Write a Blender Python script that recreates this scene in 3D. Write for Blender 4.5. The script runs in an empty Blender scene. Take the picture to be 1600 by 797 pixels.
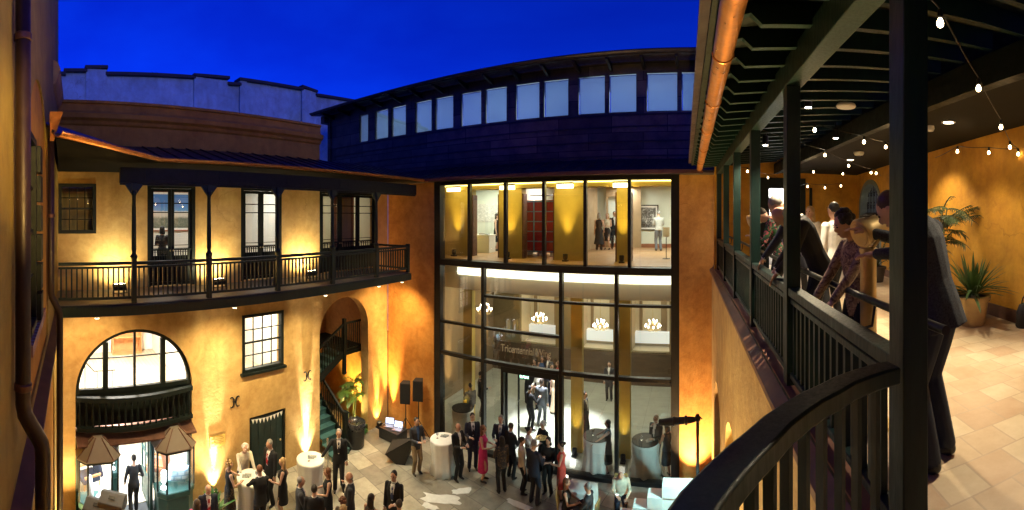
import bpy, math, random
from mathutils import Vector, Matrix, Euler
from mathutils.geometry import tessellate_polygon
from mathutils.bvhtree import BVHTree
random.seed(7)
S = bpy.context.scene
COL = S.collection
PI = math.pi
R = math.radians
EYE = 8.2            # height of the camera over the courtyard
FL, VPX, HOR = 655.0, 1085.0, 337.0

# ---------------------------------------------------------------- survey helpers: photo bearing -> metres
def bear(px): return (px - VPX) / FL
def onX(px, py, X):
    a = bear(px); r = X / math.sin(a)
    return Vector((X, r * math.cos(a), EYE - (py - HOR) / FL * r))
def onY(px, py, Y):
    a = bear(px); r = Y / math.cos(a)
    return Vector((r * math.sin(a), Y, EYE - (py - HOR) / FL * r))
def onR(px, py, r):
    a = bear(px)
    return Vector((r * math.sin(a), r * math.cos(a), EYE - (py - HOR) / FL * r))
def onZ(px, py, z):
    return onR(px, py, FL * (EYE - z) / (py - HOR))

# ---------------------------------------------------------------- object tagging
def tag(o, label=None, cat=None, group=None, kind=None):
    if label: o['label'] = label
    if cat: o['category'] = cat
    if group: o['group'] = group
    if kind: o['kind'] = kind
    return o
def thing(name, loc, label, cat, group=None, rz=0):
    o = bpy.data.objects.new(name, None); COL.objects.link(o)
    o.empty_display_size = .1
    o.location = loc; o.rotation_euler = (0, 0, rz)
    return tag(o, label, cat, group)
def wmat(o):
    m = o.matrix_basis.copy()
    while o.parent is not None:
        o = o.parent; m = o.matrix_basis @ m
    return m
def dup(root, M, label=None, group=None):
    """copy of a thing with its parts and sub-parts, moved by matrix M (world)"""
    r = root.copy(); COL.objects.link(r); r.matrix_basis = M @ root.matrix_basis
    if label: r['label'] = label
    if group: r['group'] = group
    for ch in root.children:
        c = ch.copy(); COL.objects.link(c); c.parent = r
        for g in ch.children:
            d = g.copy(); COL.objects.link(d); d.parent = c
    return r

def frame_axes(d):
    d = d.normalized()
    up = Vector((0, 0, 1)) if abs(d.z) < .95 else Vector((0, 1, 0))
    s = d.cross(up).normalized(); u = s.cross(d).normalized()
    return d, s, u

class MB:
    """collects shapes; build() links them as ONE mesh object"""
    def __init__(self, M=None):
        self.v = []; self.f = []; self.m = []; self.M = M; self.k = 0
    def add(self, vs, fs, k=None):
        b = len(self.v)
        if self.M is not None: vs = [self.M @ Vector(p) for p in vs]
        self.v += [Vector(p) for p in vs]
        self.f += [tuple(b + i for i in q) for q in fs]
        self.m += [self.k if k is None else k] * len(fs)
        return self
    def box(self, x0, x1, y0, y1, z0, z1, k=None):
        return self.add([(x0,y0,z0),(x1,y0,z0),(x1,y1,z0),(x0,y1,z0),(x0,y0,z1),(x1,y0,z1),(x1,y1,z1),(x0,y1,z1)],
            [(0,3,2,1),(4,5,6,7),(0,1,5,4),(1,2,6,5),(2,3,7,6),(3,0,4,7)], k)
    def obox(self, c, s, rot=(0,0,0), k=None):
        E_ = Euler(rot).to_matrix(); c = Vector(c); x, y, z = s[0]/2, s[1]/2, s[2]/2
        vs = [c + E_ @ Vector(p) for p in [(-x,-y,-z),(x,-y,-z),(x,y,-z),(-x,y,-z),(-x,-y,z),(x,-y,z),(x,y,z),(-x,y,z)]]
        return self.add(vs, [(0,3,2,1),(4,5,6,7),(0,1,5,4),(1,2,6,5),(2,3,7,6),(3,0,4,7)], k)
    def bar(self, p0, p1, w, h, k=None):
        p0, p1 = Vector(p0), Vector(p1); d, s, u = frame_axes(p1 - p0)
        vs = [p + s * a * w/2 + u * b * h/2 for p in (p0, p1) for a, b in ((-1,-1),(1,-1),(1,1),(-1,1))]
        return self.add(vs, [(0,1,2,3),(7,6,5,4),(0,4,5,1),(1,5,6,2),(2,6,7,3),(3,7,4,0)], k)
    def rings(self, rings, k=None, cap=True, closed=False):
        n = len(rings[0]); vs = [p for r in rings for p in r]; fs = []
        m = len(rings)
        for i in range(m if closed else m - 1):
            j = (i + 1) % m
            for a in range(n):
                b = (a + 1) % n
                fs.append((i*n+a, i*n+b, j*n+b, j*n+a))
        if cap and not closed:
            fs.append(tuple(range(n))[::-1]); fs.append(tuple((m-1)*n + a for a in range(n)))
        return self.add(vs, fs, k)
    def tube(self, pts, r, n=8, k=None, closed=False):
        pts = [Vector(p) for p in pts]
        if not isinstance(r, (list, tuple)): r = [r] * len(pts)
        rings = []; prev = None
        for i, p in enumerate(pts):
            if closed: t = (pts[(i+1) % len(pts)] - pts[i-1])
            else: t = pts[min(i+1, len(pts)-1)] - pts[max(i-1, 0)]
            t = t.normalized()
            if prev is None: _, s, u = frame_axes(t)
            else:
                s = (prev - t * prev.dot(t))
                s = s.normalized() if s.length > 1e-6 else frame_axes(t)[1]
                u = s.cross(t)
            prev = s
            rings.append([p + (s * math.cos(2*PI*a/n) + u * math.sin(2*PI*a/n)) * r[i] for a in range(n)])
        return self.rings(rings, k, closed=closed)
    def lathe(self, c, prof, n=24, k=None):
        cx, cy, cz = c
        return self.rings([[(cx + r*math.cos(2*PI*a/n), cy + r*math.sin(2*PI*a/n), cz + z) for a in range(n)] for r, z in prof], k)
    def ell(self, c, rad, n=16, m=10, rot=None, k=None):
        c = Vector(c); rings = []
        for i in range(m + 1):
            t = -PI/2 + PI * (i if 0 < i < m else (.04 if i == 0 else m - .04)) / m
            ring = []
            for a in range(n):
                p = Vector((rad[0]*math.cos(t)*math.cos(2*PI*a/n), rad[1]*math.cos(t)*math.sin(2*PI*a/n), rad[2]*math.sin(t)))
                ring.append(c + (rot @ p if rot is not None else p))
            rings.append(ring)
        return self.rings(rings, k)
    def prism(self, poly, f0, f1, k=None):
        """poly: 2-D points; f0/f1 turn a 2-D point into the near/far 3-D point"""
        n = len(poly)
        vs = [f0(*p) for p in poly] + [f1(*p) for p in poly]
        fs = [tuple(range(n)), tuple(range(2*n-1, n-1, -1))] + [(i, n+i, n+(i+1)%n, (i+1)%n) for i in range(n)]
        return self.add(vs, fs, k)
    def build(self, name, mat, parent=None, smooth=False, bevel=0, angle=40):
        vs = self.v
        if parent is not None:
            inv = wmat(parent).inverted(); vs = [inv @ p for p in vs]
        me = bpy.data.meshes.new(name); me.from_pydata([tuple(p) for p in vs], [], self.f)
        mats = mat if isinstance(mat, (list, tuple)) else [mat]
        for m_ in mats: me.materials.append(m_)
        me.polygons.foreach_set('material_index', self.m)
        if smooth: me.polygons.foreach_set('use_smooth', [True]*len(self.f))
        me.update(); me.validate()
        import bmesh
        bm = bmesh.new(); bm.from_mesh(me); bmesh.ops.recalc_face_normals(bm, faces=bm.faces); bm.to_mesh(me); bm.free()
        if smooth == 'auto':
            try: me.set_sharp_from_angle(angle=R(angle))
            except Exception: pass
        o = bpy.data.objects.new(name, me); COL.objects.link(o)
        if parent is not None: o.parent = parent
        if bevel:
            b = o.modifiers.new('edge', 'BEVEL'); b.width = bevel; b.segments = 2; b.limit_method = 'ANGLE'; b.angle_limit = R(40)
        return o

def arch(u0, u1, z0, spring, n=20, ry=None):
    """outline of an arched opening, anticlockwise, in (u, z)"""
    c, r = (u0+u1)/2, (u1-u0)/2; ry = ry or r
    return [(u0, z0), (u1, z0)] + [(c + r*math.cos(PI*i/n), spring + ry*math.sin(PI*i/n)) for i in range(n+1)]
def rect(u0, u1, z0, z1): return [(u0, z0), (u1, z0), (u1, z1), (u0, z1)]

def holed(T, outer, holes, y0, y1, mb=None):
    """slab in the plane of frame T (x along, y inward, z up) with openings"""
    mb = mb or MB()
    loops = [outer] + holes
    flat = [p for l in loops for p in l]
    tris = tessellate_polygon([[Vector((p[0], p[1], 0)) for p in l] for l in loops])
    n = len(flat)
    vs = [T @ Vector((p[0], y0, p[1])) for p in flat] + [T @ Vector((p[0], y1, p[1])) for p in flat]
    fs = [tuple(t) for t in tris] + [tuple(n + i for i in t[::-1]) for t in tris]
    b = 0
    for l in loops:
        m = len(l)
        for i in range(m):
            j = (i+1) % m
            fs.append((b+i, b+j, n+b+j, n+b+i))
        b += m
    return mb.add(vs, fs)

# frames of the courtyard's walls: local x runs along the wall, local y into it, local z up
def wall_frame(origin, along, inward):
    a, i_ = Vector(along).normalized(), Vector(inward).normalized()
    return Matrix(((a.x, i_.x, 0, origin[0]), (a.y, i_.y, 0, origin[1]), (a.z, i_.z, 1, origin[2]), (0,0,0,1)))
XW = -11.2
TW = wall_frame((XW, 0, 0), (0,1,0), (-1,0,0))       # west wing: local x = world Y
YF = 12.5
TF = wall_frame((0, YF, 0), (1,0,0), (0,1,0))        # glass facade: local x = world X
GAL_ROT = (1085-1070)/655
TG = Matrix.Rotation(GAL_ROT, 4, 'Z')                # gallery frame: x right of the rail, y along it
FZ = 6.72                                            # gallery floor
def gal(px, py=None, a=None, b=None, r=None):
    """gallery (a, b) of a bearing"""
    t = (px - 1070) / FL
    if r is None: r = a/math.sin(t) if a is not None else b/math.cos(t)
    return r*math.sin(t), r*math.cos(t), (EYE - (py-HOR)/FL*r if py is not None else None)

# ---------------------------------------------------------------- materials
MATS = {}
def newmat(name):
    m = bpy.data.materials.new(name); m.use_nodes = True
    nt = m.node_tree; b = nt.nodes['Principled BSDF']
    return m, nt, b
def link(nt, a, b): nt.links.new(a, b)
def coords(nt, scale=(1,1,1), rot=(0,0,0), kind='Object'):
    tc = nt.nodes.new('ShaderNodeTexCoord'); mp = nt.nodes.new('ShaderNodeMapping')
    mp.inputs['Scale'].default_value = scale; mp.inputs['Rotation'].default_value = rot
    link(nt, tc.outputs[kind], mp.inputs[0]); return mp.outputs[0]
def noise(nt, vec, scale, detail=5, rough=.6, dist=0):
    n = nt.nodes.new('ShaderNodeTexNoise'); n.inputs['Scale'].default_value = scale; n.inputs['Detail'].default_value = detail
    n.inputs['Roughness'].default_value = rough; n.inputs['Distortion'].default_value = dist
    link(nt, vec, n.inputs['Vector']); return n.outputs['Fac']
def ramp(nt, fac, stops):
    r = nt.nodes.new('ShaderNodeValToRGB'); cr = r.color_ramp
    while len(cr.elements) < len(stops): cr.elements.new(.5)
    for e, (p, c) in zip(cr.elements, stops): e.position = p; e.color = (*c, 1)
    link(nt, fac, r.inputs[0]); return r.outputs[0]
def mixc(nt, fac, a, b, mode='MIX'):
    m = nt.nodes.new('ShaderNodeMix'); m.data_type = 'RGBA'; m.blend_type = mode
    if isinstance(fac, (int, float)): m.inputs[0].default_value = fac
    else: link(nt, fac, m.inputs[0])
    for s, x in ((6, a), (7, b)):
        if isinstance(x, (tuple, list)): m.inputs[s].default_value = (*x, 1) if len(x) == 3 else x
        else: link(nt, x, m.inputs[s])
    return m.outputs[2]
def bump(nt, b, h, strength=.3, dist=.02):
    n = nt.nodes.new('ShaderNodeBump'); n.inputs['Strength'].default_value = strength; n.inputs['Distance'].default_value = dist
    link(nt, h, n.inputs['Height']); link(nt, n.outputs[0], b.inputs['Normal'])
def plain(name, col, rough=.5, metal=0, var=.15, scale=6, bmp=0, spec=.5, bscale=60, stretch=(1,1,1)):
    if name in MATS: return MATS[name]
    m, nt, b = newmat(name); v = coords(nt, stretch)
    f = noise(nt, v, scale)
    lo = tuple(c*(1-var) for c in col); hi = tuple(min(1, c*(1+var)) for c in col)
    link(nt, ramp(nt, f, [(.3, lo), (.7, hi)]), b.inputs['Base Color'])
    b.inputs['Roughness'].default_value = rough; b.inputs['Metallic'].default_value = metal
    b.inputs['Specular IOR Level'].default_value = spec
    if rough < .6:
        rn = nt.nodes.new('ShaderNodeMapRange'); rn.inputs[1].default_value = .3; rn.inputs[2].default_value = .7; rn.inputs[3].default_value = max(.05, rough-.13); rn.inputs[4].default_value = rough+.16
        link(nt, noise(nt, v, scale*2.3, 6, .7), rn.inputs[0]); link(nt, rn.outputs[0], b.inputs['Roughness'])
    if bmp: bump(nt, b, noise(nt, v, bscale, 4), bmp, .01)
    MATS[name] = m; return m
def stucco(name, lo, mid, hi, s=1.0):
    m, nt, b = newmat(name); v = coords(nt)
    f1 = noise(nt, v, .55*s, 8, .65, .6); f2 = noise(nt, v, 3.2*s, 7, .7)
    base = ramp(nt, f1, [(.32, lo), (.5, mid), (.68, hi)])
    sp = ramp(nt, f2, [(.3, (.72,.68,.62)), (.6, (1,1,1))])
    c = mixc(nt, .75, base, sp, 'MULTIPLY')
    drip = noise(nt, coords(nt, (3.5, 3.5, .35)), 1.0, 6, .6)
    c = mixc(nt, .22, c, ramp(nt, drip, [(.36, (.62,.56,.5)), (.55, (1,1,1))]), 'MULTIPLY')
    f3 = noise(nt, v, 1.5*s, 6, .7, 1.5); c = mixc(nt, .5, c, ramp(nt, f3, [(.35, (.70,.62,.55)), (.6, (1,1,1))]), 'MULTIPLY')
    vd = nt.nodes.new('ShaderNodeVectorMath'); vd.operation = 'MULTIPLY_ADD'; nn = nt.nodes.new('ShaderNodeTexNoise'); nn.inputs['Scale'].default_value = 1.7; nn.inputs['Detail'].default_value = 5
    link(nt, v, nn.inputs['Vector']); link(nt, nn.outputs['Color'], vd.inputs[0]); vd.inputs[1].default_value = (.9,)*3; link(nt, v, vd.inputs[2])
    vo = nt.nodes.new('ShaderNodeTexVoronoi'); vo.feature = 'DISTANCE_TO_EDGE'; vo.inputs['Scale'].default_value = .55; link(nt, vd.outputs[0], vo.inputs['Vector'])
    crack = ramp(nt, vo.outputs['Distance'], [(.0, (.72,.67,.62)), (.009, (1,1,1))]); gate = ramp(nt, noise(nt, v, .6, 3), [(.5, (0,0,0)), (.62, (1,1,1))])
    c = mixc(nt, gate, c, mixc(nt, 1.0, c, crack, 'MULTIPLY'))
    patch = ramp(nt, noise(nt, v, .33*s, 3, .5, 1.0), [(.58, (1,1,1)), (.61, (.84,.80,.74)), (.75, (.9,.86,.8))]); c = mixc(nt, .6, c, patch, 'MULTIPLY')
    link(nt, c, b.inputs['Base Color']); b.inputs['Roughness'].default_value = .85
    h = nt.nodes.new('ShaderNodeMath'); h.operation = 'ADD'
    link(nt, noise(nt, v, 14, 6, .6), h.inputs[0]); link(nt, noise(nt, v, 2.2, 4, .5), h.inputs[1])
    bump(nt, b, h.outputs[0], .35, .025)
    MATS[name] = m; return m
def emit(name, col, strength):
    if name in MATS: return MATS[name]
    m, nt, b = newmat(name)
    b.inputs['Base Color'].default_value = (*col, 1); b.inputs['Emission Color'].default_value = (*col, 1)
    b.inputs['Emission Strength'].default_value = strength
    MATS[name] = m; return m
def glassy(name, tint=(1,1,1), lo=.05, ior=1.5, rough=0.0):
    """thin pane: clear with a Fresnel reflection"""
    m = bpy.data.materials.new(name); m.use_nodes = True; nt = m.node_tree; nt.nodes.clear()
    out = nt.nodes.new('ShaderNodeOutputMaterial'); t = nt.nodes.new('ShaderNodeBsdfTransparent'); g = nt.nodes.new('ShaderNodeBsdfGlossy')
    t.inputs[0].default_value = (*tint, 1); g.inputs['Roughness'].default_value = rough; g.inputs[0].default_value = (1,1,1,1)
    fr = nt.nodes.new('ShaderNodeFresnel'); fr.inputs[0].default_value = ior
    v = coords(nt); n = nt.nodes.new('ShaderNodeBump'); n.inputs['Strength'].default_value = .03; n.inputs['Distance'].default_value = .02
    link(nt, noise(nt, v, .8, 2), n.inputs['Height']); link(nt, n.outputs[0], g.inputs['Normal'])
    ad = nt.nodes.new('ShaderNodeMath'); ad.operation = 'MULTIPLY_ADD'; ad.inputs[1].default_value = 1.5; ad.inputs[2].default_value = lo
    link(nt, fr.outputs[0], ad.inputs[0])
    mx = nt.nodes.new('ShaderNodeMixShader'); link(nt, ad.outputs[0], mx.inputs[0]); link(nt, t.outputs[0], mx.inputs[1]); link(nt, g.outputs[0], mx.inputs[2])
    link(nt, mx.outputs[0], out.inputs[0]); MATS[name] = m; return m
def bricky(name, c1, c2, mortar, bw, bh, off=.5, msize=.01, rough=.6, scale=1.0, rot=(0,0,0), nz=.3, bmp=.3, metal=0, distort=0, grime=(.6,.6,.6), bias=0, swap=None):
    m, nt, b = newmat(name)
    v = coords(nt, (1,1,1), rot)
    if swap:        # use two named axes for the pattern
        sx = nt.nodes.new('ShaderNodeSeparateXYZ'); cb = nt.nodes.new('ShaderNodeCombineXYZ'); link(nt, v, sx.inputs[0])
        link(nt, sx.outputs[swap[0]], cb.inputs[0]); link(nt, sx.outputs[swap[1]], cb.inputs[1]); v2 = cb.outputs[0]
    else: v2 = v
    if distort:
        nn = nt.nodes.new('ShaderNodeTexNoise'); nn.inputs['Scale'].default_value = 1.3; link(nt, v2, nn.inputs['Vector'])
        mm = nt.nodes.new('ShaderNodeMix'); mm.data_type = 'VECTOR'; mm.blend_type = 'MIX' if hasattr(mm,'blend_type') else None
        va = nt.nodes.new('ShaderNodeVectorMath'); va.operation = 'MULTIPLY_ADD'
        link(nt, nn.outputs['Color'], va.inputs[0]); va.inputs[1].default_value = (distort,)*3; link(nt, v2, va.inputs[2]); v2 = va.outputs[0]
        nt.nodes.remove(mm)
    t = nt.nodes.new('ShaderNodeTexBrick'); t.offset = off; t.inputs['Scale'].default_value = scale
    t.inputs['Color1'].default_value = (*c1,1); t.inputs['Color2'].default_value = (*c2,1); t.inputs['Mortar'].default_value = (*mortar,1)
    t.inputs['Mortar Size'].default_value = msize; t.inputs['Brick Width'].default_value = bw; t.inputs['Row Height'].default_value = bh
    t.inputs['Mortar Smooth'].default_value = .2; t.inputs['Bias'].default_value = bias
    link(nt, v2, t.inputs['Vector'])
    f = noise(nt, v, 2.2, 7, .65)
    c = mixc(nt, nz*2, t.outputs['Color'], ramp(nt, f, [(.35, grime), (.62, (1,1,1))]), 'MULTIPLY')
    link(nt, c, b.inputs['Base Color'])
    rr = nt.nodes.new('ShaderNodeMath'); rr.operation = 'MULTIPLY_ADD'; rr.inputs[1].default_value = .35; rr.inputs[2].default_value = rough-.15
    link(nt, f, rr.inputs[0]); link(nt, rr.outputs[0], b.inputs['Roughness']); b.inputs['Metallic'].default_value = metal
    if bmp:
        h = nt.nodes.new('ShaderNodeMath'); h.operation = 'MULTIPLY_ADD'; h.inputs[1].default_value = -1.0
        link(nt, t.outputs['Fac'], h.inputs[0]); link(nt, noise(nt, v, 12, 5), h.inputs[2]); bump(nt, b, h.outputs[0], bmp, .012)
    MATS[name] = m; return m

WALL = stucco('ochre_stucco', (.45,.265,.085), (.55,.355,.13), (.62,.43,.18))
GALO = stucco('orange_gallery_stucco', (.52,.235,.018), (.62,.305,.026), (.68,.36,.04), 1.2)
OLIVE = stucco('olive_ochre_stucco', (.30,.205,.035), (.38,.265,.05), (.45,.32,.065), 1.0)
WALLS = stucco('amber_stucco', (.47,.22,.05), (.58,.29,.07), (.64,.35,.10), 1.4)
PARAPET = stucco('brown_stucco', (.34,.16,.022), (.46,.23,.035), (.54,.29,.05), 1.2)
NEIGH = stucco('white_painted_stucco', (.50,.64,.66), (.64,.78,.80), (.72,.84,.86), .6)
GREEN = plain('dark_green_paint', (.0035,.0175,.0160), .45, spec=.32, var=.25, scale=5, bmp=.06, bscale=25, stretch=(4,4,.6))
GREENB = plain('black_green_paint', (.004,.0075,.0065), .55, var=.3, scale=4, spec=.25)
TEALP = plain('teal_green_paint', (.012,.055,.050), .4, var=.2, scale=4)
ROOF = plain('dark_metal_roof', (.035,.026,.035), .42, .35, .3, 2.5)
COPPER = plain('copper', (.58,.25,.09), .36, .85, .25, 5)
BRONZE = plain('aged_copper', (.13,.062,.045), .45, .6, .3, 5)
BROWNLEDGE = plain('brown_flashing', (.17,.075,.045), .6, .2, .2, 4, .15)
BRASS = plain('brass', (.55,.40,.18), .42, .7, .12, 9)
BLACKM = plain('black_metal', (.010,.010,.011), .4, .3, .2, 8)
STEEL = plain('steel', (.45,.45,.46), .3, 1.0, .1, 9)
WHITEP = plain('white_paint', (.78,.77,.74), .6, 0, .04, 3)
TANP = plain('tan_panel', (.42,.30,.17), .5, 0, .12, 1.5)
GOLDP = plain('ochre_plaster_pier', (.42,.31,.07), .7, 0, .08, 3, .1)
WOODF = bricky('oak_boards', (.36,.20,.09), (.42,.25,.12), (.16,.08,.04), 1.6, .12, .35, .006, .4, nz=.15, bmp=.05)
STONEL = bricky('lobby_stone', (.30,.31,.26), (.36,.37,.31), (.2,.2,.17), .9, .9, .0, .006, .42, nz=.2, bmp=.04)
FLAG = bricky('flagstones', (.19,.18,.15), (.42,.39,.31), (.15,.14,.115), .92, .60, .38, .012, .48, nz=.36, bmp=.35, distort=.06, grime=(.5,.49,.46), rot=(0,0,R(12)))
TERRA = bricky('terracotta_tiles', (.54,.39,.25), (.66,.56,.38), (.50,.39,.27), .27, .27, .5, .007, .5, rot=(0,0,R(3)), nz=.30, bmp=.25, grime=(.66,.56,.46), distort=.012)
CLAD = bricky('zinc_cladding', (.065,.058,.055), (.16,.135,.12), (.015,.012,.02), 1.9, .58, .43, .012, .5, nz=.4, bmp=.15, metal=.45, swap=(0,2), grime=(.4,.4,.5))
PANE = glassy('window_glass')
PANEB = glassy('clerestory_glass', (.9,.95,1), .16)
BLIND, _nt, _b = newmat('white_roller_blind')
_t = _nt.nodes.new('ShaderNodeBsdfTranslucent'); _t.inputs[0].default_value = (.62,.70,.76,1); _b.inputs['Base Color'].default_value = (.62,.70,.76,1); _b.inputs['Roughness'].default_value = .9
_m = _nt.nodes.new('ShaderNodeMixShader'); link(_nt, _b.outputs[0], _m.inputs[1]); link(_nt, _t.outputs[0], _m.inputs[2]); link(_nt, _m.outputs[0], _nt.nodes['Material Output'].inputs[0])
BULB = emit('warm_bulb', (1,.74,.40), 15)
HOTW = emit('warm_white_lens', (1,.86,.6), 25)
STRIP = emit('light_strip', (1,.95,.80), 22)
GOLDSTRIP = emit('amber_light_strip', (1,.78,.22), 3)
# ================================================================ ground, sky, camera
mb = MB(); mb.box(-60, 60, -40, 80, -.3, -.004)
mb.build('ground', plain('asphalt_ground', (.05,.05,.05), .9), None)['kind'] = 'structure'
mb = MB(); mb.add([(-11.2,-1,0),(3,-1,0),(3,12.62,0),(-11.2,12.62,0)], [(0,1,2,3)])
mb.build('courtyard_paving', FLAG)['kind'] = 'structure'
mb = MB(); mb.add([(-13.4,8.7,.002),(-11.2,8.7,.002),(-11.2,11.6,.002),(-13.4,11.6,.002)], [(0,1,2,3)])
mb.build('passage_paving', FLAG)['kind'] = 'structure'

def lamp(kind, loc, power, col, parent=None, size=.1, target=None, spot=60, blend=.5, name='lamp', sy=None, shape=None):
    d = bpy.data.lights.new(name, kind); d.energy = power; d.color = col
    if kind == 'SPOT': d.spot_size = R(spot); d.spot_blend = blend; d.shadow_soft_size = size
    elif kind == 'AREA':
        d.size = size
        if sy: d.shape = 'RECTANGLE'; d.size_y = sy
    else: d.shadow_soft_size = size
    o = bpy.data.objects.new(name, d); COL.objects.link(o)
    M = Matrix.Translation(Vector(loc))
    if target is not None:
        M = M @ (Vector(target) - Vector(loc)).to_track_quat('-Z', 'Y').to_matrix().to_4x4()
    if parent is not None:
        o.parent = parent; M = wmat(parent).inverted() @ M
    o.matrix_basis = M
    return o
AMBER = (1, .50, .13); YEL = (1, .66, .22); WARM = (1, .78, .50); COOL = (.86, .95, 1.0)

# ================================================================ west wing (ochre stucco, arches, shopfront)
wing = thing('stucco_building', (XW, 6.4, 0), 'long ochre stucco building with arched windows and a lit shopfront', 'building')
A1 = arch(1.06, 4.37, 0, 3.42, 24)
A2 = arch(9.0, 11.36, 0, 4.08, 24)
holes = [A1, A2, rect(6.0,7.5,3.42,5.17), rect(6.26,7.6,0,2.0), rect(.60,1.62,7.72,9.06),
         rect(3.05,4.48,6.22,9.07), rect(5.96,7.44,6.22,9.07), rect(9.0,11.85,6.22,9.07)]
outer = [(.56,-.02),(12.46,-.02),(12.46,10.04),(.56,10.04)]
# openings that touch the ground become notches of the outline
outer = [(.56,-.02),(1.06,-.02)] + list(reversed(A1[2:])) + [(4.37,-.02),(6.26,-.02),(6.26,2.0),(7.6,2.0),(7.6,-.02),(9.0,-.02)] + list(reversed(A2[2:])) + [(11.36,-.02),(12.46,-.02),(12.46,10.04),(.56,10.04)]
holed(TW, outer, [holes[2]] + holes[4:], 0, .38).build('wall', WALL, wing)
# parapet with a moulded cornice
mb = MB()
mb.prism([(0,9.9),(0,10.62),(-.06,10.66),(-.10,10.74),(-.20,10.80),(-.22,10.92),(-.10,10.96),(-.05,11.02),(-.03,11.2),(-.09,11.22),(-.09,11.29),(.4,11.29),(.4,9.9)],
         lambda y, z: TW @ Vector((-1.5, y, z)), lambda y, z: TW @ Vector((9.0, y, z)))
mb.build('parapet', PARAPET, wing)
def window(parent, T, u0, u1, z0, z1, nx=4, nz=4, fw=.09, y0=.03, y1=.15, mat=GREENB, bar=.026, sash=True, pane=PANE, name='window', poly=None):
    mb = MB(T)
    mb.box(u0, u0+fw, y0, y1, z0, z1); mb.box(u1-fw, u1, y0, y1, z0, z1)
    mb.box(u0+fw, u1-fw, y0+.003, y1-.003, z1-fw, z1); mb.box(u0+fw, u1-fw, y0-.012, y1-.003, z0, z0+fw)
    a0, a1, c0, c1 = u0+fw, u1-fw, z0+fw, z1-fw
    ym = (y0+y1)/2
    for i in range(1, nx):
        u = a0+(a1-a0)*i/nx; mb.box(u-bar/2, u+bar/2, ym-.02, ym+.02, c0, c1)
    for i in range(1, nz):
        z = c0+(c1-c0)*i/nz; w = bar if not (sash and i*2 == nz) else bar*2.1
        mb.box(a0, a1, ym-.023, ym+.023, z-w/2, z+w/2)
    o = mb.build(name, mat, parent)
    g = MB(T); g.add([(a0,ym+.006,c0),(a1,ym+.006,c0),(a1,ym+.006,c1),(a0,ym+.006,c1)], [(0,1,2,3)])
    g.build('pane', pane, o)
    return o
window(wing, TW, .60, 1.62, 7.72, 9.06, 4, 4, .09, -.03)
wlow = window(wing, TW, 6.0, 7.5, 3.42, 5.17, 4, 4, .09, -.03)
mb = MB(TW); mb.box(5.94, 7.56, -.12, .02, 3.34, 3.417); mb.build('sill', GREENB, wlow)
# french doors on the balcony
def french(parent, u0, u1, z0, z1, leaves, opened=None):
    mb = MB(TW); fw = .10
    mb.box(u0, u0+fw, .0, .16, z0, z1); mb.box(u1-fw, u1, .0, .16, z0, z1); mb.box(u0+fw, u1-fw, .003, .157, z1-fw, z1)
    fr = mb.build('door_frame', GREENB, parent)
    n = leaves; a0, a1 = u0+fw, u1-fw
    for i in range(n):
        l0, l1 = a0+(a1-a0)*i/n+.005, a0+(a1-a0)*(i+1)/n-.005
        st = .085
        d = MB(TW); y0, y1 = .05, .10
        d.box(l0, l0+st, y0, y1, z0+.02, z1-fw-.01); d.box(l1-st, l1, y0, y1, z0+.02, z1-fw-.01)
        d.box(l0+st, l1-st, y0+.003, y1-.003, z1-fw-.01-st, z1-fw-.01)
        d.box(l0+st, l1-st, y0+.003, y1-.003, z0+.02, z0+.85)
        for z in (.66, .80): d.box(l0+st, l1-st, y0+.012, y1-.012, z0+.85+(z1-z0-1.0)*z-.014, z0+.85+(z1-z0-1.0)*z+.014)
        for z in (.08,.15,.22): d.box(l0+st, l1-st, y0-.03, y0-.01, z0+.85+z*1.3, z0+.85+z*1.3+.018)
        o = d.build('door', GREENB, parent)
        g = MB(TW); g.add([(l0+st,.076,z0+.85),(l1-st,.076,z0+.85),(l1-st,.076,z1-fw-st),(l0+st,.076,z1-fw-st)], [(0,1,2,3)]); g.build('pane', PANE, o)
        h = MB(TW); h.ell(TW.inverted() @ (TW @ Vector((l1-.04 if i == 0 else l0+.04, .02, z0+1.0))), (.025,.03,.025), 8, 6); h.build('handle', BRASS, o)
        # low guard in front of each leaf
        gd = MB(TW)
        for q in range(6):
            u = l0+st+(l1-l0-2*st)*(q+.5)/6; gd.box(u-.012, u+.012, .012, .036, z0+.12, z0+1.0)
        gd.box(l0, l1, .008, .040, z0+1.0, z0+1.04); gd.box(l0, l1, .008, .040, z0+.08, z0+.12); gd.build('guard', GREENB, o)
french(wing, 3.05, 4.48, 6.22, 9.07, 2)
french(wing, 5.96, 7.44, 6.22, 9.07, 2)
french(wing, 9.0, 11.85, 6.22, 9.07, 3)
# green door with bunting
d = MB(TW)
d.box(6.26, 6.34, .05, .16, 0, 2.0); d.box(7.52, 7.6, .05, .16, 0, 2.0); d.box(6.34, 7.52, .053, .157, 1.92, 2.0)
d.build('door_frame', GREENB, wing)
d = MB(TW); d.box(6.345, 7.515, .085, .14, .01, 1.915)
for i in range(5):
    u = 6.40+i*.222; d.box(u, u+.19, .07, .084, .1, 1.85)
dd = d.build('door', plain('near_black_green_paint',(.005,.019,.019),.4,var=.25,scale=4), wing); h = MB(TW); h.ell((7.42,.05,1.0),(.03,.03,.03),8,6); h.build('handle', BRASS, dd)
bt = MB(TW)
for i in range(9):
    u = 6.36+i*.13; z = 1.90-.10*math.sin(PI*i/8)*.5
    bt.add([(u,.045,z),(u+.10,.045,z-.004),(u+.05,.04,z-.14),(u,.049,z),(u+.10,.049,z-.004),(u+.05,.046,z-.14)], [(0,1,2),(5,4,3),(0,3,4,1),(1,4,5,2),(2,5,3,0)])
bt.tube([(6.34+i*.13,.047,1.905-.10*math.sin(PI*min(i,9)/9)*.5) for i in range(10)], .006, 6)
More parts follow.
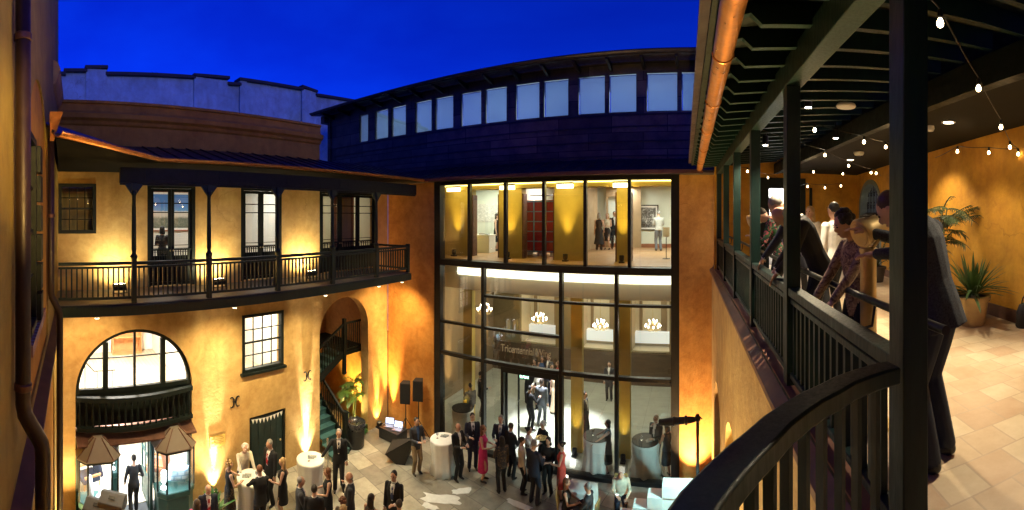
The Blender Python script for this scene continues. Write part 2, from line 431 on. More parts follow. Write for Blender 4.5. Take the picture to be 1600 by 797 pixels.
tag(bt.build('bunting', WHITEP), 'string of small white pennants across the top of the green door', 'bunting')
# big arch: fanlight window, balustrade, copper ledge, shopfront
SPR = 3.42; C1, R1 = 2.715, 1.655
fm = MB(TW)
def arch_band(mb, c, ro, ri, sp, z0, y0, y1, n=24):
    for side in (0, 1):
        pass
    pts_o = [(c-ro, z0)] + [(c-ro*math.cos(PI*i/n), sp+ro*math.sin(PI*i/n)) for i in range(n+1)] + [(c+ro, z0)]
    pts_i = [(c-ri, z0)] + [(c-ri*math.cos(PI*i/n), sp+ri*math.sin(PI*i/n)) for i in range(n+1)] + [(c+ri, z0)]
    rings = []
    for (a, b), (e, f) in zip(pts_o, pts_i): rings.append([(a,y0,b),(e,y0,f),(e,y1,f),(a,y1,b)])
    mb.rings(rings)
arch_band(fm, C1, R1-.001, R1-.10, SPR, 3.36, .08, .20)
for u, w in ((-.82,.14),(0,.06),(.82,.14)):
    zt = SPR + math.sqrt((R1-.10)**2 - u*u); fm.box(C1+u-w/2, C1+u+w/2, .085, .195, 3.48, zt)
fm.box(C1-1.55, C1+1.55, .083, .197, 3.36, 3.48)
for u0, u1 in ((-1.28,-.89),(-.75,-.03),(.03,.75),(.89,1.28)): fm.box(C1+u0-.02, C1+u1+.02, .12, .16, 4.28, 4.31)
aw = fm.build('arched_window', GREENB, wing)
gp = MB(TW); pts = arch(C1-1.55, C1+1.55, 3.48, SPR, 24); pts = [(C1-1.55,3.45),(C1+1.55,3.45)] + pts[2:]
gp.add([(p[0],.14,p[1]) for p in pts], [tuple(range(len(pts)))]); gp.build('pane', PANE, aw)
# balustrade below the fanlight: slightly bowed
bl = MB(TW)
for z0, z1, w in ((3.24,3.36,.14),(2.46,2.56,.16)):
    rings = []
    for i in range(13):
        t = i/12; u = 1.08+3.27*t; y = -.06-.22*math.sin(PI*t)
        rings.append([(u,y-w/2,z0),(u,y+w/2,z0),(u,y+w/2,z1),(u,y-w/2,z1)])
    bl.rings(rings)
bal = bl.build('balustrade', GREENB, wing)
base = None
for i in range(19):
    t = (i+.5)/19; u = 1.08+3.27*t; y = -.06-.22*math.sin(PI*t)
    if base is None:
        q = MB(); q.lathe((0,0,2.56), [(.03,0),(.03,.06),(.018,.09),(.036,.2),(.04,.28),(.02,.46),(.016,.52),(.03,.58),(.03,.68)], 10)
        base = q.build('baluster', GREENB, bal, smooth='auto')
        me = base.data; inv = wmat(bal).inverted()
        bpy.data.objects.remove(base)
        base = me
    o = bpy.data.objects.new('baluster', base); COL.objects.link(o); o.parent = bal
    o.location = TW @ Vector((u, y, 0))
mb = MB(TW); mb.prism([(.38,2.42),(.38,2.30),(-.34,2.16),(-.40,2.16),(-.40,2.20),(-.30,2.24)], lambda y,z: (1.07,y,z), lambda y,z: (4.36,y,z)); mb.build('copper_ledge', BRONZE, wing)
mb = MB(TW); mb.box(1.07, 4.36, .12, .24, 2.46, 3.359); mb.build('apron_panel', GREENB, wing)
sf = MB(TW); sf.box(1.07,1.16,-.02,.14,0,2.16); sf.box(4.27,4.36,-.02,.14,0,2.16); sf.box(1.16,4.27,-.015,.135,2.0,2.16)
for u in (2.16, 3.12): sf.box(u, u+.08, -.017, .137, 0, 2.0)
sf.build('shopfront_frame', TEALP, wing)
# open shop door, swung inwards on its right jamb
dm = MB(Matrix.Translation(TW @ Vector((3.12,.12,0))) @ Matrix.Rotation(R(179), 4, 'Z'))
dm.box(0,.08,-.02,.02,.02,2.0); dm.box(.72,.80,-.02,.02,.02,2.0)
for z0, z1 in ((.02,.2),(.72,.82),(1.36,1.44),(1.9,2.0)): dm.box(.08,.72,-.017,.017,z0,z1)
dm.box(.08,.72,-.008,.008,.2,.72)
dm.box(.36,.42,-.014,.014,.82,1.9)
o = dm.build('door', TEALP, wing)
# display cases standing proud of the shopfront
def vitrine(u0, u1, label):
    t = thing('display_case', TW @ Vector(((u0+u1)/2, -.3, 0)), label, 'display case', 'copper roofed display cases flanking the shop door')
    yf = -.62; ch = .2
    pl = [(u0, -.03), (u0, yf+ch), (u0+ch, yf), (u1-ch, yf), (u1, yf+ch), (u1, -.03)]
    def ring(s, z): 
        cx, cy = (u0+u1)/2, -.30
        return [(cx+(u-cx)*s, min(-.025, cy+(y-cy)*s), z) for u, y in pl]
    b = MB(TW); b.rings([ring(.96,.0), ring(.96,.62), ring(1.03,.66), ring(1.03,.78), ring(.98,.80)]); b.build('plinth', TEALP, t)
    p = MB(TW)
    for (u, y) in pl: p.box(u-.022, u+.022, y-.022, y+.022, .80, 1.86)
    p.rings([ring(1.06,1.84), ring(1.06,1.90)]); p.build('frame', GREENB, t)
    for i in range(5):
        g = MB(TW); (a, b_), (c, d_) = pl[i], pl[i+1]
        g.add([(a,b_,.80),(c,d_,.80),(c,d_,1.84),(a,b_,1.84)], [(0,1,2,3)]); g.build('pane', PANE, t)
    r = MB(TW); r.rings([ring(1.12,1.90), ring(1.12,1.925), ring(.30,2.36), ring(.22,2.40)]); ro = r.build('roof', plain('dull_copper', (.20,.165,.135), .62, .5, .06, 3), t)
    rb = MB(TW)
    for (u,y),(u2,y2) in zip(ring2(pl,1.12,u0,u1), ring2(pl,.24,u0,u1)): rb.tube([(u,y,1.93),(u2,y2,2.40)], .014, 6)
    rb.build('roof_seams', BRONZE, ro)
    c = MB(TW); c.rings([ring(.8,1.80), ring(.8,1.835)]); c.build('light_panel', emit('case_light', (.86,.97,1), 14), t)
    lamp('AREA', TW @ Vector(((u0+u1)/2,-.32,1.79)), 34, (.86,.97,1), t, .6, TW @ Vector(((u0+u1)/2,-.32,0)), sy=.3)
    return t
def ring2(pl, s, u0, u1):
    cx, cy = (u0+u1)/2, -.30
    return [(cx+(u-cx)*s, min(-.025, cy+(y-cy)*s)) for u, y in pl]
vitrine(1.12, 2.14, 'copper roofed glass display case with white beaded sculptures, left of the shop door')
vitrine(3.22, 4.26, 'copper roofed glass display case with a pale blue cushion, right of the shop door')
bead = plain('white_beads', (.8,.84,.85), .35, 0, .3, 40, .6, bscale=55)
for (u, y, h, r_), lab in zip(((1.42,-.33,.62,.085),(1.70,-.30,.30,.07),(1.92,-.34,.44,.08),(1.62,-.44,.18,.09)),
        ('tallest white beaded spire in the left display case','short round white beaded ornament between two taller ones','middle sized white beaded spire on the right of its case','squat white beaded ball at the front of the case')):
    q = MB(TW); q.lathe((u,y,.80), [(r_*.8,0),(r_,.03),(r_*1.02,h*.3),(r_*.85,h*.6),(r_*.5,h*.88),(r_*.12,h)], 18)
    tag(q.build('beaded_ornament', bead, None, True), lab, 'ornament', 'white beaded ornaments in the display case')
def cushion(c, sx, sz, th, rot, mat, name, label):
    q = MB(); n = 14; rg = Euler(rot).to_matrix(); vs = []; fs = []
    for side in (1, -1):
        b0 = len(vs)
        for i in range(n+1):
            for j in range(n+1):
                u, v = 2*i/n-1, 2*j/n-1
                d = (max(0,(1-u**4))*max(0,(1-v**4)))**.5
                pin = 1-.10*(1-abs(u*v))*(abs(u)**4+abs(v)**4)/2
                vs.append(Vector(c)+rg@Vector((u*sx/2*pin, side*th/2*d, v*sz/2*pin)))
        for i in range(n):
            for j in range(n):
                a = b0+i*(n+1)+j; fs.append((a,a+1,a+n+2,a+n+1) if side>0 else (a+n+1,a+n+2,a+1,a))
    q.add(vs, fs); return tag(q.build(name, mat, None, True), label, 'cushion')
cushion(TW @ Vector((3.86,-.30,1.10)), .62, .46, .2, (0,R(8),R(80)), bricky('blue_patterned_cloth', (.55,.75,.85),(.75,.85,.9),(.35,.55,.7),.2,.12,.5,.02,.8,swap=(1,2),nz=.3,bmp=.1), 'cushion', 'square pale blue patterned cushion propped in the display case')
q = MB(TW); q.lathe((3.42,-.34,.80), [(.09,0),(.09,.02),(.02,.04),(.02,.16),(.07,.18),(.075,.44),(.06,.46)], 16); tag(q.build('table_lamp', emit('lamp_shade_white', (.95,.98,1), 5), None, 'auto'), 'small white glowing lamp standing beside the blue cushion', 'lamp')
# shop and upstairs rooms behind the wing's openings (parts of the building)
def room(parent, u0, u1, y0, y1, z0, z1, wallm, floorm, backname='room_walls'):
    b = MB(TW); t = .04
    b.box(u0-t, u0, y0, y1, z0, z1); b.box(u1, u1+t, y0, y1, z0, z1); b.box(u0-t, u1+t, y1, y1+t, z0, z1); b.box(u0-t, u1+t, y0, y1+t, z1, z1+t)
    b.build(backname, wallm, parent)
    f = MB(TW); f.box(u0-t, u1+t, y0, y1+t, z0-t, z0-.001); f.build('room_floor', floorm, parent)
OFFW = plain('bright_white_wall', (.80,.76,.68), .7, 0, .05, 2)
SHOPF = bricky('shop_floor_boards', (.55,.46,.33),(.62,.53,.4),(.3,.24,.17),1.4,.14,.4,.006,.5,nz=.15,bmp=.05)
room(wing, .62, 4.9, .40, 6.0, .02, 2.42, OFFW, SHOPF)
room(wing, .62, 4.9, .40, 6.0, 2.52, 5.85, OFFW, SHOPF)
room(wing, 5.6, 8.4, .40, 4.5, 2.3, 5.85, OFFW, SHOPF)
room(wing, 2.0, 8.3, .40, 4.2, 6.2, 9.6, plain('pale_room_wall', (.66,.66,.60), .7, 0, .05, 2), WOODF)
room(wing, 8.45, 12.3, .40, 5.2, 6.2, 9.6, plain('cream_room_wall', (.62,.60,.46), .7, 0, .05, 2), WOODF)
room(wing, .55, 1.9, .40, 2.4, 6.2, 9.6, plain('dim_room_wall', (.42,.38,.24), .7, 0, .05, 2), WOODF)
def ceiling_lamp(u, y, z, power, col, label, sx=.9, room_group='ceiling lights in the rooms behind the stucco wall', strength=8):
    t = thing('ceiling_light', TW @ Vector((u,y,z)), label, 'ceiling light', room_group)
    b = MB(TW); b.box(u-sx/2, u+sx/2, y-.2, y+.2, z-.05, z-.002); b.build('housing', WHITEP, t)
    b = MB(TW); b.box(u-sx/2+.04, u+sx/2-.04, y-.16, y+.16, z-.058, z-.052); b.build('diffuser', emit('diffuser_%d' % int(strength), col, strength), t)
    lamp('AREA', TW @ Vector((u,y,z-.07)), power, col, t, sx, TW @ Vector((u,y,z-1)), sy=.35)
ceiling_lamp(2.7, 1.6, 2.42, 230, (.90,.97,1), 'bright ceiling light inside the shop behind the display cases', 1.6)
ceiling_lamp(2.7, 2.4, 5.85, 460, (1,.93,.80), 'bright ceiling light behind the arched fanlight window', 1.8)
ceiling_lamp(6.9, 2.0, 5.85, 230, (1,.92,.74), 'ceiling light in the room behind the square window over the green door', 1.2)
ceiling_lamp(3.9, 1.6, 9.6, 45, (1,.97,.86), 'ceiling light in the upstairs room with the blue painting', 1.2)
ceiling_lamp(7.0, 1.8, 9.6, 50, (1,.97,.86), 'ceiling light in the upstairs room behind the middle balcony door', 1.2)
ceiling_lamp(10.4, 2.6, 9.6, 30, (1,.88,.60), 'ceiling light in the upstairs room at the far end of the balcony', 1.2)
# shop interior furniture seen through the glass
def shelf_unit(u0,u1,y0,y1,z0,z1,mat,label,rows=3):
    t = thing('shelf_unit', TW @ Vector(((u0+u1)/2,(y0+y1)/2,z0)), label, 'shelves')
    b = MB(TW); b.box(u0,u0+.03,y0,y1,z0,z1); b.box(u1-.03,u1,y0,y1,z0,z1); b.box(u0+.03,u1-.03,y1-.02,y1-.002,z0,z1); b.build('carcass', mat, t)
    for i in range(rows+1):
        z = z0+(z1-z0-.03)*i/rows; b = MB(TW); b.box(u0+.032,u1-.032,y0+.004,y1-.022,z,z+.03); b.build('shelf', mat, t)
ORW = plain('orange_wood', (.62,.30,.12), .5, 0, .15, 3)
shelf_unit(3.1,4.3,5.5,5.95,2.53,4.6,ORW,'orange wooden shelf unit at the back of the room behind the fanlight')
shelf_unit(6.1,6.75,3.9,4.3,2.31,4.9,ORW,'tall orange wooden cabinet seen through the square window')
t = thing('stair_railing', TW @ Vector((1.6,2.6,2.53)), 'thin dark stair railing inside the bright room behind the fanlight', 'railing')
b = MB(TW); b.tube([(1.0,2.4,4.1),(1.9,2.4,3.1),(2.6,2.4,3.1)], .018, 6); b.build('handrail', BLACKM, t)
for u,z in ((1.2,3.88),(1.6,3.43),(2.0,3.1),(2.5,3.1)):
    b = MB(TW); b.tube([(u,2.4,2.53),(u,2.4,z)], .013, 6); b.build('post', BLACKM, t)
def chair(c, rz, mat, label, s=1.0, frame=None):
    t = thing('armchair', c, label, 'chair'); M = Matrix.Translation(c) @ Matrix.Rotation(rz,4,'Z') @ Matrix.Scale(s,4)
    b = MB(M); b.obox((0,0,.42),(.56,.56,.13)); b.build('seat', mat, t, bevel=.03)
    b = MB(M); b.obox((0,-.28,.74),(.56,.10,.62),(R(-12),0,0)); b.build('backrest', mat, t, bevel=.03)
    for sx in (-1,1):
        b = MB(M); b.obox((sx*.31,0,.58),(.06,.52,.05)); b.build('armrest', frame or ORW, t)
        for sy in (-1,1):
            b = MB(M); b.tube([(sx*.27,sy*.24,.36),(sx*.31,sy*.28,0)], [.024,.016], 8); b.build('leg', frame or ORW, t)
chair(TW @ Vector((1.55,1.2,.02)), R(200), plain('navy_upholstery',(.03,.04,.08),.8), 'navy upholstered armchair inside the shop behind the left display case')
chair(TW @ Vector((3.7,1.3,.02)), R(150), plain('terracotta_leather',(.42,.17,.09),.5), 'terracotta leather armchair inside the shop behind the right display case')
# plaque and iron wall anchors
t = thing('plaque', TW @ Vector((5.15,-.02,1.6)), 'small gold plaque on the ochre wall left of the green door', 'plaque')
b = MB(TW); b.box(4.92,5.42,-.03,-.002,1.42,1.74); b.build('plate', plain('gilt',(.55,.38,.10),.4,.4,.1), t, bevel=.004)
for i in range(5):
    b = MB(TW); w = (.17,.2,.13,.19,.1)[i]; b.box(5.17-w,5.17+w,-.034,-.031,1.68-i*.052,1.695-i*.052); b.build('text_line', plain('dark_gilt',(.26,.16,.04),.5), t)
def anchor(u, z, label):
    q = MB(TW); k = .75
    for s in (1,-1):
        for d in (1,-1): q.tube([(u+s*.04*k,-.035,z),(u+s*.05*k,-.035,z+d*.10*k),(u+s*.10*k,-.035,z+d*.19*k),(u+s*.18*k,-.035,z+d*.20*k),(u+s*.2*k,-.035,z+d*.15*k)], [.024,.024,.021,.018,.012], 8)
    q.box(u-.05,u+.05,-.05,-.001,z-.025,z+.025)
    tag(q.build('wall_anchor', BLACKM, None, 'auto'), label, 'wall anchor', 'curled iron anchors on the ochre wall')
anchor(5.74, 2.62, 'black curled iron wall anchor low between the plaque and the square window')
anchor(8.45, 2.85, 'black curled iron wall anchor between the square window and the stair arch')
# downpipe brackets etc. on the wing's ledge: dark tie rod plates under balcony
# stair alcove behind the second arch
al = MB(TW); al.box(8.66,8.70,.385,3.2,0,5.9); al.box(11.9,11.94,.385,3.2,0,5.9); al.box(8.66,11.94,3.2,3.24,0,5.9); al.box(8.66,11.94,.385,3.24,5.9,5.94)
al.build('passage_walls', WALLS, wing)
st = thing('staircase', TW @ Vector((10,.8,0)), 'dark teal wooden staircase doubling back up inside the arched passage', 'staircase')
STAIRP = plain('teal_step_paint', (.03,.085,.085), .5, 0, .2, 5)
for i in range(11):           # lower flight comes forward through the arch
    y = -.62+.25*i; z = .19*(i+1)
    b = MB(TW); b.box(9.03,9.84,y,y+.29,z-.045,z); b.box(9.04,9.83,y+.02,y+.04,z-.19,z-.046); b.build('step', STAIRP, st)
b = MB(TW); b.bar((9.87,-.62,.10),(9.87,2.1,2.17),.05,.26); b.build('stringer', GREENB, st)
b = MB(TW); b.bar((9.87,-.30,1.22),(9.87,2.1,3.04),.07,.08); b.build('handrail', GREENB, st)
b = MB(TW); b.box(9.81,9.94,-.43,-.30,0,1.30); b.box(9.795,9.955,-.445,-.285,1.301,1.35); b.build('newel', GREENB, st)
for i in range(20):
    y = -.22+.118*i; z = .30+(y+.3)*.76; b = MB(TW); b.box(9.857,9.883,y-.013,y+.013,z,z+.93); b.build('baluster', GREENB, st)
b = MB(TW); b.box(8.72,9.9,2.13,3.0,2.05,2.12); b.build('landing', GREENB, st)
for i in range(6):            # upper flight climbs to the right
    u = 9.02+.27*i; z = 2.05+.16*(i+1); b = MB(TW); b.box(u,u+.30,.62,1.5,z-.045,z); b.box(u+.002,u+.03,.63,1.49,z-.16,z-.046); b.build('step', STAIRP, st)
b = MB(TW); b.bar((9.0,.58,2.05),(10.64,.58,3.0),.05,.24); b.build('stringer', GREENB, st)
b = MB(TW); b.bar((9.0,.58,3.15),(10.64,.58,4.1),.065,.07); b.build('handrail', GREENB, st)
for i in range(13):
    u = 9.1+.12*i; z = 2.1+(u-9.0)*.58; b = MB(TW); b.box(u-.013,u+.013,.567,.593,z,z+1.02); b.build('baluster', GREENB, st)
b = MB(TW); b.box(10.64,11.88,.55,3.18,2.90,3.01); b.build('landing', GREENB, st)
b = MB(TW); b.box(10.60,10.72,.52,.64,2.2,4.3); b.build('newel', GREENB, st)
b = MB(TW); b.bar((10.72,.58,4.1),(11.85,.58,4.1),.065,.07); b.build('handrail', GREENB, st)
b = MB(TW); b.bar((10.72,.58,3.12),(11.85,.58,3.12),.05,.05); b.build('bottom_rail', GREENB, st)
for i in range(10):
    u = 10.8+.11*i; b = MB(TW); b.box(u-.013,u+.013,.567,.593,3.15,4.06); b.build('baluster', GREENB, st)
# bright door high in the passage
d = MB(TW); d.box(10.3,10.75,3.17,3.198,3.02,5.0); dd = d.build('door', emit('lit_doorway', (1,.93,.8), 1.3), wing)

# ================================================================ balcony on the wing
XB = -9.3; yb = XW - XB                # local y of the balcony's front (negative = outward)
bc = thing('balcony', (XB, 6, 6.0), 'long dark wooden balcony with slim posts and a slatted railing across the ochre wall', 'balcony')
b = MB(TW); b.box(.46,11.55,yb,-.004,5.97,6.18); b.build('deck_edge', GREEN, bc)
b = MB(TW); b.box(.46,11.55,yb+.03,-.01,6.182,6.20); b.build('deck', bricky('deck_boards',(.20,.17,.12),(.25,.21,.15),(.08,.07,.05),2.4,.12,.3,.008,.6,nz=.2,bmp=.1,rot=(0,0,R(90))), bc)
b = MB(TW); b.box(.46,11.58,yb-.03,yb-.002,5.93,6.16); b.build('fascia', GREEN, bc, bevel=.008)
PY = [2.23, 4.10, 6.09, 8.0, 9.87]
post_me = None
for y in PY:
    q = MB(); q.box(-.055,.055,-.055,.055,6.2,7.22); q.lathe((0,0,7.22), [(.075,0),(.085,.03),(.085,.06),(.05,.10),(.045,.14),(.058,.20),(.052,.9),(.044,1.44),(.058,1.46),(.062,1.5),(.05,1.53),(.05,1.56)], 14)
    q.box(-.06,.06,-.06,.06,8.78,8.95)
    p = q.build('post', GREEN, None, 'auto') if post_me is None else None
    if p: post_me = p.data; bpy.data.objects.remove(p)
    p = bpy.data.objects.new('post', post_me); COL.objects.link(p); p.parent = bc
    p.location = Vector((XB-.06, y, 0)) - bc.location
    for s in (-1,1):
        br = MB(TW); br.prism([(0,8.70),(s*.15,8.91),(s*.15,8.93),(0,8.93)] if s>0 else [(0,8.70),(0,8.93),(s*.15,8.93),(s*.15,8.91)], lambda u,z,y=y,s=s: (y+s*.061+u, yb+.03, z), lambda u,z,y=y,s=s: (y+s*.061+u, yb+.09, z))
        br.build('bracket', GREEN, p)
bal_me = None
edges = [.50]+PY+[11.5]
for a, c in zip(edges[:-1], edges[1:]):
    a2, c2 = a+(.06 if a != .50 else 0), c-(.06 if c != 11.5 else 0)
    rb = MB(TW); rb.box(a2,c2,yb+.02,yb+.10,7.08,7.15); rb.box(a2,c2,yb+.035,yb+.085,7.0,7.05); rb.box(a2,c2,yb+.03,yb+.09,6.30,6.36)
    rl = rb.build('railing', GREEN, bc, bevel=.006)
    n = int((c2-a2)/.115)
    for i in range(n):
        u = a2+(c2-a2)*(i+.5)/n
        if bal_me is None:
            q = MB(); q.box(-.017,.017,-.017,.017,6.36,7.0); o = q.build('baluster', GREEN); bal_me = o.data; bpy.data.objects.remove(o)
        o = bpy.data.objects.new('baluster', bal_me); COL.objects.link(o); o.parent = rl
        o.location = (TW @ Vector((u, yb+.06, 0))) - bc.location
for (v0, v1) in ((0,1),):       # return railing at the far end
    rb = MB(TW); rb.box(11.44,11.52,yb+.12,-.02,7.08,7.15); rb.box(11.455,11.505,yb+.12,-.02,6.30,6.36); rb.box(11.43,11.53,yb+.0,yb+.115,6.2,7.2)
    rl = rb.build('railing', GREEN, bc)
    for i in range(15):
        o = bpy.data.objects.new('baluster', bal_me); COL.objects.link(o); o.parent = rl
        o.location = (TW @ Vector((11.48, yb+.18+.115*i, 0))) - bc.location
# eave: beam, pent roof, gutter, and the diagonal corner roof
b = MB(TW); b.box(1.9,11.9,yb+.0,yb+.12,8.95,9.30); b.box(1.9,11.9,yb+.035,yb+.085,8.90,8.949); b.build('eave_beam', GREENB, bc)
for u0,u1 in zip(PY[:-1],PY[1:]):
    b = MB(TW); b.box(u0+.25,u1-.25,yb-.012,yb-.002,9.02,9.24); b.build('beam_panel', GREENB, bc)
eo = [(XB+.12, 12.0), (XB+.12, 2.73), (-6.55, .30), (-6.75,.12),(XW,.58),(XW,12.0)]
b = MB()
def rz(x, y): return 9.50 + .60*max(0,min(1,(XB+.12-x)/(XB+.12-XW)))
top = [(XB+.12,12.4,9.50),(XB+.12,2.73,9.50),(-6.55,.30,9.50),(-6.9,.14,9.75),(XW+.005,.58,10.10),(XW+.005,12.4,10.10)]
b.add(top+[(x,y,z-.06) for x,y,z in top], [(0,1,5),(1,4,5),(1,2,3,4),(6,11,7),(7,11,10),(7,10,9,8),(0,6,7,1),(1,7,8,2),(2,8,9,3),(3,9,10,4),(4,10,11,5),(5,11,6,0)])
pr = b.build('pent_roof', ROOF, wing)
for i in range(22):
    y = 2.9+.43*i
    b = MB(); b.bar((XB+.12,y,9.515),(XW+.01,y,10.115),.025,.03); b.build('seam', ROOF, pr)
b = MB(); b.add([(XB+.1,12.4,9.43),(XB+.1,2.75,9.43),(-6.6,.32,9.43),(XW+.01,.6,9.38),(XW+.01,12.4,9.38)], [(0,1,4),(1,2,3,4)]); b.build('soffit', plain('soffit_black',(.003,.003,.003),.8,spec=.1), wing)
gt = MB()
def gutter(pts, r=.075, mb=None, M=None):
    """open half round trough along pts"""
    mb = mb or MB(); rings = []
    pts = [Vector(p) for p in pts]
    for i, p in enumerate(pts):
        t = (pts[min(i+1,len(pts)-1)]-pts[max(i-1,0)]).normalized(); s = t.cross(Vector((0,0,1))).normalized()
        o_ = [p + s*math.cos(PI+PI*a/10)*r + Vector((0,0,math.sin(PI+PI*a/10)*r)) for a in range(11)]
        i_ = [p + s*math.cos(2*PI-PI*a/10)*(r-.006) + Vector((0,0,math.sin(2*PI-PI*a/10)*(r-.006))) for a in range(11)]
        rings.append(o_+i_)
    mb.rings(rings); return mb
gthing = thing('gutter', (XB+.2, 2.75, 9.5), 'copper gutter along the balcony roof, bent where it turns to the near wall', 'gutter')
gutter([(XB+.2,12.3,9.51),(XB+.2,2.78,9.51),(-6.5,.34,9.51)], .09).build('trough', COPPER, gthing, True)
for y in (3.2,5,6.8,8.6,10.4):
    b = MB(); b.tube([(XB+.2+.093*math.cos(PI+PI*k/8),y,9.51+.093*math.sin(PI+PI*k/8)) for k in range(9)], .009, 6); b.build('strap', COPPER, gthing)

# ================================================================ near (south) wall on the left
def sw(u, d=0): return Vector((-u + d*.096, .0963*u - .4985 + d, 0))
wdir = (sw(3) - sw(8)).normalized()
TS = wall_frame(sw(11.6), wdir, (wdir.y, -wdir.x, 0) if (wdir.x*0+1) else (0,-1,0))
# local x runs from the far corner towards the camera; inward must point to -Y
inw = Vector((0.0963, -1, 0)).normalized(); inw = Vector((-wdir.y, wdir.x, 0)); inw = inw if inw.y < 0 else -inw
TS = wall_frame(sw(11.6), wdir, inw)
def su(u): return (sw(11.6) - sw(u)).length
sb = thing('stucco_building', sw(6), 'tall amber stucco house at the left edge with a blind arch and brown ledge', 'building')
ar = arch(su(7.4), su(4.2), 6.1, 8.4, 20)
holed(TS, [(0,-.02),(su(-1.5),-.02),(su(-1.5),14.5),(0,14.5)], [ar, arch(su(9.6),su(5.4),.1,3.6,20)], 0, .028).build('wall', OLIVE, sb)
b = MB(TS); b.box(0,su(-1.5),.0285,.4,-.02,14.5); b.build('blind_arch_panel', GALO, sb)  # orange panel colour stands in for local light on the arch recess
b = MB(TS); b.prism([(0,5.78),(0,5.97),(-.15,5.93),(-.15,5.88)], lambda y,z: (0,y,z), lambda y,z: (su(1.9),y,z)); b.build('ledge', BROWNLEDGE, sb)
b = MB(TS); b.prism([(0,11.0),(0,11.55),(-.10,11.5),(-.16,11.35),(-.12,11.2),(-.05,11.05)], lambda y,z: (0,y,z), lambda y,z: (su(9.0),y,z)); b.build('cornice', WALL, sb)
w = window(sb, TS, su(4.75), su(4.05), 7.0, 9.05, 2, 4, .07, -.05, .06)
b = MB(TS); b.box(su(5.6),su(3.95),-.09,-.001,6.86,6.97); b.build('sill', bricky('brick_sill',(.45,.2,.1),(.5,.28,.16),(.6,.5,.4),.11,.5,0,.012,.8,nz=.3,bmp=.2), w)
b = MB(TS)
for i in range(6): b.box(su(5.1)+.0, su(4.8), -.10+.002*i, -.02, 7.0+.34*i, 7.3+.34*i)
b.build('shutter', GREENB, sb)
def pipe(label, pts, r, rings_at, parent=None):
    t = thing('downpipe', pts[-1], label, 'downpipe', 'dark copper downpipes on the left wall')
    b = MB(); b.tube(pts, r, 14); b.build('pipe', plain('brown_copper_pipe',(.026,.012,.010),.45,.2,.25,6), t, True)
    for i, z in enumerate(rings_at):
        b = MB(); p = pts[0]; b.lathe((p[0],p[1],z-.03), [(r+.001,0),(r+.010,.005),(r+.010,.05),(r+.001,.06)], 14); b.build('collar', BRONZE, t, 'auto')
    return t
p0 = sw(3.3,.08); p1 = sw(3.3,.235)
pipe('thick dark copper downpipe with an elbow on the wall at the left edge',
     [p0+Vector((0,0,14)), p0+Vector((0,0,6.72)), p0+Vector((0,.012,6.64)), p1+Vector((0,-.012,6.42)), p1+Vector((0,0,6.34)), p1+Vector((0,0,.05))], .063, (6.86,9.6))
p2 = sw(6.8,.09); p3 = sw(6.8,.23)
dp2 = pipe('slender dark copper downpipe in the corner under the funnel shaped rain head',
     [p2+Vector((0,0,9.45)), p2+Vector((0,0,6.95)), p2+Vector((0,.012,6.88)), p3+Vector((0,-.012,6.66)), p3+Vector((0,0,6.58)), p3+Vector((0,0,.05))], .055, (8.2,))
b = MB(); b.rings([[(p2[0]+.10*k+w*cx_, p2[1]+.05*k+w*.7*cy_, 9.40+z) for cx_,cy_ in ((-1,-.5),(1,-.5),(1,1),(-1,1))] for z,w,k in ((0,.065,0),(.08,.075,.2),(.34,.17,.6),(.42,.20,.8),(.425,.18,.8),(.3,.12,.6))]); b.build('rain_head', COPPER, dp2)
# neighbouring block beyond the parapet
nb = thing('rooftop_building', (-20, 8, 0), 'pale stepped parapet of a neighbouring white building behind the brown parapet', 'building')
XN = -20
prof = [(60,117),(101,118),(101,113),(134,113),(134,108),(166,108),(166,118),(302,123),(302,120),(355,124),(355,133),(373,134),(373,126),(470,141),(470,137),(492,145),(492,150),(620,172)]
tops = [onX(px,py,XN) for px,py in prof]
poly = [(p.y, p.z) for p in tops]
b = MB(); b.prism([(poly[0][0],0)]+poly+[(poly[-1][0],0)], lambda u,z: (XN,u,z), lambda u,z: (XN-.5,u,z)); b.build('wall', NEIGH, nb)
for px0,px1,py in ((134,166,108),(302,355,120),(373,384,126),(470,492,139)):
    q0,q1 = onX(px0,py,XN), onX(px1,py,XN); b = MB(); b.box(XN+.001,XN+.14,q0.y,q1.y,9,min(q0.z,q1.z)-.02); b.build('pilaster', NEIGH, nb)
for (a,c) in zip(tops[:-1],tops[1:]):
    if abs(a.y-c.y) > .15:
        b = MB(); b.bar(a+Vector((-.1,-.05,.04)), c+Vector((-.1,.05,.04)), .7, .14); b.build('coping', plain('dark_coping',(.06,.04,.04),.7), nb)
b = MB(); b.ell(onX(519,222,XN+.05),(.06,.22,.22),12,8); b.build('vent', BLACKM, nb)
# ================================================================ glass wing (north side)
gw = thing('museum_wing', (-4.7, YF, 0), 'two storey glass fronted museum wing with a dark clad clerestory on top', 'building')
b = MB(TF); b.box(-11.195,-8.95,0,.5,-.02,9.42); b.build('wall', WALLS, gw)
b = MB(TF); b.box(-.45,.62,0,.5,-.02,9.42); b.build('wall', WALLS, gw)
mx_u = [-8.76,-7.5,-6.1,-4.73,-3.36,-1.97,-.68]
mx_l = [-8.76,-6.95,-4.15,-2.37,-.68]
fb = MB(TF)
fb.box(-8.949,-8.70,.02,.36,0,9.44); fb.box(-.70,-.451,.02,.36,0,9.44)
fb.box(-8.70,-.70,.03,.35,9.30,9.44)
fb.box(-8.70,-.70,.0,.36,6.42,6.62)
fb.box(-8.70,-.70,.06,.30,0,.12)
for x in mx_u[1:-1]: fb.box(x-.05,x+.05,.05,.22,6.62,9.30)
for x in mx_l[1:-1]: fb.box(x-.055,x+.055,.04,.25,.12,6.42)
def tr(x0,x1,z,h=.08,y0=.06,y1=.23): fb.box(x0,x1,y0,y1,z-h/2,z+h/2)
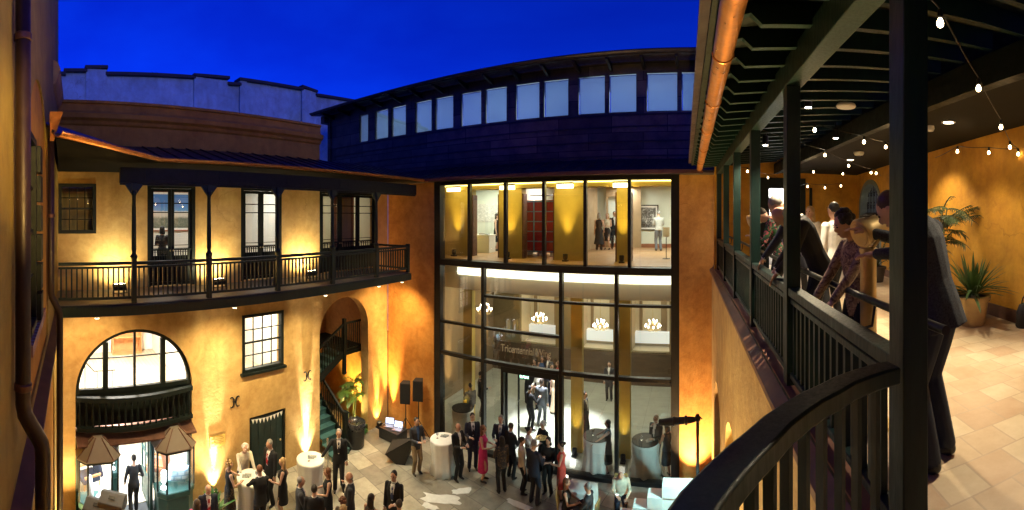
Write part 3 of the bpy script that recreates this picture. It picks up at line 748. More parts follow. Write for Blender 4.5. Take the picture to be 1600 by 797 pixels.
L = [(-8.70,-7.005),(-6.895,-4.205),(-4.095,-2.425),(-2.315,-.70)]
for i in (1,2,3): tr(*L[i],5.45)
for i in (0,1): tr(*L[i],4.35)
for i in range(4): tr(*L[i],3.22,.12)
fr = fb.build('curtain_frame', BLACKM, gw, bevel=.006)
def pane(x0,x1,z0,z1,y=.14):
    g = MB(TF); g.add([(x0,y,z0),(x1,y,z0),(x1,y,z1),(x0,y,z1)], [(0,1,2,3)]); g.build('pane', PANE, gw)
for a,c in zip(mx_u[:-1],mx_u[1:]): pane(max(a+.05,-8.70), min(c-.05,-.70), 6.62, 9.30)
rows = [[(.12,3.16),(3.28,4.31),(4.39,6.42)], [(3.28,4.31),(4.39,5.41),(5.49,6.42)], [(.12,3.16),(3.28,5.41),(5.49,6.42)], [(.12,3.16),(3.28,5.41),(5.49,6.42)]]
for (a,c),rs in zip(L,rows):
    for z0,z1 in rs: pane(a,c,z0,z1)
# entrance in the second bay
b = MB(TF)
for x in (-6.2,-4.30): b.box(x-.05,x+.05,.05,.24,0.01,3.158)
b.box(-6.15,-4.35,.052,.238,2.98,3.158); b.build('door_frame', BLACKM, gw)
pane(-6.89,-6.25,.12,3.16)
def leaf(hx, ang, w=.88):
    M = TF @ Matrix.Translation((hx,.25,0)) @ Matrix.Rotation(ang,4,'Z')
    d = MB(M); d.box(0,.07,-.025,.025,.02,2.96); d.box(w-.07,w,-.025,.025,.02,2.96); d.box(.07,w-.07,-.022,.022,.02,.22); d.box(.07,w-.07,-.022,.022,2.86,2.96)
    o = d.build('door', BLACKM, gw)
    g = MB(M); g.add([(.07,0,.22),(w-.07,0,.22),(w-.07,0,2.86),(.07,0,2.86)],[(0,1,2,3)]); g.build('pane', PANE, o)
    h = MB(M); h.tube([(w-.10,-.06,.8),(w-.10,-.06,1.7)],.014,8); h.box(w-.11,w-.09,-.06,-.024,.85,.87); h.box(w-.11,w-.09,-.06,-.024,1.63,1.65); h.build('handle', STEEL, o)
leaf(-6.14, R(84)); leaf(-4.36, R(98))
# lettering on the transom glass
cu = bpy.data.curves.new('lettering', 'FONT'); cu.body = 'Tricentennial Wing'; cu.size = .36; cu.extrude = .008; cu.align_x = 'CENTER'; cu.space_character = .98
to = bpy.data.objects.new('lettering', cu); COL.objects.link(to)
bpy.context.view_layer.update()
tm = bpy.data.meshes.new_from_object(to.evaluated_get(bpy.context.evaluated_depsgraph_get())); bpy.data.objects.remove(to)
xs = [v.co.x for v in tm.vertices]; kx = 1.78/(max(xs)-min(xs))
for v in tm.vertices: v.co = Vector((v.co.x*kx, v.co.y*.95, v.co.z))
tm.materials.clear(); tm.materials.append(plain('pale_lettering',(.66,.60,.42),.5))
lt = bpy.data.objects.new('lettering', tm); COL.objects.link(lt); lt.parent = gw
lt.matrix_basis = wmat(gw).inverted() @ TF @ Matrix.Translation((-5.38,.10,3.66)) @ Matrix.Rotation(R(90),4,'X')

# eave roof and clerestory
b = MB(TF)
b.prism([(-.42,9.44),(-.42,9.52),(1.52,10.12),(1.52,10.02),(.6,9.66),(.36,9.442)], lambda y,z: (XW+1.7,y,z), lambda y,z: (.9,y,z))
er = b.build('pent_roof', ROOF, gw)
for i in range(24):
    x = -9.3+.43*i; b = MB(TF); b.bar((x,-.41,9.535),(x,1.51,10.132),.025,.03); b.build('seam', ROOF, er)
b = MB(TF); b.box(XW+1.8,.25,-.47,-.424,9.42,9.53); b.build('eave_trim', BRONZE, gw)
# valley piece joining the balcony roof
b = MB(); b.add([(XW,12.4,10.10),(XB+.1,12.05,9.50),(-9.45,12.05,9.50),(-9.45,14.05,10.12),(XW-5.5,14.05,10.13),(XW-5.5,12.4,10.12)],[(0,1,2,3,4,5)]); b.add([(XW,12.4,10.04),(XB+.1,12.05,9.44),(-9.45,12.05,9.44),(-9.45,14.05,10.06),(XW-5.5,14.05,10.07),(XW-5.5,12.4,10.06)],[(0,1,2,3,4,5)]); b.build('valley_roof', ROOF, gw)
YC = 14.0
TC = wall_frame((0,YC,0),(1,0,0),(0,1,0))
CX0 = -16.6
px_p = [(57,95),(123,180),(193,255),(294,364),(378,456),(487,575),(590,683),(718,822),(837,945),(984,1100),(1114,1234),(1274,1408),(1422,1545)]
zb, zt = EYE+3.50, EYE+4.82
wins = []
for a,c in px_p:
    xa, xc = YC*math.tan(bear(540+a/2.712)), YC*math.tan(bear(540+c/2.712)); wins.append((xa,xc))
wins += [(.85,2.1),(2.22,3.5)]
holed(TC, rect(CX0,6,9.9,EYE+5.20), [rect(a,c,zb,zt) for a,c in wins], 0, .2).build('cladding', CLAD, gw)
for k in (0,1,2):
    pass
b = MB(TC)
for z in (EYE+2.02, EYE+2.52, EYE+3.02, EYE+3.42): b.box(CX0,6,-.03,-.002,z-.02,z+.02)
b.build('cladding_seams', plain('dark_zinc',(.03,.025,.04),.45,.4), gw)
for a,c in wins:
    b = MB(TC); t=.022
    b.box(a,a+t,.03,.12,zb,zt); b.box(c-t,c,.03,.12,zb,zt); b.box(a+t,c-t,.032,.118,zb,zb+t); b.box(a+t,c-t,.032,.118,zt-t,zt)
    o = b.build('clerestory_window', BLACKM, gw)
    g = MB(TC); g.add([(a+t,.07,zb+t),(c-t,.07,zb+t),(c-t,.07,zt-t),(a+t,.07,zt-t)],[(0,1,2,3)]); g.build('pane', PANEB, o)
    g = MB(TC); g.box(a+.05,c-.005,.13,.135,zb,zt-.05); g.build('blind', BLIND, o)
b = MB(TC); b.prism([(-.85,EYE+5.12),(-.85,EYE+5.24),(-.6,EYE+5.30),(6,EYE+6.2),(6,EYE+6.0),(-.6,EYE+5.14)], lambda y,z:(CX0-.5,y,z), lambda y,z:(6,y,z))
cr = b.build('roof', ROOF, gw)
b = MB(TC); gutter([Vector((CX0-.4,YC-.93,EYE+5.22)),Vector((6,YC-.93,EYE+5.22))],.09).build('roof_gutter', ROOF, gw, True)
for i in range(20):
    x = CX0+.3+1.12*i; b = MB(TC); b.prism([(-.80,EYE+5.04),(-.80,EYE+5.118),(-.003,EYE+5.118),(-.003,EYE+4.90)], lambda y,z,x=x:(x,y,z), lambda y,z,x=x:(x+.09,y,z)); b.build('bracket', BLACKM, gw)
b = MB(TC); b.box(-4.5,6,2.2,2.6,EYE+5.7,EYE+5.95); b.build('roof_box', plain('blue_grey_metal',(.12,.14,.17),.5,.4), gw)
b = MB(TC); b.box(CX0-.05,CX0+.12,-.1,.4,9.9,EYE+5.1); b.box(CX0-.3,CX0+.0,-.35,.5,EYE+4.75,EYE+5.11); b.build('end_wall', CLAD, gw)
# clerestory light behind the blinds
for i,(a,c) in enumerate(((wins[0][0],wins[4][1]),(wins[5][0],wins[8][1]),(wins[9][0],wins[12][1]))):
    lamp('AREA', TC @ Vector(((a+c)/2,1.5,EYE+4.1)), 52, (.66,.88,1), gw, c-a, TC @ Vector(((a+c)/2,.2,EYE+4.1)), sy=1.2, name='clerestory_lamp')

# ---- inside: lobby (ground floor) and gallery (upper floor)
b = MB(); b.box(-10.4,1.6,12.62,22.0,-.1,.03); b.build('lobby_floor', STONEL, gw)
b = MB(); b.box(-10.4,1.6,12.87,22,6.34,6.60); b.build('floor_slab', plain('cream_soffit',(.62,.57,.46),.7,0,.04), gw)
b = MB(); b.box(-10.4,1.6,12.87,22,6.602,6.63); b.build('gallery_floor', WOODF, gw)
LW = plain('lobby_wall',(.22,.15,.085),.7,0,.1,1.2)
GALW = plain('gallery_wall',(.64,.68,.60),.75,0,.03,2)
b = MB(); b.box(-10.45,-10.4,12.87,22,.03,6.33); b.box(1.6,1.65,12.87,22,.03,6.33); b.box(-10.4,1.6,22,22.05,.03,6.33); b.build('lobby_walls', LW, gw)
b = MB(); b.box(-10.45,-10.4,13.0,20.5,6.63,9.7); b.box(1.6,1.65,13.0,20.5,6.63,9.7); b.box(-10.4,1.6,20.5,20.55,6.63,9.7); b.build('gallery_walls', GALW, gw)
b = MB(); b.box(-10.4,1.6,12.87,20.5,9.61,9.66); b.build('gallery_ceiling', plain('gallery_ceiling_paint',(.55,.50,.40),.7), gw)
# bulkhead with its light cove behind the lower glazing
b = MB(); b.box(-10.3,1.5,13.9,14.15,5.35,6.339); b.build('bulkhead', plain('cream_bulkhead',(.60,.56,.44),.7,0,.04,2), gw)
cv = thing('cove_light', (-4.6,13.75,6.1), 'long white glowing light cove above the lobby behind the glass', 'cove light')
b = MB(); b.box(-8.75,1.2,13.80,13.895,5.92,6.22); b.build('diffuser', emit('cove_strip',(1,.97,.72),1.35), cv)
b = MB(); b.box(-8.75,1.2,13.74,13.895,6.221,6.30); b.build('housing', WHITEP, cv)
lamp('AREA', (-4.0,13.72,6.05), 6, (1,.95,.82), cv, 9.0, (-4.0,13.7,0), sy=.1)
# piers with uplights on both floors
piers = [-8.85,-6.55,-4.36,-2.40]
ug = 'small amber uplights at the feet of the piers'
def pier_light(x, y, z, power, label, up=3, col=(1,.70,.13)):
    t = thing('uplight', (x,y,z), label, 'uplight', 'amber uplights at the feet of the piers')
    b = MB(); b.box(x-.09,x+.09,y-.09,y+.09,z,z+.05); b.lathe((x,y,z+.05),[(.05,0),(.085,.05),(.085,.20),(.07,.20),(.06,.08)],14); b.build('housing', BLACKM, t, 'auto')
    b = MB(); b.lathe((x,y,z+.12),[(.068,0),(.068,.008)],14); b.build('lens', emit('amber_lens',(1,.75,.25),30), t)
    lamp('SPOT',(x,y,z+.22),power,col,t,.03,(x,y+.20,z+2.6),38,1.0)
names = ['behind the first upper pane','left of the dark red cabinet','right of the dark red cabinet','beside the pair of guests upstairs']
for x,n,(xa,xb_) in zip(piers,names,((-9.95,-8.25),(-7.05,-6.12),(-4.86,-3.8),(-2.62,-2.18))):
    b = MB(); b.box(xa,xb_,14.0,14.4,6.63,9.609); b.build('pier', GOLDP, gw)
    for xx in (xa-.06,xb_+.002):
        b = MB(); b.box(xx,xx+.058,14.03,14.37,6.63,9.0); b.build('pier_trim', BRONZE, gw)
    pier_light(x,13.70,6.632,400,'amber uplight at the foot of the upstairs pier '+n)
for x,n in zip((-8.35,-4.02,-2.35),('behind the first pane','right of the open doors','between the two tables behind glass')):
    b = MB(); b.box(x-.2,x+.2,13.9,14.14,.03,5.348); b.build('pier', GOLDP, gw)
    pier_light(x,13.66,.031,170,'amber uplight at the foot of the lobby pier '+n)
b = MB(); b.box(-10.3,1.5,13.86,14.5,9.2,9.608)
b.build('gallery_bulkhead', GOLDP, gw)
cv2 = thing('cove_light', (-4.6,13.6,9.3), 'thin amber glowing light line along the top of the upper glass storey', 'cove light')
b = MB(); b.box(-9.6,1.2,13.78,13.855,9.34,9.42); b.build('diffuser', GOLDSTRIP, cv2)
b = MB(); b.box(-9.6,1.2,13.74,13.855,9.421,9.50); b.build('housing', BRONZE, cv2)
for i,x in enumerate(piers):
    t = thing('downlight', (x,13.7,9.2), 'bright wide downlight at the head of the upstairs pier '+names[i], 'downlight','bright downlights at the heads of the upstairs piers')
    b = MB(); b.box(x-.28,x+.28,13.62,13.74,9.14,9.28); b.build('diffuser', emit('pier_head_light',(1,.88,.4),5), t)
    b = MB(); b.box(x-.29,x+.29,13.61,13.745,9.281,9.34); b.build('housing', BRONZE, t)
lamp('AREA',(-4.5,13.5,9.25),42,(1,.80,.22),cv2,8.5,(-4.5,13.6,7),sy=.1)
# rooms of the upper gallery: partitions
b = MB(); b.box(-6.55,-6.45,14.4,20.5,6.63,9.608); b.box(-10.39,-6.55,17.3,17.4,6.63,9.608); b.build('partition', GALW, gw)
b = MB(); b.box(-4.85,-4.75,14.4,20.2,6.63,9.608); b.build('partition', TANP, gw)
b = MB(); b.box(-4.34,-4.25,20.3,20.4,6.63,9.608); b.box(-3.05,-2.6,20.3,20.4,6.63,9.608); b.box(-4.25,-3.05,20.3,20.4,9.15,9.608); b.build('partition', TANP, gw)
b = MB(); b.box(-10.3,-6.56,17.27,17.299,6.63,6.80); b.box(-6.44,1.59,20.46,20.499,6.63,6.82); b.build('skirting', plain('red_oak',(.30,.12,.06),.5), gw)
def area(name, x, y, z, power, col, sx, sy, label, group='white ceiling panels inside the museum wing', strength=6):
    t = thing('ceiling_light',(x,y,z),label,'ceiling light',group)
    b = MB(); b.box(x-sx/2,x+sx/2,y-sy/2,y+sy/2,z-.06,z-.003); b.build('housing', WHITEP, t)
    b = MB(); b.box(x-sx/2+.03,x+sx/2-.03,y-sy/2+.03,y+sy/2-.03,z-.066,z-.062); b.build('diffuser', emit('panel_light_%d'%strength,col,strength), t)
    lamp('AREA',(x,y,z-.08),power,col,t,sx*.9,(x,y,0),sy=sy*.9)
area('a',-8.2,15.9,9.608,70,(.95,1,.82),2.2,.5,'ceiling panel over the white mural room upstairs')
area('a',-5.4,16.2,9.608,60,(1,.96,.85),1.0,.8,'ceiling panel over the dark red cabinet')
area('a',-1.2,17.2,9.608,115,(.95,1,.82),2.6,1.0,'ceiling panel over the guests and the framed photograph')
area('a',-3.3,20.0,9.608,30,(1,1,.95),.5,.6,'small ceiling panel beyond the upstairs doorway')
area('a',-5.3,15.4,6.339,3,(.92,.97,1),1.6,1.2,'large lobby ceiling panel just inside the open doors')
lamp('SPOT',(-5.3,15.2,6.2),5200,(.92,.97,1),gw,.3,(-5.15,15.0,0),44,.5,name='doorway_spot')
area('a',-2.2,17.0,6.339,15,(1,.96,.60),2.4,1.2,'lobby ceiling panel over the cloth covered tables')
area('a',-8.2,16.4,6.339,13,(1,.94,.55),1.6,1.2,'lobby ceiling panel behind the first glass bay')
area('a',-4.5,18.6,6.339,46,(1,.90,.52),5,.8,'ceiling panel at the back of the lobby')
# back of the lobby: dark wainscot with tall pale alcoves above it
YL = 20.0
alc = [(812,868),(906,958),(986,1046)]
ax = [(onY(a_,0,YL).x, onY(c_,0,YL).x) for a_,c_ in alc]
TLb = wall_frame((0,YL,0),(1,0,0),(0,1,0))
holed(TLb, rect(-10.39,1.59,.03,6.33), [rect(a_,c_,1.62,5.2) for a_,c_ in ax], 0, .25).build('lobby_back_wall', plain('olive_lobby_wall',(.16,.115,.05),.6,0,.1,2), gw)
b = MB(TLb); b.box(-10.39,1.59,-.04,-.002,.031,1.56); b.build('wainscot', plain('dark_wainscot',(.075,.045,.022),.4,0,.2,2,stretch=(.6,1,4)), gw)
ALC = plain('pale_alcove',(.58,.50,.36),.7,0,.06,2); ALG = emit('alcove_counter_light',(.86,.94,1),.2)
for a_,c_ in ax:
    b = MB(TLb); b.box(a_-.04,a_-.001,.251,1.5,1.5,5.3); b.box(c_+.001,c_+.04,.251,1.5,1.5,5.3); b.box(a_-.04,c_+.04,1.5,1.54,1.5,5.3); b.box(a_-.04,c_+.04,.251,1.54,5.3,5.34); b.box(a_-.04,c_+.04,.251,1.54,1.46,1.5); o = b.build('alcove', ALC, gw)
    b = MB(TLb); b.box(a_+.03,c_-.03,1.2,1.499,1.70,2.25); b.build('lit_counter', ALG, o)
    b = MB(TLb); b.box(a_+.001,c_-.001,.0,.25,1.585,1.619); b.build('sill', WHITEP, o)
    b = MB(TLb); w_ = c_-a_; b.box(a_+w_*.12,a_+w_*.2,1.40,1.498,2.3,5.0); b.box(c_-w_*.28,c_-w_*.12,1.40,1.498,2.3,4.6); b.build('alcove_panel', LW, o)
    lamp('AREA', TLb @ Vector(((a_+c_)/2,.8,5.2)), 10, (1,.92,.62), o, .8, TLb @ Vector(((a_+c_)/2,1.0,2)), sy=.5, name='alcove_lamp')
# exit sign
t = thing('exit_sign',(-5.2,13.3,3.0),'green glowing exit sign hanging inside the open museum doors','sign')
ex = Vector(onY(820,588,13.0))
b = MB(); b.box(ex.x-.16,ex.x+.16,12.99,13.03,ex.z-.11,ex.z+.11); b.tube([(ex.x,13.01,ex.z+.11),(ex.x,13.01,ex.z+.5)],.01,6); b.build('panel', plain('exit_panel_green',(.008,.07,.035),.4), t)
cu = bpy.data.curves.new('exit','FONT'); cu.body='EXIT'; cu.size=.17; cu.extrude=.004; cu.align_x='CENTER'; cu.offset=.004
to = bpy.data.objects.new('exit',cu); COL.objects.link(to); bpy.context.view_layer.update()
tm = bpy.data.meshes.new_from_object(to.evaluated_get(bpy.context.evaluated_depsgraph_get())); bpy.data.objects.remove(to)
tm.materials.clear(); tm.materials.append(emit('exit_letters',(.45,1,.7),4))
eo_ = bpy.data.objects.new('lettering',tm); COL.objects.link(eo_); eo_.parent=t
eo_.matrix_basis = wmat(t).inverted() @ Matrix.Translation((ex.x,12.983,ex.z-.058)) @ Matrix.Rotation(R(90),4,'X')
# chandeliers
def chandelier(c, label):
    t = thing('chandelier', c, label, 'chandelier', 'brass chandeliers hanging in the lobby')
    x,y,z = c
    b = MB(); b.tube([(x,y,6.33),(x,y,z+.25)],.008,6); b.lathe((x,y,z-.1),[(.01,0),(.05,.04),(.02,.1),(.03,.2),(.05,.26),(.015,.34)],12); b.build('stem', BRASS, t, 'auto')
    for tier,(n,r,h) in enumerate(((9,.30,0),(5,.16,.18))):
        for i in range(n):
            a = 2*PI*i/n+tier*.3; ca,sa = math.cos(a),math.sin(a)
            b = MB(); b.tube([(x,y,z+h),(x+ca*r*.5,y+sa*r*.5,z+h-.10),(x+ca*r*.9,y+sa*r*.9,z+h-.06),(x+ca*r,y+sa*r,z+h+.02)],.009,5); b.lathe((x+ca*r,y+sa*r,z+h+.02),[(.03,0),(.035,.012),(.012,.02),(.012,.07)],8); ar_ = b.build('arm', BRASS, t)
            b = MB(); b.ell((x+ca*r,y+sa*r,z+h+.11),(.028,.028,.045),8,6); b.build('bulb', emit('candle_bulb',(1,.90,.70),12), ar_)
    lamp('POINT',(x,y,z+.1),7,(1,.85,.6),t,.3)
for (px,py),l in zip(((757,487),(843,502),(938,512),(1020,513)),('brass chandelier seen through the narrow glass bay nearest the speakers','brass chandelier above the pale lettering over the doors','brass chandelier in the glass bay right of the lettering','brass chandelier in the glass bay next to the right wall')):
    chandelier(onR(px,py,17.5/1.0 if px<1000 else 16.8), l)
# upstairs exhibits
def picture(cx, cz, w, h, y, label, art, fm=BLACKM, T=None, fwid=.05, mat_w=.08):
    T = T or Matrix.Identity(4)
    t = thing('framed_picture', T @ Vector((cx,y,cz)), label, 'picture')
    b = MB(T); y0,y1 = y-.05,y-.003
    b.box(cx-w/2,cx-w/2+fwid,y0,y1,cz-h/2,cz+h/2); b.box(cx+w/2-fwid,cx+w/2,y0,y1,cz-h/2,cz+h/2); b.box(cx-w/2+fwid,cx+w/2-fwid,y0+.002,y1,cz-h/2,cz-h/2+fwid); b.box(cx-w/2+fwid,cx+w/2-fwid,y0+.002,y1,cz+h/2-fwid,cz+h/2)
    b.build('frame', fm, t)
    b = MB(T); b.box(cx-w/2+fwid,cx+w/2-fwid,y-.02,y-.004,cz-h/2+fwid,cz+h/2-fwid); b.build('mount', WHITEP, t)
    k = fwid+mat_w
    b = MB(T); b.box(cx-w/2+k,cx+w/2-k,y-.024,y-.021,cz-h/2+k,cz+h/2-k); b.build('artwork', art, t)
m,nt,bs = newmat('monochrome_photo'); v = coords(nt); f = noise(nt,v,5,6,.7,1.2)
link(nt, ramp(nt,f,[(.35,(.02,.02,.02)),(.5,(.12,.12,.12)),(.62,(.55,.55,.53))]), bs.inputs['Base Color']); PHOTO = m
pw = onY(1011,340,20.45); picture(pw.x, pw.z, 1.12, 1.25, 20.46, 'large framed black and white photograph on the white gallery wall upstairs', PHOTO)
m,nt,bs = newmat('sketch_mural'); v = coords(nt,(1,1,2)); f = noise(nt,v,2.6,8,.75,2)
link(nt, ramp(nt,f,[(.44,(.72,.70,.66)),(.5,(.42,.42,.40)),(.56,(.72,.70,.66))]), bs.inputs['Base Color'])
b = MB(); b.box(-10.0,-7.0,17.285,17.299,7.9,8.75); tag(b.build('mural', m), 'faint grey sketched skyline panel on the white wall upstairs left', 'mural')
t = thing('pedestal', onY(757,388,15.6), 'white box pedestal with a thin dark case on top upstairs', 'pedestal')
c = Vector((onY(757,388,15.8).x,15.8,0)); b = MB(); b.box(c.x-.38,c.x+.38,15.5,16.1,6.63,7.36); b.build('base', WHITEP, t, bevel=.01)
b = MB(); b.box(c.x-.40,c.x+.40,15.48,16.12,7.362,7.39); b.build('top', WHITEP, t); b = MB(); b.box(c.x-.22,c.x+.2,15.7,15.9,7.391,7.43); b.build('case', BLACKM, t)
# dark red gridded cabinet
cb = onY(843,400,15.3); t = thing('cabinet',(cb.x,15.3,6.63),'tall dark red panelled case with grey grid bars standing upstairs','cabinet')
RED = plain('dark_red_lacquer',(.34,.012,.03),.4,0,.25,2)
x0,x1 = onY(819,0,15.3).x, onY(866,0,15.3).x
b = MB(); b.box(x0,x1,15.3,15.9,6.76,8.80); b.build('body', RED, t)
b = MB()
for i in range(4): x = x0+(x1-x0)*i/3; b.box(x-.025,x+.025,15.27,15.298,6.76,8.80)
b.build('upright_bars', plain('blue_grey_bar',(.16,.30,.50),.5), t)
b = MB()
for i in range(6): z = 6.80+.39*i; b.box(x0-.02,x1+.02,15.274,15.297,z-.02,z+.02)
b.build('cross_bars', plain('blue_grey_bar2',(.18,.32,.52),.5), t)
for x in (x0+.1,x1-.1,(x0+x1)/2): 
    b = MB(); b.box(x-.08,x+.08,15.33,15.8,6.631,6.759); b.build('foot', WHITEP, t)
b = MB(); b.tube([(x0+.05,15.6,8.8),(x0+.05,15.6,9.0),(x1-.1,15.6,9.0),(x1-.1,15.6,8.8)],.02,6); b.build('top_frame', BLACKM, t)
t = thing('sign_stand', onY(1043,415,14.9), 'slim white information panel on a post upstairs near the right wall', 'sign')
c = onY(1041,400,15.2); b = MB(); b.box(c.x-.015,c.x+.015,15.19,15.21,6.63,7.5); b.box(c.x-.13,c.x+.13,15.1,15.3,6.631,6.65); b.build('post', BLACKM, t)
b = MB(); b.obox((c.x,15.17,7.6),(.24,.02,.36),(R(-20),0,0)); b.build('panel', WHITEP, t)
t = thing('console_cabinet', (.2,19.5,6.63), 'pale wooden cabinet against the gallery wall at the right end upstairs', 'cabinet')
b = MB(); b.box(-.35,.6,19.8,20.4,6.64,7.75); b.build('body', TANP, t, bevel=.01)
b = MB(); b.box(-.38,.63,19.77,20.43,7.751,7.79); b.build('top', WHITEP, t)
b = MB(); b.box(-.30,.10,19.775,19.799,6.75,7.68); b.build('door', WHITEP, t); b = MB(); b.box(.13,.55,19.775,19.799,6.75,7.68); b.build('door', WHITEP, t)
# pictures in the balcony rooms
m,nt,bs = newmat('townscape_painting'); v = coords(nt); sx = nt.nodes.new('ShaderNodeSeparateXYZ'); link(nt,v,sx.inputs[0])
mr = nt.nodes.new('ShaderNodeMapRange'); mr.inputs[1].default_value=-.30; mr.inputs[2].default_value=.35; link(nt,sx.outputs['Z'],mr.inputs[0])
nz_ = noise(nt,v,9,5,.6); ad = nt.nodes.new('ShaderNodeMath'); ad.operation='MULTIPLY_ADD'; ad.inputs[1].default_value=.25; link(nt,nz_,ad.inputs[0]); link(nt,mr.outputs[0],ad.inputs[2])
link(nt, ramp(nt,ad.outputs[0],[(.12,(.12,.14,.10)),(.3,(.55,.50,.42)),(.55,(.6,.56,.48)),(.62,(.10,.28,.55)),(.95,(.05,.18,.50))]), bs.inputs['Base Color']); TOWN = m
def wing_picture(px, py, w, h, ydepth, label, art, fm):
    # on the room's back wall, facing the courtyard
    X = XW - ydepth; c = onX(px,py,X)
    t = thing('framed_picture', c, label, 'picture'); f = .05
    def bx(y0,y1,z0,z1,x0,x1,n,mt):
        b = MB(); b.box(X+x0,X+x1,c.y+y0,c.y+y1,c.z+z0,c.z+z1); return b.build(n,mt,t)
    b = MB()
    for (y0,y1,z0,z1) in ((-w/2,-w/2+f,-h/2,h/2),(w/2-f,w/2,-h/2,h/2),(-w/2+f,w/2-f,-h/2,-h/2+f),(-w/2+f,w/2-f,h/2-f,h/2)): b.box(X+.002,X+.04,c.y+y0,c.y+y1,c.z+z0,c.z+z1)
    b.build('frame',fm,t); bx(-w/2+f,w/2-f,-h/2+f,h/2-f,.003,.015,'mount',WHITEP)
    o = bx(-w/2+f*2.5,w/2-f*2.5,-h/2+f*2.5,h/2-f*2.5,.016,.02,'artwork',art)
REDWOOD = plain('red_oak_frame',(.32,.12,.06),.45)
wing_picture(266,330,2.3,1.55,4.17,'framed town painting with blue sky in the upstairs room behind the first balcony door',TOWN,REDWOOD)
for (px,py,l) in ((388,318,'upper small black framed print on the pale wall behind the middle balcony door'),(388,340,'lower small black framed print on the pale wall behind the middle balcony door')):
    wing_picture(px,py,.42,.34,4.17,l,PHOTO,BLACKM)
wing_picture(578,340,.9,1.1,5.17,'dark framed landscape in the cream upstairs room at the end of the balcony',plain('dark_landscape',(.06,.08,.05),.6,0,.6,7),plain('dark_gilt_frame',(.16,.10,.04),.4,.5))
t = thing('door_casing', TW @ Vector((10.6,2.2,6.2)), 'tan wooden partition and door casing inside the cream upstairs room', 'partition')
b = MB(TW); b.box(10.5,11.3,.9,1.0,6.2,9.59); b.build('panel', TANP, t)
b = MB(TW); b.box(11.3,11.42,.85,1.05,6.2,9.59); b.box(10.38,10.499,.85,1.05,6.2,9.59); b.build('casing', REDWOOD, t)
# ================================================================ right-hand gallery (loggia)
gb = thing('loggia', TG @ Vector((2,6,FZ)), 'roofed upper gallery on the right with green posts, rafters and terracotta floor', 'building')
def gbox(*a, name, mat, parent=gb, bevel=0):
    b = MB(TG); b.box(*a); return b.build(name, mat, parent, bevel=bevel)
AE = .93
# floor, ledge and lower wall
gbox(AE-.09,7.5,-3.0,12.4,FZ-.32,FZ-.006,name='floor_slab',mat=GREENB)
b = MB(TG); b.add([(AE+.10,-3.0,FZ),(7.5,-3.0,FZ),(7.5,12.4,FZ),(AE+.10,12.4,FZ)],[(0,1,2,3)]); b.build('tile_floor', TERRA, gb)
gbox(AE-.09,AE+.098,-3.0,12.4,FZ-.004,FZ+.012,name='floor_edge',mat=BROWNLEDGE)
b = MB(TG); b.prism([(AE-.092,FZ-.03),(AE-.092,FZ-.16),(AE-.20,FZ-.16),(AE-.20,FZ-.10)], lambda a,z:(a,1.2,z), lambda a,z:(a,12.4,z)); b.build('ledge', BROWNLEDGE, gb)
TL = TG @ wall_frame((AE-.13,0,0),(0,1,0),(1,0,0))
lows = [arch(2.6,5.0,.6,3.3,16), arch(6.0,8.4,.6,3.3,16), arch(9.4,11.4,.1,3.0,16)]
holed(TL, rect(-2,12.45,-.02,FZ-.161), lows, 0, .25).build('lower_wall', WALL, gb)
b = MB(TL); b.box(-2,12.45,.251,.5,-.02,FZ-.33); b.build('lower_wall_backing', WALL, gb)
# back wall with an arched gateway, and the end wall
A0, A1_ = Vector((3.5,-1.0,0)), Vector((5.05,11.6,0))
al_ = (A1_-A0).normalized()
TB = TG @ wall_frame(A0, al_, (al_.y,-al_.x,0))
Lb = (A1_-A0).length
def bb(px):     # distance along the back wall at a bearing
    t = (px-1070)/FL; d = Vector((math.sin(t),math.cos(t),0))
    # A0 + s*al = r*d
    det = al_.x*(-d.y)+al_.y*d.x
    s = (-A0.x*(-d.y)-A0.y*d.x)/det if abs(det)>1e-9 else 0
    return s
g0, g1 = bb(1452), bb(1343); 
if g0>g1: g0,g1=g1,g0
g0 = max(g0, g1-1.9)
ga = arch(g0,g1,FZ,FZ+1.75,20,.72)
holed(TB, [(-2,FZ-.01),(g0,FZ-.01)]+list(reversed(ga[2:]))+[(g1,FZ-.01),(Lb,FZ-.01),(Lb,9.9),(-2,9.9)], [], 0, .4).build('back_wall', GALO, gb)
b = MB(TB); n=20; c_=(g0+g1)/2; r_=(g1-g0)/2
rings=[]
for rr,zz in ((r_-.002,.72-.002),(r_-.12,.60)):
    pass
po=[(g0+.002,FZ)]+[(c_-(r_-.002)*math.cos(PI*i/n),FZ+1.75+.718*math.sin(PI*i/n)) for i in range(n+1)]+[(g1-.002,FZ)]
pi_=[(g0+.13,FZ)]+[(c_-(r_-.13)*math.cos(PI*i/n),FZ+1.75+.60*math.sin(PI*i/n)) for i in range(n+1)]+[(g1-.13,FZ)]
b.rings([[(a,-.02,z),(e,-.02,f),(e,.42,f),(a,.42,z)] for (a,z),(e,f) in zip(po,pi_)]); b.build('arch_lining', plain('grey_green_stone',(.16,.20,.19),.6,0,.2,4), gb)
b = MB(TB); b.box(g0-.5,g1+.5,2.2,2.25,FZ,9.6); b.box(g0-.55,g0-.5,.41,2.25,FZ,9.6); b.box(g1+.5,g1+.55,.41,2.25,FZ,9.6); b.build('passage_wall', plain('dim_grey_wall',(.20,.22,.22),.7), gb)
b = MB(TB); b.box(g0+.3,g0+.9,2.15,2.195,FZ+1.3,FZ+2.2); b.build('lit_window', emit('cool_window',(.95,1,.98),3), gb)
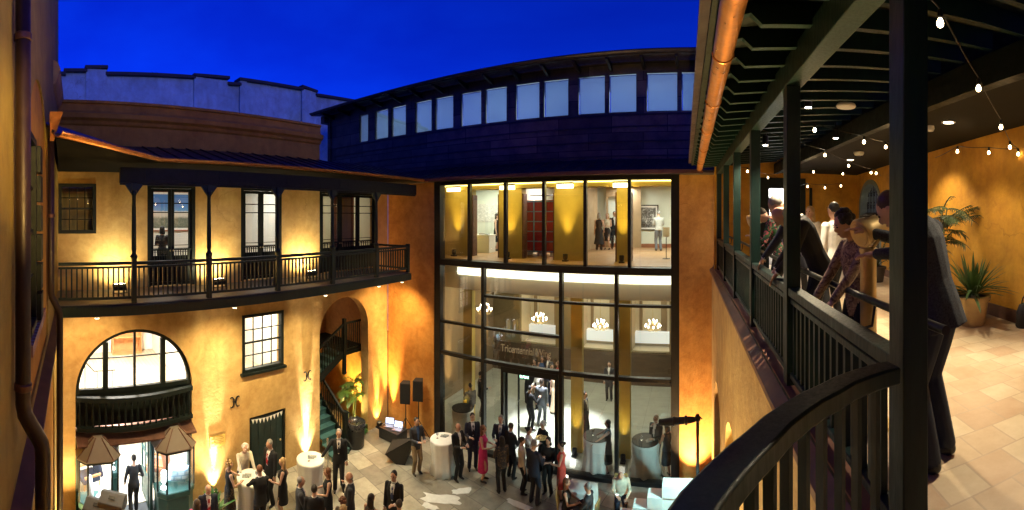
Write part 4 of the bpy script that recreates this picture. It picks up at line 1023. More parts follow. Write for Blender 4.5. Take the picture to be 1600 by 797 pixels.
# scrolled iron gate
gt_ = thing('iron_gate', TB @ Vector((c_,.2,FZ)), 'black scrolled iron gate in the arched opening at the back of the gallery', 'gate')
b = MB(TB)
for i in range(13):
    u = g0+.15+(g1-g0-.3)*i/12; du=(u-c_)/(r_-.13); zt = FZ+1.75+.60*math.sqrt(max(0,1-du*du)); b.tube([(u,.2,FZ+.05),(u,.2,zt-.01)],.011,5)
b.build('bars', BLACKM, gt_)
for (z,s) in ((.9,1),(1.35,-1),(1.75,1),(2.1,-1)):
    b = MB(TB)
    for k in range(6):
        u = g0+.28+(g1-g0-.5)*k/5.2
        b.tube([(u+.10*(1-.08*j)*math.cos(j*.8)*s,.18,FZ+z+.13*(1-.08*j)*math.sin(j*.8)) for j in range(12)],.011,5)
    b.build('scrollwork', BLACKM, gt_)
b = MB(TB); b.box(g0+.13,g1-.13,.17,.23,FZ+1.52,FZ+1.57); b.build('crossbar', BLACKM, gt_)
b = MB(TB); b.box(g0+.13,g1-.13,.17,.23,FZ+.04,FZ+.09); b.build('crossbar', BLACKM, gt_)
TE = TG @ wall_frame((0,11.6,0),(1,0,0),(0,1,0))
dx0,dx1 = 11.6*math.tan((1186-1070)/FL), 11.6*math.tan((1258-1070)/FL)
dz1 = FZ+2.55
holed(TE, [(AE-.1,FZ-.01),(dx0,FZ-.01),(dx0,dz1),(dx1,dz1),(dx1,FZ-.01),(5.1,FZ-.01),(5.1,9.9),(AE-.1,9.9)], [], 0, .3).build('end_wall', GALO, gb)
b = MB(TE); b.box(dx0-.0,dx0+.28,-.05,.15,FZ,dz1); b.box(dx1-.28,dx1,-.05,.15,FZ,dz1); b.box(dx0+.28,dx1-.28,-.047,.147,dz1-.30,dz1); b.build('door_frame', GREENB, gb)
b = MB(TE); b.box(dx0+.2,dx1-.2,.9,.95,FZ,dz1); b.build('room_wall', plain('lit_white_wall',(.8,.8,.78),.7), gb)
lamp('AREA', TE @ Vector(((dx0+dx1)/2,.5,FZ+2.4)), 60, (.95,1,1), gb, .6, TE @ Vector(((dx0+dx1)/2,.7,FZ)), name='doorway_lamp')
b = MB(TB); b.box(-2,g0-.15,-.035,-.002,FZ+.001,FZ+.17); b.build('skirting', plain('dark_tile_skirting',(.13,.055,.035),.4,0,.3,8), gb)
b = MB(TE); b.box(3.55,3.62,-.07,-.002,FZ,9.0); b.build('pipe', GREENB, gb)
# ceiling: rafters, boards, beams, flat soffit by the back wall
BZ = 9.33
gbox(AE-.06,AE+.09,-3,11.6,BZ,BZ+.24,name='eave_beam',mat=GREEN,bevel=.008)
gbox(2.5,2.62,-3,11.6,BZ+.05,BZ+.33,name='inner_beam',mat=GREENB)
gbox(2.62,5.6,-3,11.6,9.42,9.46,name='soffit',mat=plain('olive_soffit',(.010,.009,.005),.8,spec=.2))
def rz_(a): return 9.62+.10*(a-.3)
b = MB(TG); b.prism([(.18,rz_(.18)),(2.9,rz_(2.9)+.0),(2.9,rz_(2.9)+.05),(.18,rz_(.18)+.05)], lambda a,z:(a,-3,z), lambda a,z:(a,11.75,z)); b.build('roof_boards', GREENB, gb)
b = MB(TG); b.prism([(.10,rz_(.1)+.055),(5.8,rz_(5.8)+.4),(5.8,rz_(5.8)+.44),(.10,rz_(.1)+.09)], lambda a,z:(a,-3,z), lambda a,z:(a,11.75,z)); b.build('roof', ROOF, gb)
raf = None
for i in range(34):
    y = -1.6+.40*i
    if y > 11.5: break
    if raf is None:
        q = MB(); q.prism([(.24,rz_(.24)-.035),(.34,rz_(.34)-.10),(.44,rz_(.44)-.075),(.52,rz_(.52)-.155),(2.5,rz_(2.5)-.16),(2.5,rz_(2.5)-.002),(.24,rz_(.24)-.002)], lambda a,z:(a,-.03,z), lambda a,z:(a,.03,z))
        o = q.build('rafter', GREEN); raf = o.data; bpy.data.objects.remove(o)
    o = bpy.data.objects.new('rafter', raf); COL.objects.link(o); o.parent = gb
    o.matrix_basis = wmat(gb).inverted() @ TG @ Matrix.Translation((0,y,0))
b = MB(TG); b.bar((.24,-2,rz_(.2)-.03),(.36,11.7,rz_(.2)-.03),.03,.14); b.build('fascia', GREENB, gb)
g2 = thing('gutter', TG @ Vector((.3,5,9.5)), 'big glowing copper gutter running along the eave of the right gallery', 'gutter')
b = MB(); gutter([TG @ Vector((.27+.0122*y, y, 9.53)) for y in (-2,0,2,4,6,8,10,11.75)], .085).build('trough', COPPER, g2, True)
for y in (1.2,2.2,3.4,4.8,6.4,8.2,10.2):
    b = MB(); c0 = TG @ Vector((.27+.0122*y,y,9.53)); s_ = (TG.to_3x3() @ Vector((1,0,0)))
    b.tube([c0+s_*math.cos(PI+PI*k/10)*.089+Vector((0,0,math.sin(PI+PI*k/10)*.089)) for k in range(11)], .008, 6)
    b.build('seam_ring', COPPER, g2)
# posts and balustrade
PB = [1.58,3.57,5.52,7.47,9.42,11.38]
for y in PB:
    p = gbox(AE-.06,AE+.065,y-.065,y+.065,FZ-.02 if y>2 else FZ-.3,BZ-.001,name='post',mat=GREEN,bevel=.006)
    if y < 2:
        pass
for y0,y1 in zip(PB[:-1],PB[1:]):
    a,c = y0+.066,y1-.066
    b = MB(TG); b.box(AE-.05,AE+.05,a,c,FZ+.79,FZ+.86); b.box(AE-.03,AE+.03,a,c,FZ+.72,FZ+.765); b.box(AE-.035,AE+.035,a,c,FZ+.08,FZ+.13)
    rl = b.build('balustrade', GREEN, gb, bevel=.006)
    n = 16
    for i in range(n):
        u = a+(c-a)*(i+.5)/n; b = MB(TG); b.box(AE-.018,AE+.018,u-.018,u+.018,FZ+.131,FZ+.719); b.build('baluster', GREEN, rl)
# inner handrail
hr = thing('handrail', TG @ Vector((1.2,5,FZ)), 'round black metal handrail set just inside the right gallery railing', 'handrail')
b = MB(TG); b.tube([(1.17,1.63,FZ+.93),(1.17,11.2,FZ+.93)],.024,12); b.build('rail', BLACKM, hr, 'auto')
for y in (2.4,4.4,6.4,8.4,10.4):
    b = MB(TG); b.tube([(1.17,y,FZ+.91),(1.15,y,FZ+.78),(.985,y,FZ+.76)],.010,6); b.build('bracket', BLACKM, hr)
# curved corner landing and its handrail in front of the camera
ld = thing('curved_railing', (.2,1.2,FZ), 'curved dark green handrail with square balusters sweeping across the near corner', 'railing')
CR = [(.80,1.60),(.71,1.59),(.632,1.567),(.54,1.53),(.452,1.47),(.37,1.42),(.293,1.355),(.215,1.28),(.153,1.2),(.095,1.13),(.044,1.06),(.005,1.0),(-.03,.94),(-.06,.87),(-.09,.78),(-.115,.67),(-.13,.55),(-.14,.40),(-.145,.2),(-.145,-.2)]
CR = [(x-.0,y) for x,y in CR]
def strip(pts, w0, w1, z0, z1):
    rings = []
    for i,(x,y) in enumerate(pts):
        t = (Vector(pts[min(i+1,len(pts)-1)])-Vector(pts[max(i-1,0)])).normalized(); n_ = Vector((-t.y,t.x))   # n_ points to the courtyard or the landing
        p = Vector((x,y)); a = p+n_*w0; c = p+n_*w1
        rings.append([(a.x,a.y,z0),(c.x,c.y,z0),(c.x,c.y,z1),(a.x,a.y,z1)])
    return rings
b = MB(); b.rings(strip(CR,-.005,.098,FZ+.79,FZ+.862)); b.build('top_rail', GREEN, ld, 'auto', bevel=.010)
b = MB(); b.rings(strip(CR,.018,.08,FZ+.07,FZ+.12)); b.build('bottom_rail', GREEN, ld)
acc=0; k=0; last=None
for i in range(len(CR)-1):
    p,q = Vector(CR[i]),Vector(CR[i+1]); L_=(q-p).length; s=0
    while acc+ (L_-s) >= .105:
        s += .105-acc; acc=0; c=p+(q-p)*(s/L_); t=(q-p).normalized(); n_=Vector((-t.y,t.x)); c=c+n_*.047
        b = MB(); b.obox((c.x,c.y,FZ+.455),(.022,.036,.668),(0,0,math.atan2(t.y,t.x))); b.build('baluster', GREEN, ld)
    acc += L_-s
b = MB(); sl=[(x,y) for x,y in CR]
b.rings(strip(CR,-.0,.10,FZ-.30,FZ-.005)); b.build('landing_edge', GREENB, ld)
# ---- string lights
def strand(name_label, pts, sag=.06, drop=.06):
    pts = [Vector(p) for p in pts]
    t = thing('string_light', pts[0], name_label, 'string lights', 'festoon bulbs strung under the gallery roof')
    path = []
    for p,q in zip(pts[:-1],pts[1:]):
        for j in range(6): u=j/6; path.append(p.lerp(q,u)-Vector((0,0,sag*4*u*(1-u))))
    path.append(pts[-1])
    b = MB(); b.tube(path,.005,5); b.build('cable', BLACKM, t)
    return t
def bulb(t, p, s=1.0):
    b = MB(); b.lathe((p[0],p[1],p[2]),[(.012*s,.0),(.016*s,-.005*s),(.016*s,-.045*s),(.010*s,-.05*s)],8); so = b.build('socket', BLACKM, t)
    b = MB(); b.lathe((p[0],p[1],p[2]-.048*s),[(.009*s,0),(.017*s,-.015*s),(.020*s,-.028*s),(.017*s,-.042*s),(.007*s,-.05*s)],12); b.build('bulb', BULB, so, True)
def P(px,py,h): 
    return onR(px,py,FL*h/(HOR-py))
def SP(label, lst, ends):
    pts = [P(*q) for q in lst]
    up = Vector((0,0,.10))
    full = ([Vector(ends[0])] if ends[0] is not None else [])+[p+Vector((0,0,.055)) for p in pts]+([Vector(ends[1])] if ends[1] is not None else [])
    t = strand(label, full, .015)
    for p in pts: bulb(t, p+Vector((0,0,.05)))
    cen = sum(pts,Vector())/len(pts)
    for p in pts[0::2][:2]: lamp('POINT', p+Vector((0,0,-.16)), 1.5, (1,.62,.25), t, .04)
    return t
SP('string of lit bulbs hanging steeply from the near ceiling to the orange wall',[(1469,29,1.08),(1529,133,.98),(1564,195,.92),(1578,227,.88),(1591,238,.86)],(TG @ Vector((1.05,1.85,9.5)), TG @ Vector((4.05,3.9,9.0))))
SP('short string of lit bulbs along the orange wall above the tall bamboo palm',[(1496,234,.97),(1545,236,.93)],(TG @ Vector((4.28,6.3,9.25)), P(1591,232,.9)))
SP('string of lit bulbs crossing the middle of the gallery under the rafters',[(1273,200,1.02),(1350,219,1.0),(1384,227,1.0)],(TG @ Vector((1.0,5.4,9.5)), TG @ Vector((4.4,7.0,9.3))))
SP('string of lit bulbs slanting across the gallery towards the iron gate',[(1289,240,.98),(1326,257,.92),(1361,268,.88),(1369,269,.88)],(TG @ Vector((1.0,5.5,9.35)), TG @ Vector((4.75,9.4,9.2))))
SP('string of lit bulbs near the far end wall above the doorway',[(1168,266,1.0),(1200,276,.95),(1271,267,1.0),(1317,270,1.0)],(TG @ Vector((1.0,9.4,9.35)), TG @ Vector((4.6,11.4,9.3))))
SP('lowest string of lit bulbs on the far end wall right of the doorway',[(1262,290,.72),(1289,292,.72),(1314,289,.74)],(TG @ Vector((2.9,11.4,9.0)), TG @ Vector((4.4,11.5,9.0))))
# ceiling fittings
def spot_fit(px,py,h,label,power,target,size=1.0):
    p = P(px,py,h); t = thing('ceiling_spotlight',p,label,'spotlight','small black spotlights under the gallery rafters')
    b = MB(); b.lathe((p.x,p.y,p.z),[(.045,0),(.05,.005),(.05,.16),(.02,.17),(.02,.24)],14); b.build('housing', BLACKM, t, 'auto')
    b = MB(); b.lathe((p.x,p.y,p.z+.001),[(.040,0),(.040,-.004)],14); b.build('lens', emit('spot_lens',(1,.9,.7),30), t)
    lamp('SPOT',(p.x,p.y,p.z-.02),power,(1,.80,.52),t,.04,target,95,.6)
spot_fit(1263,168,1.36,'black cylinder spotlight hanging nearest under the rafters',420,TG @ Vector((1.0,4.4,FZ)))
spot_fit(1306,216,1.2,'black cylinder spotlight farther along near the ceiling detector',200,TG @ Vector((1.3,6.0,FZ)))
spot_fit(1196,227,1.2,'black cylinder spotlight farthest away near the end wall',200,TG @ Vector((1.0,7.9,FZ)))
def dl(a,bq,label,power,tgt):
    c = TG @ Vector((a,bq,9.418)); t = thing('ceiling_downlight',c,label,'downlight','recessed downlights in the gallery soffit')
    b = MB(); b.lathe(c,[(.09,0),(.09,-.012),(.07,-.014),(.065,-.002)],20); b.build('ring', WHITEP, t, 'auto')
    b = MB(); b.lathe(c,[(.064,-.003),(.064,-.006)],20); b.build('lens', HOTW, t)
    lamp('SPOT',c-Vector((0,0,.03)),power,(1,.83,.58),t,.05,tgt,100,.6)
dl(3.0,2.6,'recessed downlight over the tiled floor at the right edge',230,TG @ Vector((2.3,1.7,FZ)))
dl(3.2,4.4,'recessed downlight above the potted yucca',85,TG @ Vector((3.5,4.7,FZ)))
dl(3.55,5.9,'added recessed downlight above the tall bamboo palm',90,TG @ Vector((4.1,6.0,FZ+.6)))  # added to brighten the gallery back wall
dl(3.5,8.4,'added recessed downlight near the iron gate',80,TG @ Vector((4.4,8.6,FZ+.6)))  # also added, lifts the far part of the back wall
spot = TG @ Vector((.45,.6,9.30)); t = thing('added_wall_spot', spot, 'added black spotlight under the gallery eave aimed at the near wall', 'spotlight')  # added lamp out of view, brightens the near wall
b = MB(); b.lathe((spot.x,spot.y,spot.z),[(.05,0),(.055,.01),(.055,.16),(.02,.18)],14); b.build('housing', BLACKM, t, 'auto')
b = MB(); b.lathe((spot.x,spot.y,spot.z-.001),[(.045,0),(.045,-.006)],14); b.build('lens', HOTW, t)
lamp('SPOT',spot-Vector((0,0,.04)),1100,(1,.64,.16),t,.05,(-5.6,.1,8.4),30,.9)
c = P(1342,240,1.18); t = thing('smoke_detector',c,'round white detector on the gallery soffit beyond the first posts','detector')
b = MB(); b.lathe(c,[(.10,.03),(.10,.0),(.08,-.03),(.03,-.04)],20); b.build('body', WHITEP, t, 'auto'); b = MB(); b.lathe(c,[(.03,-.041),(.03,-.05)],12); b.build('sensor', BLACKM, t)
c = P(1322,166,1.19); t = thing('ceiling_speaker',c,'flat round white speaker between the gallery rafters','speaker')
b = MB(); b.lathe(c,[(.10,.02),(.11,0),(.10,-.015),(.02,-.018)],20); b.build('cover', WHITEP, t, 'auto')
c = P(1453,201,1.0); t = thing('wall_sensor',c,'small white sensor on the soffit edge beside the near post','detector')
b = MB(); b.lathe(c,[(.05,.03),(.055,0),(.04,-.03)],16); b.build('body', WHITEP, t, 'auto')
# ================================================================ people
def cloth(name, col, rough=.8, var=.15): return plain('cloth_'+name, col, rough, 0, var, 12, .12, .3, 90)
SKIN = {'light': plain('skin_light',(.50,.29,.20),.5,0,.06,10), 'tan': plain('skin_tan',(.36,.20,.13),.5,0,.06,10), 'brown': plain('skin_brown',(.16,.08,.05),.5,0,.06,10)}
C = dict(black=cloth('black',(.012,.012,.014)), navy=cloth('navy',(.018,.022,.040)), char=cloth('charcoal',(.035,.036,.042)), grey=cloth('grey',(.12,.13,.15)),
    white=cloth('white',(.72,.71,.68)), cream=cloth('cream',(.60,.54,.42)), red=cloth('red',(.45,.045,.035)), coral=cloth('coral',(.55,.075,.055)), magenta=cloth('magenta',(.48,.025,.13)),
    khaki=cloth('khaki',(.20,.15,.09)), pink=cloth('pink',(.60,.10,.28)), silver=cloth('silver',(.38,.38,.36)), blue=cloth('blue',(.05,.10,.22)), brown=cloth('brown',(.07,.045,.03)), denim=cloth('denim',(.022,.028,.042)), shoe=plain('black_leather',(.012,.011,.010),.35), tieR=cloth('tie_red',(.42,.02,.02)), tieB=cloth('tie_blue',(.05,.07,.16)), tieD=cloth('tie_dark',(.02,.02,.025)), gown=cloth('gold_gown',(.55,.42,.28)))
def floral(name, base, c1, c2, sc=9):
    m, nt, b = newmat(name); v = coords(nt); t = nt.nodes.new('ShaderNodeTexVoronoi'); t.inputs['Scale'].default_value = sc
    nn = nt.nodes.new('ShaderNodeVectorMath'); nn.operation='ADD'; ns = nt.nodes.new('ShaderNodeTexNoise'); ns.inputs['Scale'].default_value=6; link(nt,v,ns.inputs['Vector']); link(nt,v,nn.inputs[0]); link(nt,ns.outputs['Color'],nn.inputs[1])
    link(nt, nn.outputs[0], t.inputs['Vector'])
    sp = nt.nodes.new('ShaderNodeSeparateColor'); link(nt, t.outputs['Color'], sp.inputs[0])
    r = nt.nodes.new('ShaderNodeValToRGB'); r.color_ramp.interpolation='CONSTANT'; e = r.color_ramp.elements
    e[0].position=0; e[0].color=(*base,1); e[1].position=.45; e[1].color=(*c1,1); n_=e.new(.75); n_.color=(*c2,1)
    link(nt, sp.outputs[0], r.inputs[0]); link(nt, r.outputs[0], b.inputs['Base Color']); b.inputs['Roughness'].default_value=.8; return m
C['floral_green'] = floral('green_floral_cloth',(.012,.03,.02),(.03,.12,.05),(.45,.10,.14),16)
C['floral_dark'] = floral('dark_floral_cloth',(.015,.012,.012),(.10,.06,.03),(.03,.02,.02),14)
C['mottled'] = floral('mottled_brown_cloth',(.24,.155,.10),(.34,.24,.16),(.12,.07,.05),22)
m_,nt_,b_ = newmat('grey_tweed'); v_ = coords(nt_); f_ = noise(nt_,v_,90,3,.8); link(nt_, ramp(nt_,f_,[(.35,(.014,.017,.024)),(.65,(.050,.056,.068))]), b_.inputs['Base Color']); b_.inputs['Roughness'].default_value=.9; bump(nt_,b_,f_,.3,.004); C['tweed']=m_
HAIR = {k: plain('hair_'+k, c, .5, 0, .35, 30, .3, .4, 70, (1,1,.25)) for k,c in dict(black=(.010,.009,.009), brown=(.05,.028,.015), dark=(.022,.014,.010), blond=(.36,.23,.10), grey=(.25,.24,.23), white=(.62,.60,.57), auburn=(.13,.05,.022)).items()}
EYE_M = plain('dark_eye',(.012,.01,.009),.2); LIP_M = plain('lip',(.30,.10,.085),.5)

def ik(a, b, l1, l2, pole):
    d = b - a; L_ = min(d.length, (l1+l2)*.999); d = d.normalized(); b = a + d*L_
    x = (l1*l1 - l2*l2 + L_*L_)/(2*L_); h = math.sqrt(max(0, l1*l1-x*x))
    p = pole - d*pole.dot(d); p = p.normalized() if p.length > 1e-5 else Vector((0,-1,0))
    return a + d*x + p*h, b
HANDS = dict(down=(.235,.06,.80), hold=(.13,.30,1.14), reach=(.22,.46,1.08), mouth=(.05,.17,1.46), out=(.48,.22,1.0), pocket=(.21,.07,.88), chest=(.06,.24,1.22), hip=(.24,.02,.95), phone=(.06,.30,.98), lap=(.16,.36,.62), rail=(.24,.42,.92), tray=(.20,.34,1.26))

def person(pos, yaw, h, label, top='navy', bot=None, style='suit', shirt='white', tie=None, hair='brown', cut='short', skin='light', L='down', Rr='down',
           lean=0, head=(0,0), sit=False, stride=0, vox=.018, group=None, near=False, bare=False, skirt_len=.5, shoes='shoe', female=False, twist=0, off=(0,0), poles=None, crane=0):
    """a figure facing local +Y; heights in a 1.75 m frame, scaled to h"""
    s = h/1.75; bot = bot or top; sk = SKIN[skin]
    mats = []; 
    def mi(m):
        if m not in mats: mats.append(m)
        return mats.index(m)
    SK, TP, BT, SHO = mi(sk), mi(C[top]), mi(C[bot]), mi(C[shoes])
    B = MB(); post = MB()
    zs = -.44 if sit else 0
    hipz = .93+zs
    lean_r = R(lean); piv = Vector((0,0,hipz))
    Rl = Matrix.Rotation(-lean_r, 3, 'X') @ Matrix.Rotation(R(twist),3,'Z')
    def up(p): return piv + Rl @ (Vector((p[0],p[1],p[2]+zs)) - piv)
    nseg = 16
    def tor(z, rx, ry, y=0, k=None): return [up((rx*math.cos(2*PI*a/nseg), y+ry*math.sin(2*PI*a/nseg), z)) for a in range(nseg)]
    f = .90 if female else 1.0
    suit = style in ('suit','tux','jacket','vest','shirt')
    # torso
    if suit:
        hem = .80 if style in ('suit','tux','jacket') else .92
        B.rings([tor(hem,.175*f,.128,-.005), tor(.95,.172*f,.125), tor(1.08,.158*f,.112), tor(1.20,.178*f,.122), tor(1.33,.195*f,.125,-.005), tor(1.41,.185*f,.100,-.012), tor(1.455,.125*f,.080,-.015), tor(1.485,.062,.062,-.012)], TP)
    else:
        bust = .135 if female else .12
        B.rings([tor(.84,.165,.125,-.01), tor(.95,.172,.128,-.01), tor(1.09,.132,.100), tor(1.20,.145,.115,.005), tor(1.29,.158,bust,.012), tor(1.38,.165,.098,-.005), tor(1.43,.135,.075,-.012), tor(1.455,.06,.055,-.01)], TP)
        if female:
            for sx in (-1,1): B.ell(up((sx*.068,.085,1.275)),(.062,.058,.062),10,8,Rl,TP)
    # shirt front and tie
    if style in ('suit','tux') :
        q = mi(C[shirt]); B.rings([[up((w*math.cos(2*PI*a/8), .112+.020*math.sin(2*PI*a/8)+yo, z)) for a in range(8)] for z,w,yo in ((1.10,.008,.002),(1.2,.022,.006),(1.32,.040,.002),(1.42,.050,-.028),(1.47,.052,-.055))], q)
        if tie: t_ = mi(C[tie]); B.rings([[up((w*math.cos(2*PI*a/8), .130+.012*math.sin(2*PI*a/8)+yo, z)) for a in range(8)] for z,w,yo in ((1.13,.022,.0),(1.25,.026,.004),(1.38,.016,-.012),(1.425,.022,-.028))], t_)
        B.rings([[up((.060*math.cos(2*PI*a/12), -.008+.060*math.sin(2*PI*a/12), z)) for a in range(12)] for z in (1.465,1.505)], q)
    elif style == 'vest':
        q = mi(C['black']); B.rings([tor(.92,.176*f,.130),tor(1.1,.164*f,.118),tor(1.25,.183*f,.128),tor(1.34,.14*f,.128)], q)
    # neck and head
    Rn = Rl @ Euler((R(-crane),0,0)).to_matrix(); n0 = up((0,-.012,1.44)); nk = n0 + Rn @ Vector((0,.007,.11))
    B.tube([n0, nk + Rn @ Vector((0,.005,.02))], [.058*(.9 if female else 1),.052*(.9 if female else 1)], 12, SK)
    Rh = Rl @ Euler((R(-head[0]-crane*.6),0,R(head[1]))).to_matrix()
    hc = nk + Rh @ Vector((0,.022,.095))
    def H(p): return hc + Rh @ Vector(p)
    B.ell(hc,(.073,.090,.108),20,14,Rh,SK)
    B.ell(H((0,.028,-.058)),(.052,.058,.058),14,10,Rh,SK)                     # jaw
    B.ell(H((0,.095,-.012)),(.014,.020,.026),8,6,Rh,SK)                       # nose
    for sx in (-1,1): B.ell(H((sx*.074,-.002,-.008)),(.012,.020,.030),8,6,Rh,SK)
    for sx in (-1,1):
        post.ell(H((sx*.031,.0835,.012)),(.0125,.008,.0075),8,6,Rh,mi(EYE_M))
        post.ell(H((sx*.031,.0855,.033)),(.020,.007,.0045),8,6,Rh,mi(HAIR[hair]))
    post.ell(H((0,.0845,-.058)),(.022,.008,.006),8,6,Rh,mi(LIP_M))
    # legs / skirt
    ft = {}
    for sx in (-1,1):
        hip = up((sx*.088,0,.90)) if sit else Vector((sx*.088,0,.90))
        if sit: ank = Vector((sx*.11,.44+.03*sx,.085)); pole = Vector((0,1,1))
        else:
            ank = Vector((sx*.105, sx*stride, .085 + (.05 if stride and sx*stride<0 else 0))); pole = Vector((0,1,0))
        kn, ank = ik(hip, ank, .43, .41, pole)
        bare = style in ('dress',)
        k = SK if bare else BT
        if bare: B.tube([hip, hip.lerp(kn,.5), kn, kn.lerp(ank,.3), ank],[.08,.066,.05,.052,.034],12,k)
        else: B.tube([hip, hip.lerp(kn,.5), kn, kn.lerp(ank,.5), ank+Vector((0,0,-.03))],[.098,.086,.070,.064,.062],12,k)
        fwd = Vector((sx*.10,1,0)).normalized()
        B.ell(ank+Vector((0,-.02,-.045)),(.038,.045,.038),10,8,None,SHO)
        B.tube([ank+Vector((0,-.02,-.05)), ank+fwd*.09+Vector((0,0,-.058)), ank+fwd*.165+Vector((0,0,-.062))],[.040,.038,.024],10,SHO)
        ft[sx]=ank
    if style in ('dress','gown'):
        z1 = .93-skirt_len+zs*0
        if sit:
            B.rings([[Vector((.19*math.cos(2*PI*a/14), yy, .47+.10*math.sin(2*PI*a/14))) for a in range(14)] for yy in (-.1,.15,.40,.46)], BT)
        else:
            w = .20 if style=='dress' else .26
            B.rings([[Vector((rx*math.cos(2*PI*a/nseg)*(1+.04*math.sin(5*2*PI*a/nseg)), ry*math.sin(2*PI*a/nseg)*(1+.04*math.cos(6*2*PI*a/nseg)), z)) for a in range(nseg)] for z,rx,ry in ((z1,w,w*.82),(z1+skirt_len*.5,.19,.145),(.96,.172,.13),(1.06,.135,.105))], BT)
    # arms and hands
    sleeveless = style in ('dress','gown') or bare
    for sx,spec in ((-1,L),(1,Rr)):
        sh = up((sx*(.182*f),-.012,1.405))
        if isinstance(spec,str):
            hx,hy,hz = HANDS[spec]; tgt = Vector((sx*hx,hy,hz+zs*(0 if spec=='lap' else 1)))
            if lean and spec not in ('rail','lap'): tgt = up((sx*hx,hy,hz))
        else: tgt = Vector(spec)
        tgt = tgt
        el, wr = ik(sh, tgt, .285, .255, poles or Vector((sx*.5,-.5,-.85)))
        k = SK if sleeveless else TP
        if style == 'vest': k = mi(C['white'])
        r0 = (.047,.040,.036,.031,.026) if k==SK else (.064,.056,.048,.044,.038)
        B.tube([sh, sh.lerp(el,.5), el, el.lerp(wr,.5), wr],list(r0),10,k)
        B.ell(sh,(.066,.066,.066) if k!=SK else (.052,.052,.052),10,8,None,k)
        if suit and k!=SK: B.tube([wr-(wr-el).normalized()*.02, wr+(wr-el).normalized()*.012],.034,8,mi(C[shirt]) if style in('suit','tux') else k)
        d = (wr-el).normalized(); 
        if isinstance(spec,str) and spec in ('hold','mouth','phone','chest','tray'): d = (d+Vector((-sx*.5,.2,.25))).normalized()
        side = d.cross(Vector((0,0,1))); side = side.normalized() if side.length>.1 else Vector((0,1,0))
        nrm = side.cross(d).normalized()
        pc = wr+d*.050; Rp = Matrix((side,d,nrm)).transposed()
        B.tube([wr-d*.02, wr+d*.02],.025,8,SK); B.ell(pc,(.040,.050,.020),12,8,Rp,SK)
        curl = .9 if spec in ('hold','mouth','phone','tray') else .45
        for fi,(o,l) in enumerate(((-.030,.062),(-.011,.074),(.009,.070),(.028,.054))):
            a0 = pc+side*o+d*.036; a1 = a0+(d-nrm*curl*.45).normalized()*l*.5; a2 = a1+(d-nrm*curl*1.5).normalized()*l*.5
            (post).tube([a0-d*.02,a0,a1,a2],[.0095,.0095,.0088,.0070],6,SK)
        tb = pc-side*sx*.0-side*.036-d*.020 if sx>0 else pc+side*.036-d*.020
        sg = -1 if sx>0 else 1
        post.tube([tb, tb+(side*sg*.7+d*.7-nrm*.2).normalized()*.036, tb+(side*sg*.35+d-nrm*.5).normalized()*.066],[.012,.0105,.0085],6,SK)
    # union into one continuous surface
    def to_world(p): return p*s
    raw = bpy.data.meshes.new('raw'); raw.from_pydata([tuple(p*s) for p in B.v],[],B.f); raw.update()
    import bmesh
    bm = bmesh.new(); bm.from_mesh(raw); bmesh.ops.recalc_face_normals(bm, faces=bm.faces); bmesh.ops.triangulate(bm, faces=bm.faces[:]) if False else None; bm.to_mesh(raw); bm.free()
    tmp = bpy.data.objects.new('raw', raw); COL.objects.link(tmp)
    md = tmp.modifiers.new('r','REMESH'); md.mode='VOXEL'; md.voxel_size=vox; md.adaptivity=0
    sm = tmp.modifiers.new('s','SMOOTH'); sm.factor=.5; sm.iterations=2
    dg = bpy.context.evaluated_depsgraph_get(); dg.update(); me = bpy.data.meshes.new_from_object(tmp.evaluated_get(dg))
    bpy.data.objects.remove(tmp); bpy.data.meshes.remove(raw)
    tree = BVHTree.FromPolygons([p*s for p in B.v], B.f)
    idx = [B.m[tree.find_nearest(p.center)[2]] for p in me.polygons]
    nv = len(me.vertices); vs = [tuple(v.co) for v in me.vertices]+[tuple(p*s) for p in post.v]
    fs = [tuple(p.vertices) for p in me.polygons]+[tuple(nv+i for i in q) for q in post.f]
    idx += post.m
    me2 = bpy.data.meshes.new('person'); me2.from_pydata(vs,[],fs); bpy.data.meshes.remove(me)
    for m in mats: me2.materials.append(m)
    me2.polygons.foreach_set('material_index', idx); me2.polygons.foreach_set('use_smooth',[True]*len(fs)); me2.update()
    o = bpy.data.objects.new('person', me2); COL.objects.link(o)
    o.location = pos; o.rotation_euler = (0,0,R(yaw)); tag(o,label,'person',group)
    # hair
    hb = MB()
    def hell(c, rad, jit=.0):
        cc = H(c); n_,m__ = (26,16) if near else (16,10); base=len(hb.v); hb.ell(cc,rad,n_,m__,Rh)
        if jit:
            for i in range(base,len(hb.v)):
                d=(hb.v[i]-cc); hb.v[i] = cc + d*(1+random.uniform(-jit,jit))
    if cut == 'bald':
        hell((0,-.030,-.020),(.079,.072,.045),.03)
    elif cut == 'short': hell((0,-.022,.030),(.080,.088,.094),.03)
    elif cut == 'thin': hell((0,-.026,.026),(.078,.080,.088),.02)
    elif cut == 'bun':
        hell((0,-.022,.028),(.082,.092,.096),.03); hell((0,-.115,.06),(.042,.042,.042),.04)
    elif cut in ('long','bob'):
        hell((0,-.024,.026),(.086,.094,.100),.03)
        ln = .19 if cut=='long' else .11
        rr=[]
        for z,w,dep,y in ((.03,.086,.07,-.035),(-.05,.094,.062,-.045),(-.05-ln*.5,.100,.055,-.055),(-.05-ln,.085,.035,-.06)):
            rr.append([H((w*math.cos(2*PI*a/16)*(1+.05*math.sin(a*2.7)), y+dep*math.sin(2*PI*a/16), z)) for a in range(16)])
        hb.rings(rr)
    elif cut == 'curly':
        for _ in range(26):
            a=random.uniform(0,2*PI); e_=random.uniform(-.3,1.4); c_=(.075*math.cos(a)*math.cos(e_), -.03+.07*math.sin(a)*math.cos(e_), .03+.085*math.sin(e_))
            if c_[1]<.045 or c_[2]>.08: hell(c_,(.034,.034,.034),.05)
